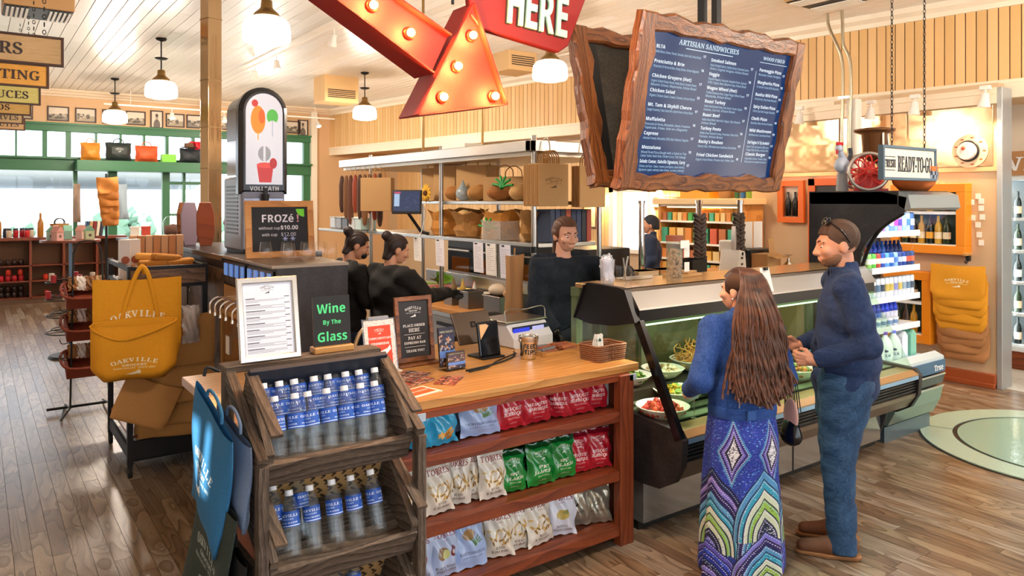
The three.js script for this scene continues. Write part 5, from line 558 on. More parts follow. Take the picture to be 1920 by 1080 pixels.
// ---------- overhead ----------
{ // schoolhouse pendants
  const glow = mat('#fff6e6', 0.4, 0, { emissive: '#ffeccf', emissiveIntensity: 2.6 });
  const make = (x, z, y, lb) => {
    const t = thing('pendant_lamp', lb, 'pendant lamp', [x, y, z], 0, 'schoolhouse pendant lamps');
    part('canopy', [la([[0, CE - y - 0.0], [0.07, CE - y - 0.005], [0.06, CE - y - 0.03], [0.012, CE - y - 0.045]], 16)], M.darkSteel, t); part('rod', [cy(0.009, 0.009, CE - y - 0.28, 0, (CE - y + 0.24) / 2, 0, 8)], M.darkSteel, t); part('coupling', [la([[0.012, 0.43], [0.085, 0.42], [0.06, 0.4], [0.012, 0.395]], 16)], M.darkSteel, t);
    part('fitter', [la([[0.012, 0.27], [0.045, 0.26], [0.05, 0.2], [0.065, 0.18], [0.1, 0.15], [0.115, 0.12], [0.1, 0.12]], 20)], M.brass, t);
    part('glass_shade', [la([[0.1, 0.125], [0.16, 0.1], [0.19, 0.06], [0.198, 0.0], [0.2, -0.07], [0.185, -0.095], [0.15, -0.1], [0.1, -0.115], [0, -0.118]], 28)], glow, t);
    lamp(t, '#ffeedb', 12, [0, -0.16, 0], 8); return t;
  };
  [[2.03, -6.4, 'above the aisle cart'], [2.0, -10.65, 'beside the steel column'], [2.0, -14.6, 'near the framed photographs'], [5.24, -6.55, 'by the hanging menu boards'], [5.27, -11.5, 'beyond the red arrow sign'], [4.5, -14.3, 'behind the frozen drink machine dome'], [2.0, -1.9, 'over the front aisle'], [5.6, -1.4, 'over the front customers'], [7.4, -0.9, 'over the glass floor panel']].forEach(([x, z, w]) => make(x, z, 3.32, 'white glass schoolhouse pendant lamp on a rod ' + w));
}
{ // marquee arrow
  const a = thing('arrow_sign', 'red metal marquee arrow with round bulbs pointing down at the counter', 'arrow sign', [1.9, 2.286, -3.15]), L = (pts) => pts.map(([x, y]) => [x - 1.9, y - 2.286]);
  const shaft = L([[0.92, 2.99], [1.318, 2.769], [1.808, 2.495], [1.904, 2.691], [1.635, 2.819], [1.02, 3.18]]), head = L([[2.037, 2.868], [1.72, 2.286], [2.241, 2.376]]), Dp = 0.2;
  const face = mat('#a01c0e', 0.65, 0, { bumpMap: rep(noiseBump, 3, 3), bumpScale: 0.001 }), side = face;
  const inset = (pts, k) => { const c = pts.reduce((s, p) => [s[0] + p[0] / pts.length, s[1] + p[1] / pts.length], [0, 0]); return pts.map((p) => [lerp(p[0], c[0], k), lerp(p[1], c[1], k)]); };
  part('shaft_face', ex(shaft, 0.01).translate(0, 0, -0.05), face, a); part('head_face', ex(inset(head, 0.03), 0.01).translate(0, 0, -0.05), face, a);
  const walls = (pts, skip = []) => pts.map((p, i) => { if (skip.includes(i)) return null; const q = pts[(i + 1) % pts.length], dx = q[0] - p[0], dy = q[1] - p[1], l = hyp(dx, dy); return bx(l, 0.008, Dp, 0, 0, 0).rotateZ(Math.atan2(dy, dx)).translate((p[0] + q[0]) / 2, (p[1] + q[1]) / 2, -Dp / 2); }).filter(Boolean);
  walls(shaft, [2]).forEach((g) => part('shaft_return', g, side, a)); walls(head).forEach((g) => part('head_return', g, side, a));
  part('back_plate', [ex(shaft, 0.01).translate(0, 0, -Dp), ex(head, 0.01).translate(0, 0, -Dp)], side, a);
  const bulbM = mat('#ffdf9a', 0.2, 0, { emissive: '#ffd070', emissiveIntensity: 6 });
  for (const [x, y] of L([[1.3, 2.9], [1.494, 2.777], [1.686, 2.675], [2.037, 2.708], [1.95, 2.544], [1.867, 2.384], [2.172, 2.413]])) { const b = part('bulb', [sp(0.021, x, y, -0.012, 12)], bulbM, a); part('bulb_socket', [la([[0.026, -0.05], [0.03, -0.03], [0.022, -0.028]], 14).rotateX(PI / 2).translate(x, y, 0)], M.brass, b); lamp(b, '#ffb060', 1.1, [x, y, 0.012], 1); }
  for (const x of [-0.55, 0.1]) part('hanging_rod', [rod([x, 0.6, -0.15], [x, CE - 2.286, -0.15], 0.008)], M.iron, a);
  const h = thing('here_sign', 'dark red sign board with tall mint lettering beside the arrow', 'sign', [2.4, 2.7, -3.22]); const pts = [[-0.37, 0.11], [-0.31, 0.05], [0.2, -0.012], [0.265, 0.03], [0.4, 0.32], [0.42, 0.62], [-0.42, 0.62]];
  part('board', ex(pts, 0.05, 0.006), mat('#86140d', 0.65), h); 'HERE'.split('').forEach((c, i) => { const k = tx(c, 0.21, 0.018).scale(0.62, 1.05, 1).rotateZ(-0.07); part('letter', k.translate(-0.1 + i * 0.104, 0.205 - i * 0.008, 0.05), mat('#a9d8bd', 0.45), h); part('letter_outline', tx(c, 0.21, 0.008).scale(0.62, 1.05, 1).rotateZ(-0.07).translate(-0.108 + i * 0.104, 0.2 - i * 0.008, 0.0485), mat('#2a1c18', 0.5), h); }); part('hanging_rod', [rod([-0.2, 0.6, 0.025], [-0.2, 1.3, 0.025], 0.008), rod([0.2, 0.6, 0.025], [0.2, 1.3, 0.025], 0.008)], M.iron, h);  // dark outline of the mint letters, part of the sign lettering
}
{ // hanging menu screens
  const menu = cv(1024, 720, (g, w, h) => {
    fillR(g, '#0b3566', 0, 0, w, h); const c = '#d3e9f5';
    txt(g, 'ARTISIAN SANDWICHES', 400, 50, 'bold 34px serif', c); fillR(g, c, 240, 74, 330, 4); txt(g, 'WOOD FIRED', 890, 56, 'bold 26px serif', c); fillR(g, c, 780, 78, 220, 3); fillR(g, c, 762, 130, 3, 500);
    const items = (list, x, y0, dy, mw, pr) => list.forEach((s, i) => { const y = y0 + i * dy; txt(g, s[0], x, y, 'bold 24px sans-serif', '#eef8ff', 'left', mw); txt(g, s[1], x, y + 24, '17px sans-serif', '#b9d8ec', 'left', mw); if (s[2]) txt(g, s[2], x, y + 42, '17px sans-serif', '#b9d8ec', 'left', mw); txt(g, pr[i % pr.length], x + mw + 22, y + 14, 'bold 18px sans-serif', '#eef8ff'); });
    items([['BLTA', 'Hobbs Bacon, Greens, Tomato, Avocado, Garlic Aioli, Artisan Bread'], ['Prosciutto & Brie', 'Prosciutto Di Parma & Brie, Honey Butter, Artisan Baguette'], ['Chicken Gruyere (Hot)', 'Organic Grilled Chicken Breast, Hobbs Bacon, Gruyere Cheese,', 'Balsamic Onions, Mayonnaise, Artisan Bread'], ['Chicken Salad', 'Organic Chicken Salad, Greens, Tomato, Artisan Bread'], ['Mt. Tam & Skyhill Chevre', 'Cowgirl Creamery Triple Cream Brie, Skyhill Chevre, Artisan Bread'], ['Muffaletta', 'Prosciutto Di Parma, Mortadella, Salami, Provolone,', 'Tapenade, Frisee, Aioli on a Baguette'], ['Caprese', 'Heirloom Tomato, Mozzarella, EVOO, Basil, Balsamic, Baguette'], ['Mezzaluna', 'Wood Fired Pizza Dough with a Salad on Top', 'Caesar Salad, Asian Kale, Chicken Curry, Thai Cabbage'], ['Salads: Caesar, Oakville Signature, Curry', 'Chicken, and Tuna - Caesar, croutons, parmigiano, caesar dressing', 'Signature: apple, walnuts, blue cheese, currants, dressing']], 50, 86, 70, 300, ['17', '16', '17', '15']);
    items([['Smoked Salmon', 'House Smoked Salmon, Daylily Onions, Preserved Lemon', 'Onion, Organic Arugula, Artisan Bread'], ['Veggie', 'Piquillo Peppers, Avocado, Roasted Onion, Sprouts', 'EVOO, Organic Basil, Balsamic Soya, Artisan Bread'], ['Wagon Wheel (Hot)', 'Truffled Rosemary Ham, Cowgirl Wagon Wheel Cheese', 'Mustarda, Artisan Bread'], ['Roast Turkey', 'Hobbs Oven Roasted Turkey, Aioli, Bacon, Tomato, Organic', 'Greens, Carrots, Artisan Bread'], ['Roast Beef', 'Hobbs Roast Beef, Herb Aioli, Pepper, Dijon Mustard', 'Artisan Bread'], ['Turkey Pesto', 'Hobbs Oven Roasted Turkey, Provolone, Pesto Aioli', 'Tomato, Artisan Bread'], ["Rocky's Reuben", 'Pastrami, Swiss, 1000 Island Sauce, Sauerkraut, Artisan Bread'], ['Fried Chicken Sandwich', 'Organic Fried Chicken, Pimento Aioli, Pickles, Slaw']], 420, 110, 70, 285, ['17', '16', '17', '18']);
    items([['Parmaggio Pizza', 'Mozzarella, Tomato, Parmigiano'], ['Margherita Pizza', 'Sin. Marzano Tomato EVOO, Mozzarella'], ['Rustica Wild Pizza', 'Prosciutto Ham, Olive, Rocket, Mozzarella'], ['Spicy Italian Pizza', 'Tomato, Spicy Italian Sausage, Mozzarella'], ['Chefs Pizza', 'Mozzarella, Olives, Heirloom Tomatoes'], ['Wild Mushroom', 'Wild Mushrooms, Caramelized Onions'], ['Chef Hughes Tri Tip Sandwich', 'Roast Tri Tip, Chef signature BBQ Sauce', 'Crispy Fried Onions, Artisan Roll'], ['Classic Burger', 'Angus Beef, Lettuce, Tomato, Swiss', 'Fried onions on a toasted house bun']], 786, 120, 66, 180, ['17', '18', '19']);
  });
  const make = (lb, pos, flip, scr) => { // frame of four uneven boards
    const t = thing('hanging_menu_board', lb, 'menu board', pos), Wd = 1.5, Hh = 1.0, til = flip ? -0.2 : 0.2, T = (g) => g.rotateX(til);
    const wob = (x) => 0.012 * sin(x * 17) + 0.008 * sin(x * 31 + 1);
    const strip = (horizontal, a0, a1, c, w) => { const p = [], n = 18; for (let i = 0; i <= n; i++) { const s = lerp(a0, a1, i / n); p.push(horizontal ? [s, c + w / 2 + wob(s + c)] : [c + w / 2 + wob(s + c), s]); } for (let i = n; i >= 0; i--) { const s = lerp(a0, a1, i / n); p.push(horizontal ? [s, c - w / 2 + wob(s * 1.3 - c) * 0.5] : [c - w / 2 + wob(s * 1.3 - c) * 0.5, s]); } return horizontal ? p : p.reverse(); };
    part('frame_top', T(uvm(ex(strip(true, 0, Wd, Hh - 0.05, 0.1), 0.07, 0.012), 0.8, 0.25, 0)), M.walnut, t); part('frame_bottom', T(uvm(ex(strip(true, 0, Wd, 0.04, 0.1), 0.07, 0.012), 0.8, 0.25, 0, 0.4)), M.walnut, t); part('frame_side', T(uvm(ex(strip(false, 0.0, Hh, 0.05, 0.13), 0.075, 0.012), 0.8, 0.25, 1)), M.walnut, t); part('frame_side', T(uvm(ex(strip(false, 0.0, Hh, Wd - 0.04, 0.1), 0.075, 0.012), 0.8, 0.25, 1, 0.5)), M.walnut, t);
    if (scr) part('screen', T(plane(Wd - 0.17, Hh - 0.15, Wd / 2 + 0.01, Hh / 2, 0.035)), mat('#4a4a4a', 0.12, 0, { map: menu, emissive: '#ffffff', emissiveMap: menu, emissiveIntensity: 0.85 }), t);
    part('backing', T(bx(Wd - 0.1, Hh - 0.1, 0.03, Wd / 2, Hh / 2, 0.015)), mat('#ffffff', 0.85, 0, { map: rep(speckle('#3a352d', 22), 2, 2) }), t); if (!scr) part('screen_rim', T(bx(0.06, Hh - 0.16, 0.04, 0.15, Hh / 2, 0.03)), M.black, t);
    return t;
  };
  const n = make('tilted blue menu screen in a rough wooden frame above the deli case', [2.98, 1.955, -3.16], false, true); part('hanging_pole', [bx(0.045, 1.25, 0.045, 1.0, 1.45, -0.06)], M.iron, n);
  part('hanging_pole', [bx(0.045, 1.25, 0.045, 1.0, 1.45, 0.02)], M.iron, make('rough wood framed board seen from behind beside the blue menu screen', [2.96, 1.96, -3.34], true, false));
}
{ // aisle signs on chains
  const rows = [['VINEGARS', 0.55, -6.5, 0.22, '#d8b27c', 0.95, 'pale tan'], ['TASTING', 0.55, -7.86, 0.21, '#d79a3c', 0.85, 'amber'], ['SAUCES', 0.58, -9.36, 0.2, '#d9cf78', 0.78, 'yellowish'], ['SPREADS', 0.57, -10.7, 0.18, '#e0b566', 0.85, 'sandy'], ['PRESERVES', 0.55, -12.0, 0.17, '#b09468', 0.95, 'greyish tan'], ['NUTES', 0.62, -13.1, 0.17, '#c9a272', 0.9, 'faded tan']];
  rows.forEach(([s, x1, z, h, c, w, lb], ri) => {
    w += 0.3; const t = thing('hanging_aisle_sign', `${lb} wooden aisle sign in a dark frame hanging on chains`, 'sign', [x1 - w / 2, 2.98 - h / 2, z], 0, undefined);
    part('board', bx(w - 0.02, h - 0.02, 0.02, 0, h / 2, 0), mat('#ffffff', 0.6, 0, { map: cv(256, 64, (g, W, H) => { fillR(g, c, 0, 0, W, H); for (let i = 0; i < 400; i++) { g.fillStyle = i % 2 ? 'rgba(80,40,0,0.06)' : 'rgba(255,255,255,0.06)'; g.fillRect(rnd() * W, rnd() * H, 14, 1.5); } }) }), t);
    part('frame', frameGeo(w, h, 0.018, 0.04).translate(0, 0, -0.02), mat('#4a2a1a', 0.5), t); const lg = tx(s, h * 0.39, 0.004, serif); lg.computeBoundingBox(); part('lettering', lg.translate(w / 2 - [0.26, 0.07, 0.11, 0.22, 0.06, 0.08][ri] - lg.boundingBox.max.x, h / 2, 0.01), mat('#33201a', 0.5), t);
    for (const k of [-1, 1]) { const n = 16, gs = [], L = CE - 2.98 - h / 2; for (let i = 0; i < n; i++) gs.push(new THREE.TorusGeometry(0.016, 0.004, 4, 8).scale(0.7, L / n / 0.036 * 0.62, 1).rotateY(i % 2 ? PI / 2 : 0).translate(k * w * 0.4, h + (i + 0.5) * L / n, 0)); part('chain', gs, M.iron, t); }
  });
}
// track lights, ducts, vents, pipes
{
  const spot = (t, x, y, z, aim, m = M.white) => { const h = part('lamp_head', [la([[0, 0], [0.035, 0.005], [0.04, 0.06], [0.06, 0.14], [0.055, 0.14], [0.03, 0.06]], 14).rotateX(PI).rotateX(aim), rod([0, 0, 0], [0, 0.07, 0], 0.01)], m, t, [x, y, z]); part('lamp_lens', cy(0.05, 0.05, 0.006, 0, -0.128, 0, 14).rotateX(aim), mat('#fff2da', 0.3, 0, { emissive: '#ffe9c8', emissiveIntensity: 2.2 }), h); return h; };
  const track = (lb, pos, len, alongX, heads, gp) => { const t = thing('track_light', lb, 'track light', pos); part('track', alongX ? bx(len, 0.03, 0.035, len / 2, 0, 0) : bx(0.035, 0.03, len, 0, 0, len / 2), M.trimWhite, t); for (const k of [0.1, 0.9]) part('track_hanger', [cy(0.006, 0.006, CE - pos[1], alongX ? len * k : 0, (CE - pos[1]) / 2, alongX ? 0 : len * k, 6)], M.trimWhite, t); heads.forEach(([s, a]) => spot(t, alongX ? s : 0, -0.08, alongX ? 0 : s, a)); return t; };
  track('white ceiling track with hanging spot heads over the boarded ceiling middle', [3.5, 3.94, -12.1], 4.4, false, [[0.5, 0.4], [1.5, -0.3], [3.6, 0.5]]);
  track('white ceiling track of spot heads close to the boarded soffit', [6.8, 3.94, -12.5], 5.6, false, [[1.2, 0.5], [2.0, 0.6], [4.6, 0.2], [5.3, 0.4]]);
  track('white track of spot heads before the framed photographs', [2.0, 3.7, -16.0], 4.6, true, [[0.2, -0.5], [1.2, -0.4], [2.2, -0.5], [2.8, -0.5], [3.4, -0.6], [4.2, -0.6]]);
  [[8.12, 2.86, -4.43, 'above the vintage coffee mill'], [8.12, 2.87, -3.95, 'over the copper coloured panels'], [8.12, 2.88, -3.27, 'at the end of the panelled wall'], [8.1, 2.88, -5.3, 'beyond the conduit pipes'], [8.0, 2.9, -6.4, 'over the espresso shelves']].forEach(([x, y, z, w]) => { const t = thing('spot_lamp', 'white cone spot lamp under the soffit ' + w, 'spot lamp', [x, y, z]); part('mount', bx(0.05, 0.04, 0.09, 0, 0.11, 0), M.white, t); spot(t, 0, 0.06, 0, 0.1); const l = new THREE.SpotLight('#ffd9ab', 5, 6, 0.9, 0.7); l.position.set(0, -0.1, 0); l.target.position.set(0.12, -2.5, 0); l.castShadow = true; l.shadow.radius = 3; t.add(l, l.target); });
  for (const [z, w] of [[-12.6, 'furthest along the soffit trim'], [-11.2, 'second furthest along the soffit trim'], [-10, 'above the hanging salamis'], [-9, 'above the order screen'], [-8.1, 'above the upper bread shelf']]) { const t = thing('spot_lamp', 'small white spot lamp ' + w, 'spot lamp', [SX(z) + 0.14, 2.8, z]); part('mount', bx(0.05, 0.04, 0.09, 0, 0.18, 0), M.white, t); part('stem', rod([0, 0.06, 0], [0, 0.18, 0], 0.01), M.white, t); spot(t, 0, 0.06, 0, 0.6); }
  for (const [lb, pos, w] of [['pale square air duct box below the ceiling near the rear corner', [5.1, 3.55, -12.3], 0.62], ['grey air duct box by the hanging menu boards', [6.35, 3.72, -8.8], 0.5]]) { const t = thing('air_duct', lb, 'duct', pos); part('duct_box', bx(w, CE - pos[1], 0.5, 0, (CE - pos[1]) / 2, 0, 0.01), M.tanPaint, t); part('grille', Array.from({ length: 5 }, (_, k) => bx(w * 0.8, 0.012, 0.006, 0, 0.08 + k * 0.03, 0.253)), M.darkSteel, t); }
  for (const [lb, pos] of [['tan ceiling diffuser with slotted sides above the aisle signs', [0.55, 3.82, -9.3]], ['slotted ceiling vent over the drinks cooler', [7.2, 3.93, -4.4]]]) { const t = thing('ceiling_vent', lb, 'vent', pos); part('housing', bx(0.62, CE - pos[1] - 0.02, 0.6, 0, (CE - pos[1]) / 2 + 0.01, 0, 0.01), mat('#c79a64', 0.5), t); for (let k = 0; k < 14; k++) if (k < 5 || k > 8) part('slat', bx(0.022, 0.012, 0.5, -0.27 + k * 0.0415, 0.0, 0), M.trimWhite, t); part('core', bx(0.6, 0.01, 0.56, 0, 0.018, 0), M.black, t); }
  const pp = thing('conduit_pipes', 'pair of bent metal conduit pipes running down past the soffit', 'pipes', [7.85, 0, -4.65]); for (const [dz, k] of [[0, 0], [0.09, 1]]) part('pipe', [tu([[0, 3.99, -0.14 + dz * 1.9], [0, 3.86, -0.13 + dz * 1.9], [0, 3.6, -0.02 + dz * 0.8], [0.02, 3.45, 0.02 + dz], [0.02, 2.5, 0.02 + dz], [0.02, 1.2, 0.02 + dz]], 0.018, 10, 50)], mat('#b3a890', 0.3, 0.9), pp); part('clamp', [bx(0.05, 0.03, 0.14, 0.02, 3.02, 0.06)], M.steel, pp); part('wall_post', [bx(0.1, 3.0, 0.12, 0.1, 1.5, 0.12, 0.006)], M.trimWhite, pp);
}
{ // ready-to-go sign and display on top of the cooler
  const s = thing('hanging_shop_sign', 'white board sign in a blue grey frame hanging on long chains', 'sign', [5.86, 2.03, -2.9]); part('board', bx(0.78, 0.23, 0.02, 0, 0.125, 0), mat('#e4dcc6', 0.6), s); part('frame', frameGeo(0.82, 0.26, 0.022, 0.045).translate(0, 0, -0.022), mat('#4a6273', 0.5), s); for (let k = 0; k < 20; k++) part('board_bead', bx(0.003, 0.21, 0.001, -0.37 + k * 0.039, 0.125, 0.0103), mat('#c9bfa4', 0.6), s); part('small_word', tx('FRESH', 0.06, 0.004, serif).scale(0.6, 1, 1).translate(-0.3, 0.125, 0.0105), mat('#2c3440', 0.5), s); part('small_rules', [bx(0.15, 0.006, 0.003, -0.3, 0.175, 0.0115), bx(0.15, 0.006, 0.003, -0.3, 0.075, 0.0115)], mat('#2c3440', 0.5), s); part('large_words', tx('READY-TO-GO', 0.1, 0.004, serif).scale(0.54, 1.2, 1).translate(0.08, 0.125, 0.0105), mat('#2c3440', 0.5), s);
  for (const x of [-0.25, 0.25]) { const gs = [], n = 56, L = CE - 2.29; for (let i = 0; i < n; i++) gs.push(new THREE.TorusGeometry(0.012, 0.0032, 4, 8).scale(0.75, 1.5, 1).rotateY(i % 2 ? PI / 2 : 0).translate(x, 0.26 + (i + 0.5) * L / n, 0)); part('chain', gs, M.iron, s); }
  const m = thing('coffee_mill', 'antique red coffee mill with flower spoked wheels on the drinks cooler', 'coffee mill', [6.1, 1.95, -3.38], -0.9); m.scale.setScalar(1.2); const red = mat('#c02420', 0.35); const wheel = (z) => { const g = [new THREE.TorusGeometry(0.125, 0.012, 8, 36).translate(0, 0.137, z)], sp0 = []; for (let k = 0; k < 8; k++) sp0.push(new THREE.TorusGeometry(0.026, 0.006, 6, 14).scale(0.8, 1.7, 1).translate(0, 0.068, 0).rotateZ(k * PI / 4).translate(0, 0.137, z)); part('wheel_rim', g, mat('#b9b2ac', 0.3, 0.7), m); part('wheel_spokes', [...sp0, cy(0.02, 0.02, 0.04, 0, 0, 0, 12).rotateX(PI / 2).translate(0, 0.137, z)], red, m); }; wheel(0.14); wheel(-0.14);
  part('mill_body', [bx(0.16, 0.14, 0.16, 0.02, 0.08, 0, 0.02), bx(0.22, 0.02, 0.2, 0.02, 0.01, 0), cy(0.05, 0.04, 0.06, 0.02, 0.18, 0)], red, m); part('axle', rod([0, 0.137, -0.16], [0, 0.137, 0.16], 0.01), M.steel, m); part('hopper', [la([[0.03, 0.2], [0.075, 0.26], [0.085, 0.4], [0.13, 0.42], [0.135, 0.435], [0.08, 0.445], [0, 0.45]], 24).translate(0.06, 0, 0)], mat('#6e4a2c', 0.35, 0.6), m); part('hopper_stay', [rod([0.1, 0.15, 0.1], [0.1, 0.41, 0.08], 0.008), rod([0.16, 0.15, 0.02], [0.14, 0.4, 0.02], 0.008)], M.steel, m);
  const r = thing('rooster_figure', 'ceramic rooster figure with a red comb beside the coffee mill', 'figurine', [5.92, 2.1, -3.48]); part('body', [sp(0.07, 0, 0.07, 0, 14).scale(1.1, 1, 0.8), rod([0.03, 0.1, 0], [-0.04, 0.2, 0], 0.035, 10, 0.022), sp(0.034, -0.045, 0.21, 0, 10)], mat('#aebbd0', 0.3), r); part('comb', [bx(0.09, 0.03, 0.02, -0.035, 0.25, 0, 0.008), bx(0.02, 0.04, 0.015, -0.075, 0.18, 0, 0.006)], mat('#c3202a', 0.35), r); part('tail', [tu([[0.06, 0.09, 0], [0.13, 0.16, 0], [0.12, 0.22, 0]], 0.018, 8)], mat('#39404c', 0.4), r); part('stand', [cy(0.05, 0.04, 0.15, 0, -0.07, 0, 14)], mat('#7d7d80', 0.4), r);
  const b = thing('handled_basket', 'round orange woven basket with a dark checked band and handles', 'basket', [6.25, 1.95, -3.05]); part('bowl', [la([[0, 0], [0.1, 0.003], [0.155, 0.06], [0.172, 0.13], [0.174, 0.2], [0.166, 0.2], [0.16, 0.13], [0.09, 0.02]], 32)], mat('#c8692a', 0.75, 0, { bumpMap: rep(weaveBump, 6, 2), bumpScale: 0.003 }), b); part('check_band', [la([[0.172, 0.095], [0.1765, 0.13], [0.1765, 0.16]], 32)], mat('#ffffff', 0.7, 0, { map: rep(cv(64, 16, (g) => { for (let i = 0; i < 8; i++) for (let j = 0; j < 2; j++) fillR(g, (i + j) % 2 ? '#1d2430' : '#8a97a8', i * 8, j * 8, 8, 8); }), 6, 1) }), b); part('handle', [tu([[-0.15, 0.18, 0.05], [-0.12, 0.3, 0.06], [0, 0.34, 0.06], [0.1, 0.3, 0.06], [0.15, 0.18, 0.05]], 0.012, 8, 30), tu([[-0.15, 0.18, -0.05], [-0.1, 0.28, -0.06], [0.03, 0.32, -0.07], [0.12, 0.28, -0.06], [0.15, 0.18, -0.05]], 0.012, 8, 30)], mat('#4a2418', 0.5), b);
}

// ---------- wall, nook and cooler goods on the far side ----------
{
  const hat = thing('round_wall_plaque', 'round painted plaque with a hat hung on the copper panels', 'plaque', [8.262, 2.38, -3.47], -PI / 2); part('disc', [cy(0.17, 0.17, 0.02, 0, 0, 0, 40).rotateX(PI / 2)], mat('#e8c9a4', 0.45), hat); part('crown', [cy(0.1, 0.085, 0.05, 0, 0, 0, 30).rotateX(PI / 2).translate(-0.02, 0.0, 0.03)], mat('#eadbd0', 0.5), hat); part('hat_band', [new THREE.TorusGeometry(0.098, 0.012, 8, 30).translate(-0.01, 0, 0.02)], M.black, hat); part('painted_marks', Array.from({ length: 9 }, (_, k) => bx(0.03, 0.012, 0.003, cos(k * 0.7) * 0.138, sin(k * 0.7) * 0.138, 0.0115)), mat('#b0582c', 0.5), hat).userData.kind = 'stuff'; part('heart', [sp(0.02, -0.04, 0.03, 0.054, 8).scale(1, 1, 1)], mat('#d04a30', 0.5), hat);
  const bottle = la([[0, 0], [0.036, 0.003], [0.037, 0.17], [0.03, 0.205], [0.014, 0.235], [0.0135, 0.29], [0.016, 0.295], [0, 0.3]], 12), mats = ['#22301c', '#3c2414', '#b88a2a', '#1c2420', '#c79a3a'].map((c) => mat(c, 0.1));
  const box = (lb, y0, y1, z0, z1, shelves) => {
    const t = thing('wall_bottle_cabinet', lb, 'cabinet', [8.2, y0, (z0 + z1) / 2]), or = mat('#e8890c', 0.45);
    wp('frame_rail', [bb(8.13, 8.28, y1 - 0.09, y1, z0, z1, 0.006)], or, t); wp('frame_rail', [bb(8.13, 8.28, y0, y0 + 0.09, z0, z1, 0.006)], or, t); wp('frame_stile', [bb(8.13, 8.28, y0 + 0.09, y1 - 0.09, z0, z0 + 0.08, 0.006)], or, t); wp('frame_stile', [bb(8.13, 8.28, y0 + 0.09, y1 - 0.09, z1 - 0.09, z1, 0.006)], or, t); wp('back', [bb(8.268, 8.276, y0 + 0.05, y1 - 0.05, z0 + 0.05, z1 - 0.05)], mat('#3f5a5c', 0.4), t); shelves.forEach((y) => wp('glass_shelf', [bb(8.14, 8.27, y - 0.03, y, z0 + 0.08, z1 - 0.09)], M.plasticWhite, t));
    shelves.forEach((y, si) => { const n = Math.floor((z1 - z0 - 0.2) / 0.085); for (let k = 0; k < n; k++) { const o = thing('wall_bottle', `${['green', 'brown', 'gold', 'dark', 'amber'][(k + si) % 5]} wine bottle inside the ${y1 > 1.5 ? 'upper' : 'lower'} orange cabinet`, 'bottle', [8.2, y, z0 + 0.13 + k * 0.085], 0, `bottles in the ${y1 > 1.5 ? 'upper' : 'lower'} orange cabinet`); part('glass', bottle, mats[(k + si) % 5], o); part('label', cy(0.0375, 0.0375, 0.07, 0, 0.09, 0, 12), mat(k % 3 ? '#e9d9b8' : '#e0a030', 0.5), o); } });
  };
  box('orange framed wall cabinet of wine bottles above the hanging totes', 1.32, 2.05, -4.22, -3.46, [1.42, 1.76]); box('low orange framed wall cabinet behind the drinks cooler end', 0.36, 1.12, -4.3, -3.8, [0.46, 0.8]);
  const sw = [[1.87, -3.37], [1.86, -3.46], [1.8, -3.37], [1.71, -3.36], [1.7, -3.45], [1.63, -3.4], [1.53, -3.39], [1.45, -3.37], [1.92, -3.4]]; sw.forEach(([y, z]) => one('switch_plate', 'small white square switch plate on the tan wall', 'card', [bx(0.008, 0.05, 0.05, 0, 0, 0, 0.002), bx(0.01, 0.006, 0.05, 0, -0.026, 0)], M.paper, [8.274, y, z], 0, 'switch plates on the wall'));  // cluster of white wall switch plates
  const mY = clothM(toteTex('#e0981a', '#fbf1dc', 0.42, 20)), mB = clothM(toteTex('#b07a4a', '#b07a4a', 0.4, 10));
  for (let k = 0; k < 9; k++) { const o = one('hanging_tote', `${k < 5 ? 'mustard' : 'brown'} tote, ${['first', 'second', 'third', 'fourth', 'fifth', 'sixth', 'seventh', 'eighth', 'ninth'][k]} from the top of the stack on the tan wall`, 'tote bag', tote(0.52 - k * 0.006, 0.36, { gus: 0.22, thick: 0.016, wav: 0.006, seedv: k * 1.7 }), k < 5 ? mY : mB, [8.1 + k * 0.014, 1.225 - k * 0.078, -3.52 + (k % 3) * 0.01], -PI / 2); o.rotation.z = 0; o.rotation.order = 'YXZ'; o.rotation.x = -0.03; }
  const hk = thing('tote_clamp', 'wooden clamp with a black hook holding the hanging totes', 'clamp', [8.2, 1.3, -3.46]); part('jaw', bx(0.14, 0.03, 0.04, -0.02, 0.03, 0, 0.006), M.oak, hk); part('hook', [bx(0.05, 0.06, 0.03, 0, -0.01, 0), tu([[0, -0.03, 0], [-0.05, -0.06, 0], [-0.08, -0.04, 0]], 0.006, 6)], M.iron, hk);
  // wine fridge in the nook
  const f = thing('wine_fridge', 'tall white lit wine fridge with bottle shelves in the tiled nook', 'wine fridge', [9.65, 0, -2.9]), z0 = -3.64, z1 = -2.2; wp('cabinet', [bb(9.88, 9.92, 0.2, 2.15, z0, z1), bb(9.4, 9.9, 2.1, 2.15, z0, z1), bb(9.4, 9.9, 0.2, 0.25, z0, z1), bb(9.4, 9.9, 0.2, 2.15, z0, z0 + 0.07), bb(9.4, 9.9, 0.2, 2.15, z1 - 0.07, z1)], mat('#e8f2f5', 0.35), f); wp('plinth', [uvm(bb(9.38, 9.9, 0, 0.2, z0, z1), 0.8, 0.3, 2)], M.redwood, f); wp('header', [bb(9.37, 9.9, 2.15, 2.42, z0, z1, 0.006)], mat('#b8875a', 0.45), f); wp('header_letters', [tx('WINE', 0.15, 0.01, serif).scale(1.2, 1, 1).rotateY(-PI / 2).translate(9.362, 2.28, -3.3)], M.plasticWhite, f);
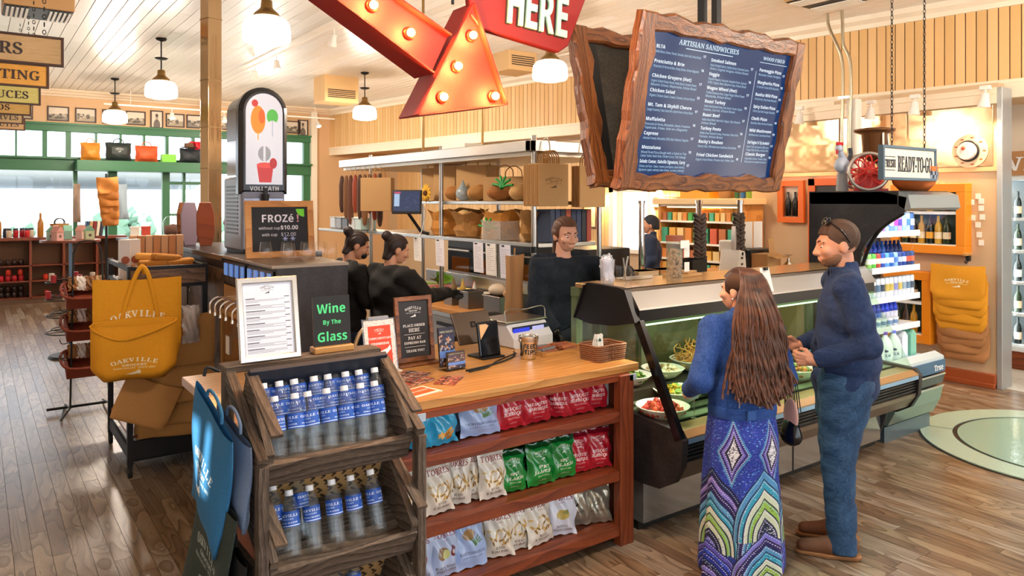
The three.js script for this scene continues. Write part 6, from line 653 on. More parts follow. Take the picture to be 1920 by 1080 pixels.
  const ys = [0.27, 0.62, 0.97, 1.32, 1.68]; ys.forEach((y) => wp('shelf', [bb(9.42, 9.88, y - 0.03, y, z0 + 0.07, z1 - 0.07)], mat('#eaf4f6', 0.4), f)); wp('light_strip', [bb(9.44, 9.47, 0.3, 2.08, z0 + 0.075, z0 + 0.09)], mat('#f0fbff', 0.4, 0, { emissive: '#eaf8ff', emissiveIntensity: 2 }), f); { const l = new THREE.RectAreaLight(new THREE.Color(0.9, 0.97, 1), 10, 0.1, 1.7); l.position.set(-0.19, 1.2, -0.62); l.name = 'panel_light'; f.add(l); f.updateMatrixWorld(true); l.lookAt(9.7, 1.2, -2.9); }
  ys.forEach((y, i) => { for (let k = 0; k < 8; k++) { const o = thing('fridge_wine_bottle', `dark wine bottle on shelf ${['one', 'two', 'three', 'four', 'five'][i]} from the bottom of the wine fridge`, 'bottle', [9.52, y, -3.5 + k * 0.11], 0, 'bottles in the wine fridge'); part('glass', bottle, mats[(k + i) % 2 ? 0 : 3], o); part('label', cy(0.0378, 0.0378, 0.08, 0, 0.09, 0, 12), mat(['#e8d8c0', '#d8b890', '#f0ece4'][(k + i) % 3], 0.5), o); } });
}
{ // drinks in the cooler
  const can = la([[0, 0], [0.024, 0.002], [0.031, 0.012], [0.031, 0.11], [0.025, 0.12], [0, 0.119]], 14), tall = la([[0, 0], [0.024, 0.002], [0.0285, 0.012], [0.0285, 0.145], [0.024, 0.157], [0, 0.156]], 14), bot = la([[0, 0], [0.03, 0.003], [0.031, 0.12], [0.026, 0.15], [0.012, 0.18], [0.012, 0.205], [0, 0.207]], 14);
  const set = (y, geo, cols, nm, lb, gp, dz = 0.064, rows = 2, h = 0.12) => { for (let r = 0; r < rows; r++) cols.forEach((c, k) => { const o = thing(nm, lb.replace('#', c[1]), nm.includes('bottle') ? 'bottle' : 'can', [CX0 + 0.04 + k * 0.0675, y, -3.14 - r * 0.09], 0, gp); part('body', geo, mat(c[0], 0.25, 0.35), o); part('printed_band', cy(0.0316, 0.0316, h * 0.35, 0, h * 0.5, 0, 14), mat(c[2], 0.35), o); }); };
  const C = (...a) => a.map((s) => s.split(' ')).map(([a1, b1, c1]) => [a1, b1.replace(/_/g, ' '), c1]);
  set(1.62, tall, C('#3a3f48 charcoal #c8ccd4', '#4a4f58 graphite #dfe3ea', '#8fb8e8 sky_blue #e8f0fa', '#b06fd0 violet #7a3fa8', '#a8c4e0 pale_blue #1f4fa8', '#6f8fe0 periwinkle #f0f4fa', '#7fa8e8 light_blue #d83a9a', '#c08fe0 lilac #4a2f8f', '#8fb0d8 steel_blue #e8eef8', '#a8c8e8 ice_blue #3f6fb8', '#3f5f8f dark_blue #b8c8e0'), 'drink_can', 'tall # can on the top cooler shelf', 'cans on the top cooler shelf', 0.06, 2, 0.155);
  set(1.335, can, C('#8fc86a green #e8f4e0', '#5fb84a leaf_green #f0f8ea', '#b8453a red #e8c8c0', '#2f4fa8 blue #c8d8f8', '#5f9fe0 azure #f0f8ff', '#2a5fb0 cobalt #d8e8ff', '#8fb8e0 light_blue #3f6fb8', '#33488a indigo #a8b8e8', '#1f3f8a navy #c0d0f0', '#26386a midnight #e04a2a', '#30487a dark_blue #d8603a'), 'soda_can', '# can on the second cooler shelf', 'cans on the second cooler shelf', 0.06, 1, 0.12);
  set(1.335, bot, C('#8fc86a green #e8f4e0', '#d88a8a pink #e8e0e0', '#8a3a2a russet #e8c8c0', '#1f3a9a royal_blue #8fa8e8', '#2a4fb8 blue #c8d8f8', '#24409a ultramarine #a8b8f0', '#2f5fb0 cobalt #d8e8ff', '#16307a navy #8898d8', '#1a2f70 dark_navy #c0d0f0', '#202f66 midnight #e04a2a', '#1f2f60 ink_blue #c8d8f0'), 'soda_bottle', '# bottle behind the cans on the second cooler shelf', 'bottles on the second cooler shelf', 0.06, 1, 0.15);
  thingsFix();
  function thingsFix() { scene.children.filter((o) => /^soda_bottle/.test(o.name)).forEach((o) => { o.position.z -= 0.1; }); }
  set(1.1, tall, C('#dfe6ee white #8fa8c0', '#e8eef4 pale_grey #3f4f5f', '#d8e0ea frosted #5f7f9f', '#e4eaf0 silver_white #2f3f4f', '#dfe6ee cloudy_white #c8b45a', '#e8eef4 milk_white #c8b45a', '#d8dcf0 lavender_white #8a8fd0', '#e0e6f0 pearl #c8b45a', '#dfe6ee chalk_white #8fa8c0', '#e8eef4 plain_white #5f7f9f', '#d8e0ea grey_white #3f4f5f'), 'sparkling_can', '# slim can on the third cooler shelf', 'cans on the third cooler shelf', 0.06, 1, 0.155);
  set(0.86, bot, C('#1f3fc8 bright_blue #3f6fe8', '#2444d0 vivid_blue #4f7fe8', '#1f3fc8 deep_blue #e8e8f8', '#2848d8 electric_blue #f0f0ff', '#2040c0 royal_blue #e8ecff', '#2444d0 sapphire #f0f0ff'), 'water_flask', '# water bottle on the fourth cooler shelf', 'blue bottles on the fourth cooler shelf', 0.06, 1, 0.15); scene.children.filter((o) => /^water_flask/.test(o.name)).forEach((o, i) => { o.position.x += 0.22; o.position.z -= 0.08; });
  for (let k = 0; k < 5; k++) { const o = thing('yogurt_tub', 'small white and brown tub at the front of the fourth cooler shelf', 'tub', [5.74 + k * 0.09, 0.86 + (k === 1 ? 0.07 : 0), -3.14], 0, 'tubs on the fourth cooler shelf'); if (k === 1) o.position.y = 0.86; part('cup', la([[0, 0], [0.03, 0.002], [0.038, 0.065], [0.04, 0.07], [0, 0.07]], 16), mat(k === 0 ? '#b8843a' : '#e4ebf2', 0.35), o); part('band', cy(0.035, 0.037, 0.03, 0, 0.035, 0, 16), mat('#6f8fb8', 0.4), o); }
  [['#8fd6e8', 5.72], ['#e8f0fa', 5.85], ['#e6eef8', 5.98], ['#dfe9f2', 6.16], ['#7fc0a8', 6.3]].forEach(([c, x], k) => { const o = thing(k < 3 ? 'milk_jug' : 'milk_carton', ['turquoise', 'white purple capped', 'white blue printed', 'pale', 'green'][k] + (k < 3 ? ' milk jug' : ' milk carton') + ' in the well of the drinks cooler', k < 3 ? 'milk jug' : 'carton', [x, 0.6, k < 3 ? -3.08 : -3.12]); if (k < 3) { part('jug', la([[0, 0], [0.055, 0.003], [0.06, 0.02], [0.06, 0.12], [0.045, 0.17], [0.02, 0.205], [0.02, 0.22]], 20), mat('#eef3f8', 0.35), o); part('cap', cy(0.022, 0.021, 0.022, 0, 0.226, 0, 14), mat(k === 1 ? '#6a3fb0' : '#5f6fd0', 0.4), o); part('label', cy(0.0608, 0.0608, 0.08, 0, 0.075, 0, 20), mat('#ffffff', 0.5, 0, { map: cv(256, 64, (g, w, h) => { fillR(g, '#eef3f8', 0, 0, w, h); for (let i = 0; i < 3; i++) { txt(g, 'MILK', 42 + i * 86, 44, 'bold 24px sans-serif', '#26385f'); blob(g, '#26385f', 42 + i * 86, 16, 16, 8); } }) }), o); } else { part('carton', bx(0.09, 0.17, 0.09, 0, 0.085, 0, 0.003), mat(c, 0.5), o); part('gable', ex([[-0.045, 0.17], [0.045, 0.17], [0, 0.21]], 0.09).translate(0, 0, -0.045), mat(c, 0.5), o); } });
}

// ---------- people ----------
function netMesh(f, lo, hi, h) {   // surface nets of f = 0
  const n = [0, 1, 2].map((k) => Math.ceil((hi[k] - lo[k]) / h) + 1), [nx, ny, nz] = n, val = new Float32Array(nx * ny * nz), id = new Int32Array(nx * ny * nz).fill(-1), I = (x, y, z) => x + nx * (y + ny * z);
  for (let z = 0; z < nz; z++) for (let y = 0; y < ny; y++) for (let x = 0; x < nx; x++) val[I(x, y, z)] = f(lo[0] + x * h, lo[1] + y * h, lo[2] + z * h);
  const pos = [], idx = [], off = [0, 1, nx, nx + 1, nx * ny, nx * ny + 1, nx * ny + nx, nx * ny + nx + 1], cr = off.map((_, k) => [k & 1, (k >> 1) & 1, k >> 2]), ed = [[0, 1], [2, 3], [4, 5], [6, 7], [0, 2], [1, 3], [4, 6], [5, 7], [0, 4], [1, 5], [2, 6], [3, 7]];
  for (let z = 0; z < nz - 1; z++) for (let y = 0; y < ny - 1; y++) for (let x = 0; x < nx - 1; x++) {
    const b = I(x, y, z); let m = 0; for (let k = 0; k < 8; k++) if (val[b + off[k]] < 0) m |= 1 << k; if (m === 0 || m === 255) continue;
    let sx = 0, sy = 0, sz = 0, c = 0; for (const [p, q] of ed) { const a = val[b + off[p]], e = val[b + off[q]]; if ((a < 0) === (e < 0)) continue; const t = a / (a - e); sx += lerp(cr[p][0], cr[q][0], t); sy += lerp(cr[p][1], cr[q][1], t); sz += lerp(cr[p][2], cr[q][2], t); c++; }
    id[b] = pos.length / 3; pos.push(lo[0] + (x + sx / c) * h, lo[1] + (y + sy / c) * h, lo[2] + (z + sz / c) * h);
  }
  for (let z = 1; z < nz - 1; z++) for (let y = 1; y < ny - 1; y++) for (let x = 1; x < nx - 1; x++) {
    const b = I(x, y, z), s0 = val[b] < 0, q = (a, c, d, e, fl) => { if (a < 0 || c < 0 || d < 0 || e < 0) return; fl ? idx.push(a, c, d, a, d, e) : idx.push(a, d, c, a, e, d); };
    if (s0 !== (val[b + 1] < 0)) q(id[b - nx - nx * ny], id[b - nx * ny], id[b], id[b - nx], s0);
    if (s0 !== (val[b + nx] < 0)) q(id[b - 1 - nx * ny], id[b - 1], id[b], id[b - nx * ny], s0);
    if (s0 !== (val[b + nx * ny] < 0)) q(id[b - 1 - nx], id[b - nx], id[b], id[b - 1], s0);
  }
  const g = new THREE.BufferGeometry(), nr = new Float32Array(pos.length), uv = new Float32Array(pos.length / 3 * 2), e = h * 0.6;
  for (let i = 0; i < pos.length; i += 3) { const [x, y, z] = [pos[i], pos[i + 1], pos[i + 2]], gx = f(x + e, y, z) - f(x - e, y, z), gy = f(x, y + e, z) - f(x, y - e, z), gz = f(x, y, z + e) - f(x, y, z - e), l = hyp(gx, gy, gz) || 1; nr[i] = gx / l; nr[i + 1] = gy / l; nr[i + 2] = gz / l; uv[i / 3 * 2] = x + z * 0.8; uv[i / 3 * 2 + 1] = y; }
  g.setAttribute('position', new THREE.Float32BufferAttribute(pos, 3)); g.setAttribute('normal', new THREE.BufferAttribute(nr, 3)); g.setAttribute('uv', new THREE.BufferAttribute(uv, 2)); g.setIndex(idx); return g;
}
// shapes: ['c', a, ra, b, rb] tapered capsule, ['e', centre, radii] ellipsoid
function field(shapes, k, o = {}) {
  const S = shapes.map((s) => s[0] === 'c' ? [0, ...s[1], s[2], s[3][0] - s[1][0], s[3][1] - s[1][1], s[3][2] - s[1][2], s[4]] : [1, ...s[1], ...s[2]]);
  const { cut, warp } = o;
  return (x, y, z) => {
    let d = 1e3; for (const s of S) {
      let v; if (s[0] === 0) { const px = x - s[1], py = y - s[2], pz = z - s[3], L = s[5] * s[5] + s[6] * s[6] + s[7] * s[7], t = L ? clamp((px * s[5] + py * s[6] + pz * s[7]) / L) : 0; v = hyp(px - s[5] * t, py - s[6] * t, pz - s[7] * t) - lerp(s[4], s[8], t); }
      else { const a = (x - s[1]) / s[4], b = (y - s[2]) / s[5], c = (z - s[3]) / s[6], k0 = hyp(a, b, c), k1 = hyp(a / s[4], b / s[5], c / s[6]); v = k1 > 1e-6 ? k0 * (k0 - 1) / k1 : -Math.min(s[4], s[5], s[6]); }
      const h = Math.max(k - abs(d - v), 0) / k; d = Math.min(d, v) - h * h * k * 0.25;
    }
    if (warp) d += warp(x, y, z); if (cut) d = Math.max(d, cut(x, y, z)); return d;
  };
}
const meshOf = (shapes, k, h, o = {}) => { const lo = [1e3, 1e3, 1e3], hi = [-1e3, -1e3, -1e3], ext = (p, r) => { for (let i = 0; i < 3; i++) { const q = Array.isArray(r) ? r[i] : r; lo[i] = Math.min(lo[i], p[i] - q - 0.03); hi[i] = Math.max(hi[i], p[i] + q + 0.03); } }; for (const s of shapes) if (s[0] === 'c') { ext(s[1], s[2]); ext(s[3], s[4]); } else ext(s[1], s[2]); return netMesh(field(shapes, k, o), lo, hi, h); };
const folds = (a, s = 1) => (x, y, z) => a * (sin(x * 21 * s + y * 33 * s + sin(z * 17 * s) * 1.5) * 0.6 + sin(y * 47 * s - x * 13 + z * 29) * 0.4);
function handShapes(w, d, nrm, side, curl = 0.5) {   // wrist point, pointing direction, palm normal, thumb side
  const W = V(...w), Dv = V(...d).normalize(), Sd = V(...side).addScaledVector(Dv, -V(...side).dot(Dv)).normalize(), N = V().crossVectors(Dv, Sd).normalize(); if (N.dot(V(...nrm)) < 0) N.negate();
  const P = (a, b, c) => W.clone().addScaledVector(Dv, a).addScaledVector(Sd, b).addScaledVector(N, c).toArray(), out = [['c', P(-0.02, 0, 0), 0.026, P(0.02, 0, 0), 0.024]];
  [[0.027, 0.085, 0.07], [0.009, 0.09, 0.078], [-0.01, 0.086, 0.072], [-0.027, 0.078, 0.058]].forEach(([s, k, L], i) => { const c1 = curl * (0.8 + i * 0.1), c2 = c1 + curl * 1.1, a = P(k, s, 0), b = P(k + cos(c1) * L * 0.5, s, sin(c1) * L * 0.5), c = P(k + cos(c1) * L * 0.5 + cos(c2) * L * 0.5, s, sin(c1) * L * 0.5 + sin(c2) * L * 0.5); out.push(['c', P(0.015, s * 0.6, 0), 0.014, a, 0.0125], ['c', a, 0.0105, b, 0.0095], ['c', b, 0.0095, c, 0.008]); });
  out.push(['c', P(0.015, 0.02, 0.004), 0.015, P(0.05, 0.045, 0.018), 0.012], ['c', P(0.05, 0.045, 0.018), 0.011, P(0.082, 0.045, 0.034), 0.009]); return out;
}
function person(o) {
  const t = thing('person', o.label, 'person', o.pos, o.turn), s = o.h / 1.8, q = (p) => p.map((v) => v * s), w = o.build ?? 1, J = { sh: 0.185 * w, hip: 0.1, ...o.j };
  const armL = o.armL ?? [[0.26, 1.2, -0.02], [0.27, 0.95, 0.06]], armR = o.armR ?? [[-0.26, 1.2, -0.02], [-0.27, 0.95, 0.06]], shL = [J.sh, 1.45, 0], shR = [-J.sh, 1.45, 0], fz = o.feet ?? [[0.11, 0.02], [-0.11, -0.06]], yaw = o.yaw ?? 0, pit = o.pitch ?? 0, skin = o.skin ?? M.skin;
  const leg = (i, r) => { const x = i ? fz[1][0] : fz[0][0], z = i ? fz[1][1] : fz[0][1], hx = i ? -J.hip : J.hip; return [['c', [hx, 0.92, 0], 0.098 * r, [lerp(hx, x, 0.5), 0.52, z * 0.5 + 0.02], 0.066 * r], ['c', [lerp(hx, x, 0.5), 0.52, z * 0.5 + 0.02], 0.064 * r, [x, 0.1, z], 0.045 * r]]; };
  const arm = (a, sh0, r) => [['c', sh0, 0.062 * r, a[0], 0.048 * r], ['c', a[0], 0.046 * r, a[1], 0.034 * r]];
  const torso = (r) => [['e', [0, 1.3, -0.005], [0.165 * w * r, 0.2, 0.115 * r]], ['e', [0, 1.05, 0], [0.15 * w * r, 0.2, 0.108 * r]], ['e', [0, 0.93, -0.01], [0.165 * w * r, 0.12, 0.118 * r]], ['c', shL, 0.058 * r, shR, 0.058 * r]];
  const sc = (list) => list.map((e) => e[0] === 'c' ? ['c', q(e[1]), e[2] * s, q(e[3]), e[4] * s] : ['e', q(e[1]), q(e[2])]);
  // head in its own frame around the neck joint, then turned
  const hs = o.headScale ?? 1.07, hd = (p) => p.map((v, i) => v * hs * s), E = (p, r) => ['e', hd(p), hd(r)], Cc = (a, ra, b, rb) => ['c', hd(a), ra * hs * s, hd(b), rb * hs * s], fem = o.fem;
  const head = [E([0, 0.165, -0.012], [0.076, 0.09, 0.095]), E([0, 0.12, 0.03], [fem ? 0.058 : 0.062, 0.085, 0.066]), E([0, 0.062, 0.058], [0.03, 0.022, 0.026]), Cc([0, 0.148, 0.094], 0.009, [0, 0.112, 0.113], 0.013), E([0.016, 0.108, 0.1], [0.011, 0.009, 0.011]), E([-0.016, 0.108, 0.1], [0.011, 0.009, 0.011]), E([0, 0.168, 0.078], [0.05, 0.014, 0.016]), E([0, 0.083, 0.09], [0.022, 0.007, 0.01]), E([0, 0.073, 0.087], [0.019, 0.007, 0.01]), E([0.076, 0.128, -0.012], [0.012, 0.03, 0.018]), E([-0.076, 0.128, -0.012], [0.012, 0.03, 0.018]), E([0.042, 0.118, 0.066], [0.022, 0.02, 0.022]), E([-0.042, 0.118, 0.066], [0.022, 0.02, 0.022])];
  const nk = V(0, 1.522 * s, 0.01 * s), turnHead = (g) => g.rotateX(pit).rotateY(yaw).translate(nk.x, nk.y, nk.z);
  const headG = turnHead(meshOf(head, 0.018 * s, 0.0055)), bodyG = meshOf(sc([...torso(0.86), ...leg(0, 0.85), ...leg(1, 0.85), ...arm(armL, shL, 0.8), ...arm(armR, shR, 0.8), ['c', [0, 1.42, -0.01], 0.066, [0, 1.62, 0.0], 0.052], ['c', [fz[0][0], 0.08, fz[0][1]], 0.04, [fz[0][0], 0.04, fz[0][1] + 0.1], 0.03], ['c', [fz[1][0], 0.08, fz[1][1]], 0.04, [fz[1][0], 0.04, fz[1][1] + 0.1], 0.03]]), 0.03, 0.016);
  const hand = (a, h) => { const dir = h?.dir ?? a[1].map((v, i) => v - a[0][i]), g = handShapes([0, 0, 0], dir, h?.palm ?? [0, -1, 0.2], h?.thumb ?? [0, 0.6, 1], h?.curl ?? 0.5).map((e) => ['c', e[1].map((v) => v * s), e[2] * s, e[3].map((v) => v * s), e[4] * s]); return meshOf(g, 0.006, 0.0045).translate(...q(a[1])); };
  const hL = hand(armL, o.handL), hR = hand(armR, o.handR);
  part('body', [bodyG, headG, ...(o.gloves ? [] : [hL, hR])], skin, t); if (o.gloves) part('gloves', [hL, hR], M.black, t);
  // face details
  const fg = (g) => turnHead(g), eyeW = mat('#f0ece6', 0.2), iris = mat('#3a2a1e', 0.15), P3 = (x, y, z, r) => sp(r * s, x * s * hs, y * s * hs, z * s * hs, 10);
  part('eyes', [fg(P3(0.031, 0.143, 0.076, 0.012)), fg(P3(-0.031, 0.143, 0.076, 0.012))], eyeW, t); part('irises', [fg(P3(0.031, 0.141, 0.083, 0.0066)), fg(P3(-0.031, 0.141, 0.083, 0.0066))], iris, t);
  const brow = (x) => fg(tu([[x * 0.4, 0.166, 0.094], [x, 0.173, 0.09], [x * 1.7, 0.163, 0.072]].map((p) => hd(p)), 0.0045 * s, 5)); part('eyebrows', [brow(0.03), brow(-0.03)], o.hairM, t); part('lips', [fg(meshOf([E([0, 0.0825, 0.0935], [0.021, 0.005, 0.009]), E([0, 0.074, 0.0915], [0.018, 0.0055, 0.009])], 0.004, 0.003))], mat(fem ? '#b56a62' : '#b0705c', 0.4), t);
  // clothing
  const cut0 = (y0) => (x, y, z) => y0 * s - y;
  if (o.trousers) { const jl = (i) => { const [x, z] = fz[i], hx = i ? -J.hip : J.hip; return [['c', [hx, 0.92, 0], 0.115 * w, [lerp(hx, x, 0.5), 0.5, z * 0.5 + 0.025], 0.083], ['c', [lerp(hx, x, 0.5), 0.5, z * 0.5 + 0.025], 0.083, [x, 0.02, z - 0.01], 0.074]]; }; part('trousers', meshOf(sc([...jl(0), ...jl(1), ['e', [0, 0.94, -0.01], [0.18 * w, 0.13, 0.135]]]), 0.02, 0.012, { cut: (x, y, z) => Math.max(0.035 * s - y, y - 1.04 * s), warp: (x, y, z) => 0.005 * sin(y * 52 + x * 17 + z * 23) * sin(y * 19 + z * 31) + 0.003 * sin(z * 60 + y * 30) }), o.trousers, t); }
  if (o.shoes) for (const [x, z] of fz) { const shoe = part('shoe', [meshOf(sc([['c', [x, 0.07, z - 0.05], 0.042, [x, 0.06, z + 0.06], 0.046], ['c', [x, 0.055, z + 0.06], 0.045, [x, 0.045, z + 0.19], 0.034]]), 0.02, 0.007, { cut: (a, y) => 0.02 - y })], o.shoes, t); part('shoe_sole', [meshOf(sc([['c', [x, 0.03, z - 0.06], 0.046, [x, 0.03, z + 0.07], 0.05], ['c', [x, 0.03, z + 0.07], 0.05, [x, 0.03, z + 0.2], 0.038]]), 0.01, 0.006, { cut: (a, y) => Math.max(y - 0.026, 0.002 - y) })], mat('#9a6a40', 0.6), shoe); }
  const top = o.top, hem = top.hem ?? 0.86, list = [...torso(1.12 * (top.loose ?? 1)), ...arm(armL, shL, 1.25 * (top.loose ?? 1)), ...arm(armR, shR, 1.25 * (top.loose ?? 1)), ['c', [0.09, 1.5, -0.01], 0.05, [-0.09, 1.5, -0.01], 0.05]]; if (top.extra) list.push(...top.extra); if (top.collar) list.push(['c', [0, 1.47, 0], 0.08, [0, 1.55, 0.0], 0.082]);
  const wr = [armL, armR].map((a) => { const dv = V(...a[1]).sub(V(...a[0])).normalize(), c = V(...q(a[1])).addScaledVector(dv, (top.short ? -0.14 : -0.012) * s); return [c, dv]; });
  const cutTop = (x, y, z) => { let v = Math.max(hem * s - y, y - (top.collar ? 1.575 : 1.53) * s - (z < 0 ? 0.01 : -0.02)); for (const [c, dv] of wr) { const a = (x - c.x) * dv.x + (y - c.y) * dv.y + (z - c.z) * dv.z, r = hyp(x - c.x, y - c.y, z - c.z); if (r < 0.2) v = Math.max(v, Math.min(a, 0.12 - r + 0.1)); } const nx = hyp(x, z - 0.01); if (y > 1.5 * s) v = Math.max(v, 0.06 * s - nx); return v; };
  part(top.name ?? 'jacket', meshOf(sc(list), 0.035, 0.012, { cut: cutTop, warp: folds(top.fold ?? 0.005) }), top.m, t);
  // hair shell
  if (o.hair) { const HS = [E([0, 0.178, -0.014], [0.084, 0.094, 0.103])]; for (const e of o.hair.extra ?? []) HS.push(e[0] === 'c' ? Cc(e[1], e[2], e[3], e[4]) : E(e[1], e[2])); part('hair', turnHead(meshOf(HS, 0.02, 0.006, { cut: o.hair.cut ? (x, y, z) => o.hair.cut(x / s / hs, y / s / hs, z / s / hs) * s : (x, y, z) => { const Y = y / s / hs, Z = z / s / hs; return Math.max((0.112 + clamp((Z + 0.03) * 0.9, -0.03, 0.09)) - Y, Math.min(Z - 0.05, 0.195 - Y + Z * 0.1)) * s; }, warp: (x, y, z) => 0.0022 * sin(x * 260 + y * 60) })), o.hairM, t); }
  return { t, s, turnHead, q, hd, E, Cc };
}
const denim = (c, c2) => mat('#ffffff', 0.85, 0, { map: rep(speckle(c, 30, 60), 3, 3), bumpMap: rep(weaveBump, 8, 8), bumpScale: 0.0008 });
{ // man in the navy fleece
  const hairM = mat('#4a3222', 0.7), f = Math.atan2(-0.62, -0.78);
  const p = person({ label: 'man in a navy fleece jacket, blue jeans and brown shoes looking down', pos: [3.82, 0, -2.24], turn: f, h: 1.8, build: 1.26, skin: mat('#d79a7c', 0.5), hairM, yaw: 0.12, pitch: 0.14, armL: [[0.285, 1.17, -0.08], [0.2, 1.06, 0.17]], armR: [[-0.28, 1.17, -0.06], [-0.14, 1.08, 0.22]], handL: { curl: 0.9, palm: [-1, 0, 0], thumb: [0, 1, 0.3], dir: [-0.45, 0.05, 1] }, handR: { curl: 0.9, palm: [1, 0, 0], thumb: [0, 1, 0.3], dir: [0.4, 0, 1] }, feet: [[0.13, 0.03], [-0.1, 0.0]], trousers: denim('#27496b'), shoes: mat('#6a4228', 0.6, 0, { bumpMap: noiseBump, bumpScale: 0.001 }), top: { name: 'fleece_jacket', m: mat('#ffffff', 0.95, 0, { map: rep(speckle('#1f3358', 30, 120), 6, 6) }), hem: 0.83, collar: true, loose: 1.06, fold: 0.007, extra: [['e', [0, 1.02, -0.01], [0.222, 0.34, 0.18]]] }, hair: {} });
  p.t.scale.setScalar(0.98);
  part('beard', p.turnHead(meshOf([p.E([0, 0.088, 0.038], [0.066, 0.055, 0.062]), p.E([0, 0.06, 0.06], [0.034, 0.026, 0.03])], 0.01, 0.006, { cut: (x, y, z) => { const s = p.s, Y = y / s, Z = z / s; return Math.max(Y - 0.118 + Z * 0.35, Math.min(Y - 0.07, 0.02 - abs(x / s)) * (Z > 0.06 ? 1 : -1) - (Z > 0.06 ? 0 : 1)) * s; }, warp: (x, y, z) => 0.0012 * sin(x * 700 + y * 500) })), mat('#8a6044', 0.9), p.t);
  const G = (g) => p.turnHead(g); part('sunglasses', [G(tu([[0.08, 0.15, -0.045], [0.09, 0.215, -0.01], [0.066, 0.262, 0.03]].map(p.hd), 0.004, 6)), G(tu([[-0.08, 0.15, -0.045], [-0.09, 0.215, -0.01], [-0.066, 0.262, 0.03]].map(p.hd), 0.004, 6)), ...[0.033, -0.033].map((x) => G(new THREE.SphereGeometry(0.033, 12, 8).scale(1, 0.75, 0.25).rotateX(-0.6).translate(...p.hd([x, 0.268, 0.036])))), G(rod(p.hd([0.02, 0.27, 0.04]), p.hd([-0.02, 0.27, 0.04]), 0.004))], M.blackGloss, p.t);
  const pk = part('side_pocket', [tu([[0.2, 1.03, 0.06], [0.195, 0.96, 0.075], [0.19, 0.9, 0.085]].map(p.q), 0.003, 5)], mat('#3a5580', 0.6), p.t);
  part('phone', [bx(0.07, 0.012, 0.14, 0, 0, 0, 0.005).rotateX(-0.4).translate(0.03, 1.1, 0.33)], M.blackGloss, p.t);
}
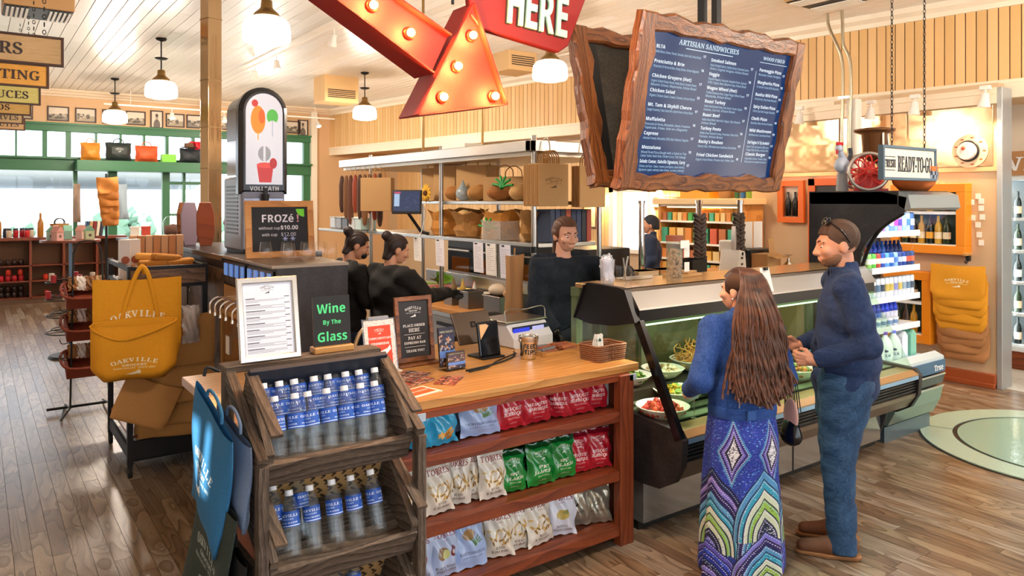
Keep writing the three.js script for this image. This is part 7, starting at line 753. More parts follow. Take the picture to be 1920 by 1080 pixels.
{ // woman in denim and a long patterned skirt
  const hairM = mat('#3a2216', 0.5), f = Math.atan2(0.31, -0.946);
  const p = person({ label: 'woman with long brown hair in a denim jacket and patterned maxi skirt', pos: [3.16, 0, -2.4], turn: f, h: 1.6, fem: true, build: 1.02, skin: M.skinLight, hairM, yaw: 0.42, pitch: 0.06, armL: [[0.3, 1.17, -0.04], [0.24, 1.05, 0.2]], armR: [[-0.28, 1.15, -0.04], [-0.22, 1.04, 0.2]], handL: { curl: 0.7, palm: [-1, 0, 0], thumb: [0, 1, 0.2] }, handR: { curl: 0.7, palm: [1, 0, 0], thumb: [0, 1, 0.2] }, top: { name: 'denim_jacket', m: denim('#23498c'), hem: 0.96, collar: true, loose: 1.12, fold: 0.004, extra: [['e', [0, 1.06, -0.01], [0.2, 0.24, 0.155]]] }, hair: { extra: [['c', [0, 0.18, -0.07], 0.075, [0, 0.02, -0.1], 0.085]], cut: (x, y, z) => Math.max(-0.1 - y, Math.min(z - 0.05, 0.2 - y + z * 0.3)) } });
  p.t.scale.setScalar(0.955);
  // skirt
  const tex = cv(1024, 1024, (g, w, h) => {
    fillR(g, '#243a9c', 0, 0, w, h);
    for (let i = 0; i < 2600; i++) { g.fillStyle = ['#3f6fd8', '#5a4fc0', '#6fb0e0', '#1c2a70'][i % 4]; g.fillRect(rnd() * w, rnd() * h * 0.55, 7, 5); }
    const bands = ['#1a1a4e', '#7a6fc8', '#231c5c', '#4f8fc0', '#2f9ab8', '#c9d3b8', '#8fb84a', '#c4d0b0', '#1a2440', '#5a4fb8', '#2444c0', '#1c2f98'];
    const og = (cx, base, W, H) => { g.beginPath(); g.moveTo(cx - W / 2, base); g.bezierCurveTo(cx - W / 2, base - H * 0.55, cx - W * 0.3, base - H * 0.72, cx, base - H); g.bezierCurveTo(cx + W * 0.3, base - H * 0.72, cx + W / 2, base - H * 0.55, cx + W / 2, base); g.closePath(); };
    const arch = (cx, base, W, H, n, o = 0) => { for (let i = 0; i < n; i++) { const k = 1 - i / (n + 1.2); g.fillStyle = bands[(i + o) % bands.length]; og(cx, base, W * k, H * k); g.fill(); g.save(); g.clip(); if (i % 2) for (let d = 0; d < 120; d++) { g.fillStyle = ['#e8ecf8', '#c8c0f0', '#dfe8c8', '#10142c'][(d + i) % 4]; g.fillRect(cx - W * k / 2 + rnd() * W * k, base - rnd() * H * k, 4, 4); } g.restore(); g.strokeStyle = '#14143c'; g.lineWidth = 5; og(cx, base, W * k, H * k); g.stroke(); g.strokeStyle = i % 3 ? '#e6def8' : '#9fd0ea'; g.lineWidth = 5; g.setLineDash([5, 6]); og(cx, base, W * (k - 0.035), H * (k - 0.035)); g.stroke(); g.setLineDash([]); } };
    for (let r = 0; r < 2; r++) { const x0 = r * 512; for (const dx of [0, 256]) { g.save(); g.translate(x0 + dx + 128, 230); for (let k = 5; k > 0; k--) { g.fillStyle = ['#e9e9ee', '#15173a', '#7a6fc8', '#2a1f70', '#4f8fc0'][k - 1]; g.beginPath(); const X = dx ? 0 : -70, wd = 14 + k * 13, hg = 70 + k * 30; g.moveTo(X, -hg); g.quadraticCurveTo(X + wd * 0.4, -hg * 0.4, X + wd, 0); g.quadraticCurveTo(X + wd * 0.4, hg * 0.4, X, hg); g.quadraticCurveTo(X - wd * 0.4, hg * 0.4, X - wd, 0); g.quadraticCurveTo(X - wd * 0.4, -hg * 0.4, X, -hg); g.fill(); if (k % 2 === 0) { g.strokeStyle = '#e6def8'; g.lineWidth = 5; g.setLineDash([5, 7]); g.stroke(); g.setLineDash([]); } if (k === 1) { g.save(); g.clip(); for (let d = 0; d < 130; d++) fillR(g, '#16162a', X - wd + rnd() * wd * 2, -hg + rnd() * hg * 2, 6, 3); g.restore(); } } g.restore(); } arch(x0 + 20, 760, 280, 430, 6, 3); arch(x0 + 290, 860, 400, 520, 10, 0); arch(x0 + 20, 1040, 300, 330, 7, 1); arch(x0 + 280, 1060, 300, 270, 6, 9); arch(x0 + 500, 860, 180, 300, 5, 2); }
    g.globalAlpha = 0.4; for (let i = 0; i < 9000; i++) { g.fillStyle = i % 2 ? '#ffffff' : '#0a0a2a'; g.fillRect(rnd() * w, rnd() * h, 2.5, 2.5); } g.globalAlpha = 1;
  });
  const nx = 72, ny = 40, pos = [], uv = [], idx = []; for (let j = 0; j <= ny; j++) for (let i = 0; i <= nx; i++) { const a = i / nx * 2 * PI, v = j / ny, y = lerp(0.865, 0.015, v), r = lerp(0.17, 0.225, Math.pow(v, 0.7)) + 0.018 * v * sin(a * 7 + v * 2) + 0.01 * v * sin(a * 13 - 1), back = cos(a) < 0 ? 0.025 * sin(Math.min(1, v * 3) * PI) : 0; pos.push(sin(a) * r * 1.02, y, cos(a) * (r * 0.86 + back)); uv.push(i / nx, 1 - v); }
  for (let j = 0; j < ny; j++) for (let i = 0; i < nx; i++) { const a = j * (nx + 1) + i, b = a + nx + 1; idx.push(a, b, a + 1, a + 1, b, b + 1); }
  const sk = new THREE.BufferGeometry(); sk.setAttribute('position', new THREE.Float32BufferAttribute(pos, 3)); sk.setAttribute('uv', new THREE.Float32BufferAttribute(uv, 2)); sk.setIndex(idx); sk.computeVertexNormals(); part('maxi_skirt', sk, mat('#ffffff', 0.8, 0, { map: tex, side: THREE.DoubleSide }), p.t);
  // hair strands down the back
  const st = []; for (let i = 0; i < 260; i++) { const u = R(-1, 1), d = R(0, 1), x0 = u * 0.062, x1 = u * 0.185 + R(-0.02, 0.02), L = 0.93 + abs(u) * 0.05 + R(-0.015, 0.05), zb = -0.14 - (1 - u * u) * 0.055 - d * 0.025, ph = R(0, 6), am = R(0.006, 0.016); const pts = [[x0 * 0.4, 1.604, -0.02 - d * 0.02], [x0 * 1.0, 1.575, -0.085 - d * 0.012], [x0 * 1.35, 1.51, -0.112 - d * 0.014]]; for (let k = 1; k <= 6; k++) { const v = k / 6; pts.push([lerp(x0 * 1.3, x1, Math.pow(v, 0.6)) + am * sin(v * 9 + ph) * (0.5 + v), lerp(1.46, L, v), zb + 0.025 * (1 - v) + am * cos(v * 8 + ph)]); } st.push(tu(pts, R(0.005, 0.009), 5, 20)); }
  part('hair_strands', st, mat('#ffffff', 0.45, 0, { map: rep(dataTex(64, 64, (u, v, x) => { const n = hash2(x >> 1, 3) * 40; return [62 + n * 1.1, 38 + n * 0.7, 26 + n * 0.5]; }), 1, 3) }), p.t); part('hair_mass', meshOf([['e', [0, 1.3, -0.125], [0.13, 0.22, 0.03]], ['e', [0, 1.14, -0.14], [0.15, 0.14, 0.035]], ['e', [0, 1.45, -0.07], [0.075, 0.08, 0.045]]], 0.05, 0.012), hairM, p.t);
  part('waistband', [la([[0.178, 0.845], [0.184, 0.842], [0.187, 0.87], [0.184, 0.9], [0.178, 0.9]], 48).scale(1, 1, 0.82).translate(0, 0, -0.008)], denim('#2a529a'), p.t); part('belt_loop', [bx(0.05, 0.05, 0.01, 0.05, 0.872, -0.16, 0.004)], denim('#3a64a8'), p.t); for (const x of [-0.09, 0.0, 0.1]) part('jacket_seam', tu([[x, 0.905, -0.158 + abs(x) * 0.3], [x, 0.98, -0.158 + abs(x) * 0.3], [x * 1.1, 1.08, -0.15 + abs(x) * 0.3]], 0.0035, 5), mat('#9aa9c8', 0.7), p.t); part('earring', [sp(0.005, ...p.turnHead(new THREE.BufferGeometry().setFromPoints([V(...p.hd([0.088, 0.1, -0.012]))])).attributes.position.array)], M.plasticWhite, p.t);
  const b = thing('shoulder_bag', 'small black and pink shoulder bag on a chain strap at her hip', 'handbag', [3.45, 0.62, -2.31], f); part('pouch', meshOf([['e', [0, 0.06, 0], [0.035, 0.07, 0.06]], ['e', [0, 0.03, 0], [0.04, 0.04, 0.065]]], 0.03, 0.008), M.blackGloss, b); part('flap', meshOf([['e', [0.0, 0.14, 0.0], [0.02, 0.09, 0.055]]], 0.01, 0.008), mat('#d8a89a', 0.5), b); part('strap', [tu([[0, 0.14, 0.05], [0.0, 0.3, 0.04], [0.04, 0.5, 0.0], [0.12, 0.68, -0.03]], 0.005, 6)], M.black, b); part('fringe', Array.from({ length: 8 }, (_, k) => rod([-0.02 + k * 0.003, 0.32, -0.02 + k * 0.01], [-0.03 + k * 0.002, 0.16 - (k % 3) * 0.02, -0.04 + k * 0.014], 0.003, 5)), M.black, b);
}
{ // staff behind the counters
  const black = mat('#ffffff', 0.9, 0, { map: rep(speckle('#1a1816', 20, 60), 4, 4), bumpMap: noiseBump, bumpScale: 0.003 }), hairM = mat('#2c1a12', 0.55), bun = { extra: [['e', [0, 0.232, -0.122], [0.044, 0.042, 0.042]], ['c', [0, 0.16, -0.05], 0.055, [0, 0.06, -0.055], 0.048]], cut: (x, y, z) => Math.max(0.035 + clamp((z + 0.06) * 1.3, 0, 0.13) - y, Math.min(z - 0.05, 0.2 - y + z * 0.2)) };
  person({ label: 'kitchen worker in a black coat reaching over the prep table', pos: [2.7, 0, -5.4], turn: PI / 2 + 0.1, h: 1.6, fem: true, build: 1.3, hairM, skin: M.skin, yaw: -0.2, pitch: 0.3, armR: [[-0.34, 1.28, 0.14], [-0.2, 1.26, 0.5]], armL: [[0.28, 1.2, 0.1], [0.2, 1.05, 0.38]], handR: { curl: 0.6, dir: [0.2, -0.3, 1], palm: [0, -1, 0] }, trousers: mat('#1c2230', 0.8), shoes: M.black, gloves: true, top: { name: 'chef_coat', m: black, hem: 0.82, loose: 1.22, fold: 0.009 }, hair: bun });
  person({ label: 'kitchen worker in a black coat and face mask bending over the board', pos: [2.55, 0, -5.86], turn: PI / 2 - 0.1, h: 1.62, fem: true, build: 1.12, hairM, skin: M.skin, yaw: -0.15, pitch: 0.4, armR: [[-0.28, 1.18, 0.08], [-0.16, 1.06, 0.36]], armL: [[0.28, 1.18, 0.08], [0.16, 1.06, 0.38]], trousers: mat('#22304a', 0.8), shoes: M.black, top: { name: 'chef_coat', m: black, hem: 0.84, loose: 1.14, fold: 0.008, short: true }, hair: bun }).t.userData.label;
  const msk = scene.children.filter((o) => /^person/.test(o.name)).pop(); { const s = 1.62 / 1.8; part('face_mask', [meshOf([['e', [0, 0.085 * s, 0.075 * s], [0.05 * s, 0.035 * s, 0.04 * s]]], 0.01, 0.006).scale(1.07, 1.07, 1.07).rotateX(0.4).rotateY(-0.15).translate(0, 1.522 * s, 0.01)], M.black, msk); }
  person({ label: 'woman in a dark navy sweater reaching for a jar behind the deli case', pos: [3.5, 0, -4.22], turn: -0.05, h: 1.75, fem: true, build: 1.1, hairM: mat('#5a3520', 0.55), skin: mat('#e0a78c', 0.5), yaw: -0.12, pitch: 0.14, armL: [[0.34, 1.36, 0.2], [0.24, 1.42, 0.46]], armR: [[-0.26, 1.18, 0.02], [-0.2, 0.98, 0.18]], handL: { curl: 0.6, dir: [0.1, -0.75, 0.7], palm: [0, -0.6, -1] , thumb: [-1, 0, 0] }, trousers: mat('#1a1f2c', 0.8), shoes: M.black, gloves: true, top: { name: 'sweater', m: mat('#ffffff', 0.95, 0, { map: rep(speckle('#16202c', 26, 120), 5, 5) }), hem: 0.85, loose: 1.16, fold: 0.006, collar: false }, hair: { extra: [['c', [0, 0.14, -0.08], 0.05, [0.0, -0.05, -0.09], 0.035], ['e', [0, 0.15, -0.03], [0.084, 0.07, 0.085]]], cut: (x, y, z) => Math.max(-0.1 - y, Math.min(Math.max(z - 0.03, z - 0.02 - (y - 0.12) * 0.5), 0.212 - y)) } });
  person({ label: 'dark clothed barista seen beyond the espresso counter by the window', pos: [7.0, 0, -6.7], turn: -2.4, h: 1.68, hairM: mat('#1a1a22', 0.7), skin: M.skin, trousers: mat('#20242c', 0.8), shoes: M.black, top: { name: 'hooded_top', m: mat('#23304a', 0.9), hem: 0.86, loose: 1.15, collar: true }, hair: { extra: [['e', [0, 0.12, -0.05], [0.085, 0.1, 0.07]]] } });
}

// ---------- food and kitchen goods ----------
{ // deli bowls
  const bowlG = la([[0, 0.004], [0.07, 0], [0.1, 0.02], [0.15, 0.07], [0.156, 0.075], [0.15, 0.078], [0.095, 0.028], [0, 0.016]], 32), ceramic = mat('#e9e6d4', 0.3);
  const mound = (n, rad, hgt, gen) => Array.from({ length: n }, (_, i) => { const a = R(0, 2 * PI), r = Math.sqrt(rnd()) * rad, y = 0.045 + hgt * (1 - (r / rad) ** 2) * R(0.55, 1); return gen(i).rotateX(R(0, 6)).rotateY(R(0, 6)).translate(cos(a) * r, y, sin(a) * r); });
  const bowls = [['bowl of cut red tomatoes at the end pillar of the deli case', 3.2, 0.632, -2.97, 1.0, ['#c8442a', '#e0683c', '#b8301f'], 'wedge'], ['bowl of yellow and green salad with a price card', 3.5, 0.65, -3.12, 1.0, ['#e0c84a', '#7aa03a', '#d8a838'], 'leaf'], ['bowl of nut salad on the raised step', 3.62, 0.73, -3.36, 0.9, ['#d8b890', '#b08a5c', '#e8d8b8'], 'wedge'], ['bowl heaped with orange noodles', 3.95, 0.73, -3.38, 1.08, ['#d8923c', '#c87f2c', '#e0a850'], 'noodle'], ['bowl of leafy green salad beside the end glass', 3.32, 0.73, -3.36, 0.9, ['#5a8a2c', '#3f6f22', '#8fb04a'], 'leaf'], ['shallow bowl of mixed greens and grains', 3.8, 0.642, -3.03, 0.95, ['#8a8a3a', '#b8a85a', '#5f7a2c'], 'leaf'], ['bowl of pasta salad behind the shoppers', 4.25, 0.65, -3.1, 1.0, ['#e0c890', '#c85a3a', '#7a9a3a'], 'wedge'], ['bowl of roasted vegetables behind the shoppers', 4.62, 0.645, -3.06, 1.0, ['#a85a2c', '#d8883c', '#6a7a2c'], 'wedge'], ['bowl of grain salad near the far end of the deli case', 5.05, 0.65, -3.1, 1.0, ['#d8c8a0', '#a8883c', '#7a8a3a'], 'leaf'], ['bowl of dark braised beans on the raised step', 4.35, 0.73, -3.38, 0.95, ['#5a3a26', '#7a5234', '#3f2a1c'], 'wedge'], ['bowl of cheese cubes on the raised step', 4.75, 0.73, -3.38, 0.95, ['#e8c45a', '#f0d888', '#d8a83c'], 'wedge']];
  for (const [lb, x, y, z, s, cs, kind] of bowls) {
    const t = thing('salad_bowl', 'white ceramic ' + lb, 'bowl', [x, y, z]); t.scale.setScalar(s); part('bowl', bowlG, ceramic, t);
    cs.forEach((c, i) => { const n = kind === 'noodle' ? 40 : kind === 'leaf' ? 46 : 34; part(i ? 'food_bits' : 'food', mound(n, 0.12, kind === 'noodle' ? 0.1 : 0.055, () => kind === 'noodle' ? tu([[0, 0, 0], [R(-0.03, 0.03), 0.01, 0.03], [R(-0.04, 0.04), 0.0, 0.06], [R(-0.02, 0.02), -0.01, 0.08]], 0.0035, 4, 8) : kind === 'leaf' ? new THREE.CircleGeometry(R(0.012, 0.022), 6) : new THREE.TetrahedronGeometry(R(0.012, 0.022), 1)), mat(c, 0.45, 0, { side: THREE.DoubleSide }), t).userData.kind = 'stuff'; });
  }
  [[3.34, -2.86, 'before the tomato bowl'], [3.6, -2.9, 'before the yellow and green salad'], [3.76, -3.2, 'before the nut salad'], [4.1, -3.24, 'beside the orange noodles']].forEach(([x, z, w]) => { const t = thing('price_card', 'small white price card on a wire clip ' + w, 'price card', [x, 0.63 + (z < -3.1 ? 0.04 : 0), z]); part('wire', [rod([0, 0, 0], [0, 0.11, 0], 0.0025, 6), cy(0.02, 0.02, 0.006, 0, 0.003, 0, 14)], M.chrome, t); part('card', [bx(0.075, 0.055, 0.002, 0, 0.14, 0)], mat('#dfe6ee', 0.5, 0, { map: cv(64, 48, (g, w2, h2) => { fillR(g, '#e4eaf0', 0, 0, w2, h2); fillR(g, '#5a6a7a', 8, 12, 46, 4); fillR(g, '#5a6a7a', 8, 22, 36, 3); fillR(g, '#8a96a4', 8, 32, 26, 3); }) }), t); });
  { const t = thing('case_notice', 'notice sheet along the deli case glass with sky reflection painted pale blue', 'notice', [4.72, 0.86, -2.93]); part('sheet', [bx(0.42, 0.16, 0.004, 0, 0, 0).rotateX(-0.5)], mat('#8fd0ea', 0.2, 0, { map: cv(256, 96, (g, w, h) => { fillR(g, '#a8dcf0', 0, 0, w, h); txt(g, 'SAVORY', w / 2, 50, 'bold 46px serif', '#2a5f80'); }) }), t); part('clip', bx(0.4, 0.012, 0.01, 0, -0.075, 0.04), M.steel, t); }  // pale blue of the sheet is reflected sky painted into its colour
  // on top of the case
  const cup = thing('napkin_cup', 'clear plastic cup stuffed with white napkins on the deli case', 'cup', [3.17, 1.365, -3.4]); part('cup_wall', la([[0, 0], [0.04, 0.002], [0.048, 0.15]], 24), mat('#eef2fa', 0.1, 0, { transmission: 0.7, thickness: 0, side: THREE.DoubleSide }), cup); const np = []; for (let i = 0; i < 16; i++) { const g = new THREE.IcosahedronGeometry(0.024, 1), p = g.attributes.position; for (let k = 0; k < p.count; k++) p.setXYZ(k, p.getX(k) * R(0.7, 1.3), p.getY(k) * R(0.9, 1.8), p.getZ(k) * R(0.7, 1.3)); np.push(g.translate(R(-0.026, 0.026), 0.03 + (i / 16) * 0.13, R(-0.026, 0.026))); } part('napkins', np, mat('#eef0f8', 0.8), cup);
  const jar = thing('tong_jar', 'clear glass jar with metal tongs on the deli case', 'jar', [3.33, 1.365, -3.42]); part('glass', la([[0, 0], [0.05, 0.002], [0.052, 0.1], [0.05, 0.1], [0.047, 0.006]], 24), M.glass, jar); part('tongs', [rod([0.0, 0.01, 0], [0.02, 0.16, 0.02], 0.006, 6), rod([0.01, 0.01, 0.01], [-0.015, 0.15, 0.01], 0.006, 6)], M.steel, jar);
  const nut = thing('nut_jar', 'tall clear jar of nuts with taped white cards on the deli case', 'jar', [3.62, 1.365, -3.26]); part('glass', la([[0, 0], [0.05, 0.002], [0.052, 0.26]], 24), mat('#eef2ee', 0.06, 0, { transmission: 0.88, thickness: 0 }), nut); part('nuts', Array.from({ length: 150 }, () => { const a = R(0, 6.28), r = Math.sqrt(rnd()) * 0.042; return sp(0.0095, cos(a) * r, R(0.012, 0.2), sin(a) * r, 6); }), mat('#b8926a', 0.6), nut).userData.kind = 'stuff'; part('lid', cy(0.055, 0.055, 0.035, 0, 0.272, 0, 24), mat('#8a4a32', 0.5), nut); part('taped_card', [bx(0.08, 0.05, 0.002, 0.03, 0.235, 0.06)], M.paper, nut); part('taped_card', [bx(0.05, 0.08, 0.002, 0.065, 0.19, 0.045)], M.paper, nut); part('taped_card', [bx(0.045, 0.06, 0.002, 0.06, 0.09, 0.05)], M.paper, nut);
  one('paper_pad', 'pad of kraft sandwich papers on the deli case', 'paper', [bx(0.26, 0.02, 0.14, 0, 0.01, 0, 0.003), bx(0.2, 0.012, 0.12, 0.03, 0.026, 0, 0.004).rotateY(0.3)], M.kraft, [3.9, 1.365, -3.44], 0.1); one('steel_tray', 'shallow steel tray on the deli case beside the tong jar', 'tray', [bx(0.24, 0.012, 0.1, 0, 0.006, 0, 0.004), bx(0.24, 0.02, 0.004, 0, 0.014, 0.05)], M.steel, [3.5, 1.365, -3.5], 0);
  const up = thing('paper_flag', 'upright white paper sheet clipped to the deli case edge', 'paper', [4.3, 1.3, -3.05]); part('sheet', bx(0.1, 0.2, 0.002, 0, 0.03, 0).rotateX(-0.25), M.paper, up); part('clip', bx(0.03, 0.02, 0.02, 0, 0.12, -0.02), M.black, up);
}
{ // shelves above the prep table
  const bagTex = cv(256, 320, (g, w, h) => { fillR(g, '#b08a5a', 0, 0, w, h); for (let i = 0; i < 500; i++) { g.fillStyle = i % 2 ? 'rgba(90,50,10,0.07)' : 'rgba(255,230,190,0.06)'; g.fillRect(rnd() * w, rnd() * h, 6, 3); } brand(g, w, h, w / 2, 110, 26, '#4a3018'); }), mBag = mat('#ffffff', 0.8, 0, { map: bagTex, bumpMap: noiseBump, bumpScale: 0.002 });
  const pbag = (lb, pos, w, h, d, turn, printed = true, gp) => { const t = thing('paper_bag', lb, 'paper bag', pos, turn, gp); part('bag_body', [bx(w, h, d, 0, h / 2, 0, 0.006)], M.kraft, t); part('front_sheet', plane(w - 0.005, h - 0.005, 0, h / 2, d / 2 + 0.001), printed ? mBag : M.kraft, t); part('handle', [handle(w * 0.2, 0.1, 0.005).translate(0, h, d / 2 - 0.01), handle(w * 0.2, 0.1, 0.005).translate(0, h, -d / 2 + 0.01)], M.kraftDark, t); part('gusset', bx(0.004, h * 0.95, d * 0.5, -w / 2 - 0.001, h / 2, 0), M.kraftDark, t); return t; };
  for (let k = 0; k < 4; k++) pbag(`printed kraft bag, ${['front', 'second', 'third', 'rearmost'][k]} of the bundle hanging on the steel rail`, [3.75 + k * 0.0, 1.83, -4.66 - k * 0.055], 0.3, 0.34, 0.045, 0, k === 0); for (let k = 0; k < 2; k++) pbag(`plain kraft bag, ${['front', 'rear'][k]} of the pair beside the printed bags`, [4.16, 1.82, -4.66 - k * 0.055], 0.3, 0.34, 0.045, 0.05, false);
  for (const x of [3.75, 4.16]) one('rail_hook', x < 4 ? 'steel hook holding the printed kraft bags' : 'steel hook holding the plain kraft bags', 'hook', [tu([[0, 2.37, -0.03], [0, 2.38, 0.02], [0, 2.3, 0.05], [0, 2.25, 0.04]], 0.006, 6)], M.steel, [x, 0, -4.74]);
  // upper shelf
  pbag('tall crumpled kraft bag at the rear of the upper bread shelf', [3.98, 1.872, -6.6], 0.3, 0.36, 0.2, -1.3, false); pbag('wide kraft bag standing on the upper bread shelf', [3.95, 1.872, -6.05], 0.36, 0.34, 0.22, -1.2, false); pbag('low broad kraft bag on the upper bread shelf', [4.0, 1.872, -5.6], 0.44, 0.22, 0.2, -1.1, false);
  const loafG = (v) => { const g = new THREE.SphereGeometry(0.1, 16, 12).scale(1.25, 0.75, 0.9), p = g.attributes.position; for (let i = 0; i < p.count; i++) { const f = 1 + 0.06 * sin(p.getX(i) * 60 + v) * cos(p.getZ(i) * 50 + v); p.setXYZ(i, p.getX(i) * f, p.getY(i) * f, p.getZ(i) * f); } g.computeVertexNormals(); return g; };
  [['#b5793c', 3.83, 1.947, -6.25], ['#c08a4a', 3.84, 1.947, -5.85], ['#a86a32', 3.83, 1.947, -5.5], ['#d0a468', 3.85, 1.945, -5.2]].forEach(([c, x, y, z], k) => one('bread_loaf', ['dark crusted', 'floury', 'brown crackled', 'pale'][k] + ' round loaf on the upper bread shelf', 'bread', loafG(k), mat(c, 0.8, 0, { bumpMap: noiseBump, bumpScale: 0.006 }), [x, y, z]));
  const rib = (x, y, z, lb) => { const t = thing('ribbon_bow', lb, 'ribbon', [x, y, z]); for (let k = 0; k < 6; k++) { const a = -1.2 + k * 0.5; part('ribbon_tail', [tu([[0, 0, 0], [0, 0.06 * cos(a), 0.07 * sin(a) + 0.01], [0.01, 0.11 * cos(a) - 0.01, 0.16 * sin(a)]], 0.011, 5)], mat('#149a3a', 0.45), t); } part('knot', sp(0.02, 0, 0, 0, 8), mat('#0f7a2c', 0.5), t); };
  rib(3.74, 1.99, -5.35, 'bright green ribbon bow on the upper bread shelf'); rib(3.72, 1.62, -5.55, 'bright green ribbon tied round a lower paper sack');
  const sf = thing('paper_sunflower', 'yellow paper sunflower clipped to the bread shelf end', 'flower', [3.7, 1.95, -6.62], -PI / 2); for (let k = 0; k < 12; k++) part('petal', [new THREE.SphereGeometry(0.03, 8, 6).scale(0.6, 1.2, 0.25).translate(0, 0.06, 0).rotateZ(k * PI / 6)], mat('#f0b41e', 0.6), sf); part('flower_centre', sp(0.028, 0, 0, 0.008, 10), mat('#5a3414', 0.8), sf);
  one('blue_film_roll', 'clear wrap with a blue bow on the upper bread shelf', 'wrap', [sp(0.07, 0, 0.07, 0, 12), new THREE.ConeGeometry(0.04, 0.09, 10).translate(0, 0.16, 0)], mat('#cfe0ea', 0.1, 0, { transmission: 0.5, thickness: 0 }), [3.78, 1.872, -6.05]);
  const sack = (lb, x, y, z, sx, c) => { let g = la([[0, 0], [0.11, 0.003], [0.13, 0.06], [0.115, 0.13], [0.14, 0.19], [0.165, 0.235], [0.15, 0.23], [0.11, 0.14], [0.1, 0.03]], 13); const p = g.attributes.position; for (let i = 0; i < p.count; i++) { const a = Math.atan2(p.getZ(i), p.getX(i)), k = Math.round(a * 13 / 6.283), h0 = hash2(k * 3 + x * 90, p.getY(i) * 90) - 0.5, f = 1 + h0 * 0.34; p.setXYZ(i, p.getX(i) * f, p.getY(i) * (1 + h0 * 0.35), p.getZ(i) * f * sx); } g = g.toNonIndexed(); g.computeVertexNormals(); const t = thing('bread_sack', lb, 'paper sack', [x, y, z]); part('sack', g, c, t); [[0, 0.15, 0.05], [0.03, 0.17, -0.06], [-0.04, 0.2, 0.0]].forEach((q, k) => part('bread_roll', loafG(k).scale(0.6, 0.75, 0.8).rotateY(k).translate(q[0], q[1], q[2] * sx), mat(['#d8a45a', '#c98f45', '#e2b878'][k], 0.75, 0, { bumpMap: noiseBump, bumpScale: 0.004 }), t)); };
  sack('rolled open paper sack of bread at the rear of the lower shelf', 3.86, 1.532, -6.5, 1.3, M.kraftOrange); sack('rolled open paper sack of bread beside the green ribbon', 3.84, 1.532, -6.05, 1.2, M.kraftDark); sack('large rolled paper sack behind the clear bin', 3.95, 1.532, -5.62, 1.5, M.kraftOrange); sack('dark paper sack at the post end of the lower shelf', 3.9, 1.532, -5.08, 0.9, M.kraftDark);
  const bin = thing('clear_food_bin', 'clear plastic bin of crackers on the lower shelf', 'bin', [3.78, 1.532, -5.42]); part('bin_wall', [bx(0.2, 0.16, 0.004, 0, 0.08, 0.14), bx(0.2, 0.16, 0.004, 0, 0.08, -0.14), bx(0.004, 0.16, 0.28, -0.1, 0.08, 0), bx(0.004, 0.16, 0.28, 0.1, 0.08, 0), bx(0.2, 0.004, 0.28, 0, 0.002, 0), bx(0.22, 0.01, 0.3, 0, 0.16, 0)], mat('#f0e8dc', 0.1, 0, { transmission: 0.75, thickness: 0 }), bin); part('crackers', Array.from({ length: 40 }, () => cy(0.03, 0.03, 0.006, 0, 0, 0, 10).rotateX(R(0, 3)).rotateY(R(0, 3)).translate(R(-0.06, 0.06), R(0.03, 0.11), R(-0.1, 0.1))), mat('#d8a860', 0.7), bin).userData.kind = 'stuff';
  one('dotted_carton', 'white carton with dark round holes on the top steel shelf', 'carton', [bx(0.2, 0.14, 0.42, 0, 0.07, 0, 0.004), ...[-0.12, 0, 0.12].map((z) => cy(0.02, 0.02, 0.204, 0, 0, 0, 12).rotateZ(PI / 2).translate(0, 0.08, z))], mat('#efe9dc', 0.6), [3.8, 2.27, -6.1]); one('green_yellow_box', 'flat green and yellow box on the top steel shelf', 'box', [bx(0.3, 0.08, 0.5, 0, 0.04, 0, 0.004), bx(0.31, 0.02, 0.25, 0, 0.07, 0.12)], mat('#b8b040', 0.6), [3.95, 2.27, -8.1]);
  // order tickets
  [[-5.62, 0.27], [-5.42, 0.28], [-5.2, 0.29], [-6.3, 0.26], [-6.75, 0.24], [-7.1, 0.28], [-7.35, 0.26]].forEach(([z, h], k) => { const o = thing('order_ticket', 'white handwritten order sheet clipped under the steel shelf', 'paper', [3.672, 1.5, z], -PI / 2, 'order sheets on the steel shelf'); part('sheet', plane(0.16, h, 0, -h / 2, 0.002).rotateX(0.03), mat('#ffffff', 0.75, 0, { side: THREE.DoubleSide, map: cv(96, 160, (g, w, h2) => { fillR(g, ['#efeaf0', '#f2eee8', '#e8e6f2', '#e6c8c8'][k === 5 ? 3 : k % 3], 0, 0, w, h2); for (let i = 0; i < 12; i++) fillR(g, 'rgba(90,90,110,0.45)', 10, 24 + i * 10, 30 + rnd() * 44, 2); }) }), o); part('clip', bx(0.03, 0.012, 0.008, -0.03, -0.012, 0.005), M.black, o); });
  // binders and boxes at the end of the shelf
  ['#20304c', '#26365a', '#1c2438', '#b8502c', '#22304a', '#2a3a5c', '#181c28', '#a8452c'].forEach((c, k) => one('recipe_binder', ['navy', 'slate blue', 'ink black', 'rust', 'dark blue', 'denim blue', 'black', 'brick'][k] + ' binder in the row behind the steel post', 'binder', [bx(0.052, 0.27, 0.22, 0, 0.135, 0, 0.004), bx(0.036, 0.05, 0.222, 0, 0.18, 0)], mat(c, 0.5), [3.86 + k * 0.057, 1.532, -4.9]));
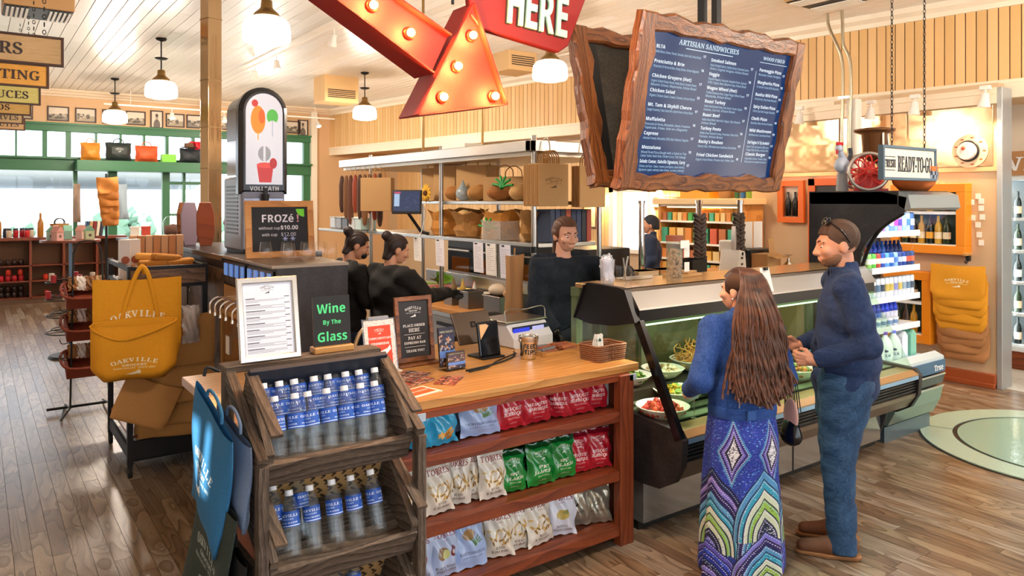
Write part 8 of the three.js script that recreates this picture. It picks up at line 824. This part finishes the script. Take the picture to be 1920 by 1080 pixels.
  const mon = thing('order_screen', 'black touch screen on an arm above the kitchen workers', 'monitor', [3.5, 1.86, -6.65], -0.75); part('bezel', [bx(0.3, 0.24, 0.03, 0, 0, 0, 0.008).rotateX(-0.12)], M.black, mon); part('display', [plane(0.27, 0.2, 0, 0.005, 0.017).rotateX(-0.12)], mat('#ffffff', 0.2, 0, { map: cv(128, 96, (g, w, h) => { fillR(g, '#181a34', 0, 0, w, h); fillR(g, '#9fc4ee', 4, 12, 26, 60); fillR(g, '#c03a4a', 4, 2, 30, 8); for (let i = 0; i < 20; i++) fillR(g, '#3a3a60', 40 + rnd() * 80, 14 + rnd() * 70, 14, 3); }), emissive: '#8fa8d8', emissiveIntensity: 0.12 }), mon); part('arm', [rod([0, -0.1, -0.02], [0.12, -0.3, -0.1], 0.016), rod([0.12, -0.3, -0.1], [0.2, -0.32, -0.1], 0.016)], M.black, mon); part('cable', [tu([[0.13, 0, -0.03], [0.18, -0.1, -0.04], [0.15, -0.25, -0.04], [0.12, -0.35, -0.04]], 0.005, 6)], M.plasticWhite, mon);
  // hanging salamis and the bag at the rear rail
  for (let k = 0; k < 9; k++) { const t = thing('hanging_salami', 'long dark salami hanging in the row on the rear steel rail', 'salami', [3.62, 2.22, -8.55 + k * 0.13], 0, 'salamis on the rear rail'); const L = 0.5 + (k % 3) * 0.07; part('salami', [la([[0, -L], [0.02, -L + 0.02], [0.034, -L + 0.1], [0.036, -0.16], [0.02, -0.06], [0, -0.04]], 10)], mat(['#5a3a28', '#8a5a34', '#6e4028', '#a8482c'][k % 4], 0.6, 0, { bumpMap: noiseBump, bumpScale: 0.004 }), t); part('string', rod([0, -0.05, 0], [0, 0.06, 0], 0.004, 5), mat('#d8c8a8', 0.8), t); part('rail_clip', [tu([[0.0, 0.06, 0.0], [0.02, 0.1, 0], [0.02, 0.14, 0]], 0.004, 5)], M.steel, t); }
  pbag('large plain kraft bag hanging beside the salamis', [3.55, 1.76, -7.42], 0.34, 0.36, 0.14, -0.75, false); pbag('narrow kraft bag standing behind the order screen', [3.95, 1.872, -6.86], 0.24, 0.34, 0.16, -1.2, false);
  for (let k = 0; k < 5; k++) one('storage_tub', ['frosted', 'grey lidded', 'dark', 'milky', 'pale green'][k] + ' plastic tub on the rear steel shelf', 'tub', [bx(0.2, 0.13, 0.16, 0, 0.065, 0, 0.012), bx(0.21, 0.014, 0.17, 0, 0.135, 0, 0.004)], mat(['#cfd4da', '#8f9298', '#4a4648', '#dfe2e2', '#c0d6cc'][k], 0.3), [3.72, 1.53, -8.85 + k * 0.19]);
}
{ // ovens behind the prep line
  const t = thing('deck_oven', 'black deck oven with steel handles behind the prep table', 'oven', [4.85, 0, -6.3]); wp('oven_body', [bb(4.6, 5.15, 0, 1.42, -7.7, -5.2, 0.01)], mat('#22201f', 0.4), t); for (let k = 0; k < 4; k++) { const z = -7.66 + k * 0.61, d = wp('oven_door', [bb(4.575, 4.6, 0.95, 1.34, z, z + 0.58, 0.006)], M.blackGloss, t); wps('oven_handle', [rod([4.55, 1.3, z + 0.06], [4.55, 1.3, z + 0.52], 0.012)], M.steel, d); wps('oven_glass', [bb(4.57, 4.576, 1.02, 1.22, z + 0.1, z + 0.48)], mat('#5a2c10', 0.1, 0, { emissive: '#e07a20', emissiveIntensity: k === 3 ? 0.5 : 0.05 }), d); }
}
{ // on the prep table
  const pan = (lb, x, z, w, h, d, turn = 0) => { const t = thing('steel_food_pan', lb, 'food pan', [x, 0.9, z], turn); part('wall', [bx(w, h, 0.005, 0, h / 2, d / 2), bx(w, h, 0.005, 0, h / 2, -d / 2), bx(0.005, h, d, -w / 2, h / 2, 0), bx(0.005, h, d, w / 2, h / 2, 0), bx(w, 0.005, d, 0, 0.003, 0)], mat('#8f8c88', 0.3, 0.9), t); part('rim', frameGeo(w + 0.03, d + 0.03, 0.017, 0.008).rotateX(-PI / 2).translate(0, h, d / 2 + 0.015), M.chrome, t); return t; };
  pan('deep steel pan holding wrapped rolls at the end of the cutting board', 3.72, -5.25, 0.3, 0.16, 0.24); pan('steel pan of dark olives beside the deep pan', 3.98, -5.1, 0.18, 0.14, 0.24); pan('square steel pan on the cutting board middle', 3.68, -5.75, 0.16, 0.15, 0.16); pan('small steel pan beside the square one', 3.66, -6.02, 0.12, 0.1, 0.14);
  one('baguette_roll', 'paper wrapped baguette lying across the deep steel pan', 'bread', [new THREE.CapsuleGeometry(0.035, 0.26, 4, 12).rotateZ(PI / 2)], mat('#d9a878', 0.7), [3.76, 1.09, -5.2], 0.5); one('crumpled_wrap', 'crumpled clear wrap on the deep steel pan', 'wrap', [new THREE.IcosahedronGeometry(0.07, 1).scale(1.2, 0.8, 1)], mat('#e0cdb4', 0.3), [3.7, 1.1, -5.36]);
  const vb = thing('salad_tub', 'clear square tub of green leaves on the cutting board', 'tub', [3.7, 0.9, -6.35]); part('tub_wall', [bx(0.2, 0.15, 0.004, 0, 0.075, 0.1), bx(0.2, 0.15, 0.004, 0, 0.075, -0.1), bx(0.004, 0.15, 0.2, -0.1, 0.075, 0), bx(0.004, 0.15, 0.2, 0.1, 0.075, 0)], M.glass, vb); part('leaves', Array.from({ length: 60 }, () => new THREE.CircleGeometry(0.025, 6).rotateX(R(0, 3)).rotateY(R(0, 3)).translate(R(-0.07, 0.07), R(0.02, 0.12), R(-0.07, 0.07))), mat('#5f8a34', 0.6, 0, { side: THREE.DoubleSide }), vb).userData.kind = 'stuff';
  one('lettuce_head', 'leafy green lettuce on the steel rail behind the workers', 'lettuce', Array.from({ length: 24 }, () => new THREE.CircleGeometry(0.06, 7).rotateX(R(0, 3)).rotateY(R(0, 3)).translate(R(-0.06, 0.06), R(0.05, 0.12), R(-0.1, 0.1))), mat('#7fae34', 0.6, 0, { side: THREE.DoubleSide }), [4.05, 0.95, -6.9]);
  [['#d8b050', 3.84, -6.15], ['#b83a2a', 3.84, -5.95], ['#e8e0d0', 3.8, -5.88], ['#8a6a3a', 3.83, -6.3]].forEach(([c, x, z], k) => { const t = thing('squeeze_bottle', ['mustard', 'red', 'white', 'brown'][k] + ' squeeze bottle on the cutting board', 'bottle', [x, 0.9, z]); part('bottle', la([[0, 0], [0.03, 0.002], [0.032, 0.13], [0.02, 0.15]], 14), mat(c, 0.4), t); part('nozzle', cy(0.02, 0.005, 0.07, 0, 0.185, 0, 12), mat(c, 0.4), t); });
  const ch = thing('bent_wire_chair', 'tan bent metal chair behind the order counter', 'chair', [2.3, 0, -4.75], 0.2); part('back_frame', tu([[-0.2, 0.45, 0], [-0.2, 0.8, -0.05], [-0.1, 0.98, -0.08], [0.1, 0.98, -0.08], [0.2, 0.8, -0.05], [0.2, 0.45, 0]], 0.014, 8, 40), mat('#c9a87c', 0.35, 0.4), ch); part('back_scroll', tu([[-0.1, 0.6, -0.03], [0, 0.75, -0.05], [0.1, 0.6, -0.03], [0, 0.55, -0.03], [-0.1, 0.6, -0.03]], 0.009, 6, 30), mat('#c9a87c', 0.35, 0.4), ch); part('seat', cy(0.21, 0.21, 0.035, 0, 0.45, 0.18, 24), M.pine, ch); for (const [x, z] of [[-0.16, 0.02], [0.16, 0.02], [-0.16, 0.34], [0.16, 0.34]]) part('leg', rod([x * 1.1, 0, z], [x * 0.9, 0.44, lerp(z, 0.18, 0.1)], 0.012), mat('#c9a87c', 0.35, 0.4), ch);
  const bn = thing('hanging_jute_sack', 'tall tan cloth sack hanging behind the steel post', 'sack', [3.3, 1.02, -4.55], 0.1); part('cloth', tote(0.2, 0.9, { gus: 0, thick: 0.03, wav: 0.03 }).translate(0, 0.45, 0), mat('#b98a5c', 0.9), bn); part('cord', rod([0, 0.45, 0], [0, 0.5, 0], 0.006), M.jute, bn);
  one('rolled_black_apron', 'crumpled black apron lying behind the counter scale', 'apron', [new THREE.IcosahedronGeometry(0.1, 2).scale(1.3, 0.8, 0.9)], M.black, [3.1, 0.98, -4.55]); one('back_bar_cabinet', 'low dark cabinet behind the counter scale', 'cabinet', [bx(0.5, 0.9, 0.4, 0, 0.45, 0, 0.01), bx(0.46, 0.7, 0.41, 0, 0.45, 0)], mat('#3b3733', 0.5), [3.1, 0, -4.55]).position.x = 3.08;
}
{ // espresso bar at the far wall
  const s = thing('espresso_shelving', 'lit wooden shelving of boxes on the far wall', 'shelving', [8.05, 0, -6.9]); for (const y of [0.9, 1.08, 1.3, 1.6, 1.82]) wp('shelf', [bb(7.85, 8.26, y - 0.025, y, -7.35, -5.95)], M.trimWhite, s); for (const z of [-7.35, -6.65, -5.95]) wp('upright', [bb(7.85, 8.26, 0, 1.86, z - 0.02, z + 0.02)], M.pine, s); wp('cornice', [bb(7.78, 8.26, 1.82, 1.9, -7.42, -5.88, 0.01)], mat('#e3c28e', 0.45), s); wp('base', [bb(7.8, 8.26, 0, 0.88, -7.35, -5.95, 0.01)], M.redwood, s); wp('under_light', [bb(7.9, 7.94, 1.775, 1.79, -7.25, -6.05)], mat('#ffe9c0', 0.4, 0, { emissive: '#ffd898', emissiveIntensity: 3 }), s); area(s, '#ffd090', 14, 0.06, 1.2, [-0.13, 1.765, 0.25], [7.95, 0.5, -6.65]);
  const cs = ['#2f8a6a', '#3fa080', '#d8883c', '#c85a3a', '#e0a848', '#3f9a4a', '#b86a3a', '#e8c88a'], nm = ['teal', 'sea green', 'orange', 'rust', 'golden', 'green', 'brown', 'cream']; for (const [y, n, w, h] of [[1.6, 14, 0.08, 0.11], [1.3, 9, 0.12, 0.2], [1.08, 10, 0.11, 0.12], [0.9, 12, 0.1, 0.12]]) for (let k = 0; k < n; k++) one('tea_box', `${nm[(k * 3 + n) % 8]} box on the ${y > 1.5 ? 'top' : y > 1.2 ? 'upper' : y > 1 ? 'lower' : 'bottom'} espresso shelf`, 'box', [bx(0.1, h, w - 0.012, 0, h / 2, 0, 0.003), bx(0.102, h * 0.3, w - 0.03, 0, h * 0.5, 0)], mat(cs[(k * 3 + n) % 8], 0.5), [7.93, y, -7.28 + k * (1.28 / n)], 0, `boxes on the espresso shelves at ${y > 1.5 ? 'the top' : y > 1.2 ? 'upper level' : y > 1 ? 'lower level' : 'the bottom'}`);
  const yc = thing('bottle_crate', 'yellow crate of dark bottles on top of the espresso shelving', 'crate', [8.0, 1.9, -6.72]); part('crate_body', bx(0.3, 0.16, 0.5, 0, 0.08, 0, 0.006), mat('#e8a01c', 0.5), yc); for (let k = 0; k < 6; k++) part('bottle_neck', [cy(0.03, 0.012, 0.12, -0.05, 0.22, -0.2 + k * 0.08, 10)], M.blackGloss, yc); const wb = thing('woven_pot', 'tan woven pot beside the yellow bottle crate', 'pot', [8.0, 1.9, -6.3]); part('pot', la([[0, 0], [0.1, 0.003], [0.12, 0.2], [0.1, 0.22]], 18), M.jute, wb);
  ['#3f6f4a', '#3a6fa8', '#8fa83a'].forEach((c, k) => one('display_bottle', ['green', 'blue', 'lime'][k] + ' bottle on top of the espresso shelving', 'bottle', la([[0, 0], [0.035, 0.003], [0.036, 0.17], [0.014, 0.23], [0.014, 0.29], [0, 0.3]], 12), mat(c, 0.12), [7.95, 1.9, -6.1 + k * 0.09]));
  const sg = thing('wall_name_board', 'pale name board on the tan boarded wall', 'sign', [8.24, 1.78, -7.55], -PI / 2); part('board', bx(0.56, 0.13, 0.02, 0, 0.06, 0), M.cream, sg); part('frame', frameGeo(0.58, 0.15, 0.012, 0.03).translate(0, -0.015, -0.012), M.dark, sg); part('lettering', tx('OAKVILLE GROCERY', 0.05, 0.003, serif).scale(0.75, 1, 1).translate(0, 0.06, 0.0105), mat('#3a2a1c', 0.5), sg);
  for (const [z, w] of [[-9.05, 'on the near side of the bright window'], [-7.62, 'between the bright window and the name board']]) { const t = thing('wall_sconce', 'glowing glass wall lamp ' + w, 'wall lamp', [8.2, 1.98, z]); part('arm', [tu([[0.07, 0.1, 0], [0, 0.12, 0], [-0.06, 0.06, 0]], 0.01, 6), cy(0.04, 0.04, 0.02, 0.07, 0.1, 0, 14).rotateZ(0)], M.brass, t); part('shade', [la([[0.03, 0.05], [0.05, 0.02], [0.07, -0.06], [0, -0.065]], 18).translate(-0.06, 0, 0)], mat('#fff0d0', 0.4, 0, { emissive: '#ffdf9c', emissiveIntensity: 4 }), t); lamp(t, '#ffcf86', 2.2, [-0.06, -0.1, 0], 2); }
  const fr = thing('framed_notice', 'dark framed picture on the boarded wall beside the bright window', 'picture', [8.25, 1.42, -9.25], -PI / 2); part('frame', frameGeo(0.34, 0.44, 0.025, 0.03), M.dark, fr); part('print', plane(0.3, 0.4, 0, 0.22, 0.01), mat('#d8c09c', 0.5), fr);
  const dr = struct('door_1'); part('door_leaf', [bb(8.22, 8.27, 0, 2.05, -5.17, -4.4, 0.006)], mat('#2a2624', 0.5), dr); part('door_frame', [bb(8.2, 8.28, 0, 2.14, -5.26, -5.17, 0.004), bb(8.2, 8.28, 2.05, 2.14, -5.26, -4.36, 0.004)], mat('#c85a1c', 0.45), dr); part('door_handle', [sp(0.03, 8.2, 1.0, -4.5, 10)], M.brass, dr);
  const bn = thing('bottle_niche', 'orange framed wall niche with two dark bottles beside the black door', 'niche', [8.25, 1.6, -5.5], 0); part('frame', frameGeo(0.36, 0.52, 0.07, 0.06).rotateY(-PI / 2), mat('#d8661c', 0.45), bn); part('back', bx(0.01, 0.42, 0.24, 0.02, 0.26, 0), M.cream, bn); for (const k of [-0.05, 0.05]) part('bottle', la([[0, 0], [0.036, 0.003], [0.037, 0.17], [0.014, 0.24], [0.014, 0.3], [0, 0.3]], 12).translate(-0.02, 0.08, k), M.blackGloss, bn);
  // goods on the rear service counter
  const sl = thing('meat_slicer', 'white enamel meat slicer with a round blade guard on the service counter', 'slicer', [6.12, 1.17, -4.75], 0.3); part('base', [ex([[-0.12, 0], [0.12, 0], [0.08, 0.2], [-0.06, 0.22]], 0.2, 0.012).translate(0, 0, -0.1)], M.white, sl); part('blade_guard', [cy(0.13, 0.13, 0.035, 0, 0, 0, 30).rotateX(PI / 2).rotateY(0.3).translate(0.03, 0.32, 0)], mat('#e2e0e0', 0.25, 0.2), sl); part('motor_head', bx(0.1, 0.12, 0.14, 0, 0.25, -0.06, 0.02), M.white, sl); part('controls', [bx(0.05, 0.02, 0.004, -0.02, 0.14, 0.102), bx(0.05, 0.02, 0.004, -0.02, 0.08, 0.102), cy(0.016, 0.016, 0.01, 0, 0, 0, 12).rotateX(PI / 2).translate(-0.01, 0.18, 0.104)], M.black, sl);
  for (const [x, lb] of [[5.78, 'beside the middle guard post'], [6.38, 'behind the white meat slicer']]) { const t = thing('pepper_braid', 'long dark braid of dried peppers hanging ' + lb, 'braid', [x, 1.2, -4.88]); const g = []; for (let k = 0; k < 13; k++) for (const s of [-1, 1]) g.push(new THREE.SphereGeometry(0.04, 8, 6).scale(1.5, 0.6, 0.8).rotateZ(s * 0.6).translate(s * 0.04, 0.06 + k * 0.038, 0.01 * (k % 2))); part('peppers', g, mat('#43352f', 0.5), t); part('cord', rod([0, 0.02, 0], [0, 0.68, 0], 0.012), M.dark, t); }
  one('cardboard_carton', 'open brown cardboard carton on the service counter', 'carton', [bx(0.26, 0.16, 0.18, 0, 0.08, 0), bx(0.26, 0.005, 0.1, 0, 0.16, 0.12).rotateX(0.2), bx(0.1, 0.18, 0.005, 0.14, 0.2, 0).rotateZ(0.2)], M.kraft, [6.62, 1.17, -4.72], 0.1); one('knife_tray', 'flat black tray on the service counter edge', 'tray', [bx(0.3, 0.015, 0.12, 0, 0.008, 0, 0.004), bx(0.26, 0.01, 0.02, 0, 0.02, 0, 0.004)], M.black, [6.35, 1.17, -4.58], 0); for (let k = 0; k < 3; k++) one('wall_notice', ['long white', 'narrow white', 'curled white'][k] + ' paper notice behind the cardboard carton', 'notice', [bx(0.15, 0.3, 0.003, 0, 0.15, 0), bx(0.1, 0.004, 0.004, 0, 0.28, 0)], M.paper, [6.5 + k * 0.17, 1.35, -4.98], 0);
  const wg = thing('silver_goblet', 'upturned silver goblet on the service counter', 'goblet', [6.75, 1.17, -4.55]); part('bowl', la([[0.06, 0], [0.05, 0.05], [0.012, 0.09], [0.01, 0.14], [0.04, 0.15], [0.04, 0.155], [0, 0.155]], 20), M.chrome, wg); const mc = thing('espresso_machine', 'low black espresso machine at the end of the service counter', 'espresso machine', [6.7, 1.17, -4.92]); part('housing', bx(0.4, 0.2, 0.2, 0, 0.1, 0, 0.02), M.black, mc); part('drip_tray', bx(0.36, 0.03, 0.12, 0, 0.03, 0.12, 0.005), M.steel, mc);
  for (let k = 0; k < 4; k++) one('pastry_box', ['white', 'teal edged', 'cream', 'tan'][k] + ' flat pastry box stacked on the service counter', 'box', [bx(0.24, 0.04, 0.18, 0, 0.02, 0, 0.003), bx(0.245, 0.008, 0.185, 0, 0.036, 0, 0.002)], mat(['#efe6d8', '#6fb0a8', '#e8d0a8', '#c8945c'][k], 0.6), [4.85 + (k % 2) * 0.28, 1.17 + (k > 1 ? 0.041 : 0), -4.75], R(-0.1, 0.1)); one('black_basket', 'square black basket on the service counter', 'basket', [bx(0.2, 0.16, 0.004, 0, 0.08, 0.1), bx(0.2, 0.16, 0.004, 0, 0.08, -0.1), bx(0.004, 0.16, 0.2, -0.1, 0.08, 0), bx(0.004, 0.16, 0.2, 0.1, 0.08, 0), bx(0.2, 0.005, 0.2, 0, 0.003, 0)], M.black, [5.45, 1.17, -4.7]);
}

renderer.render(scene, camera);
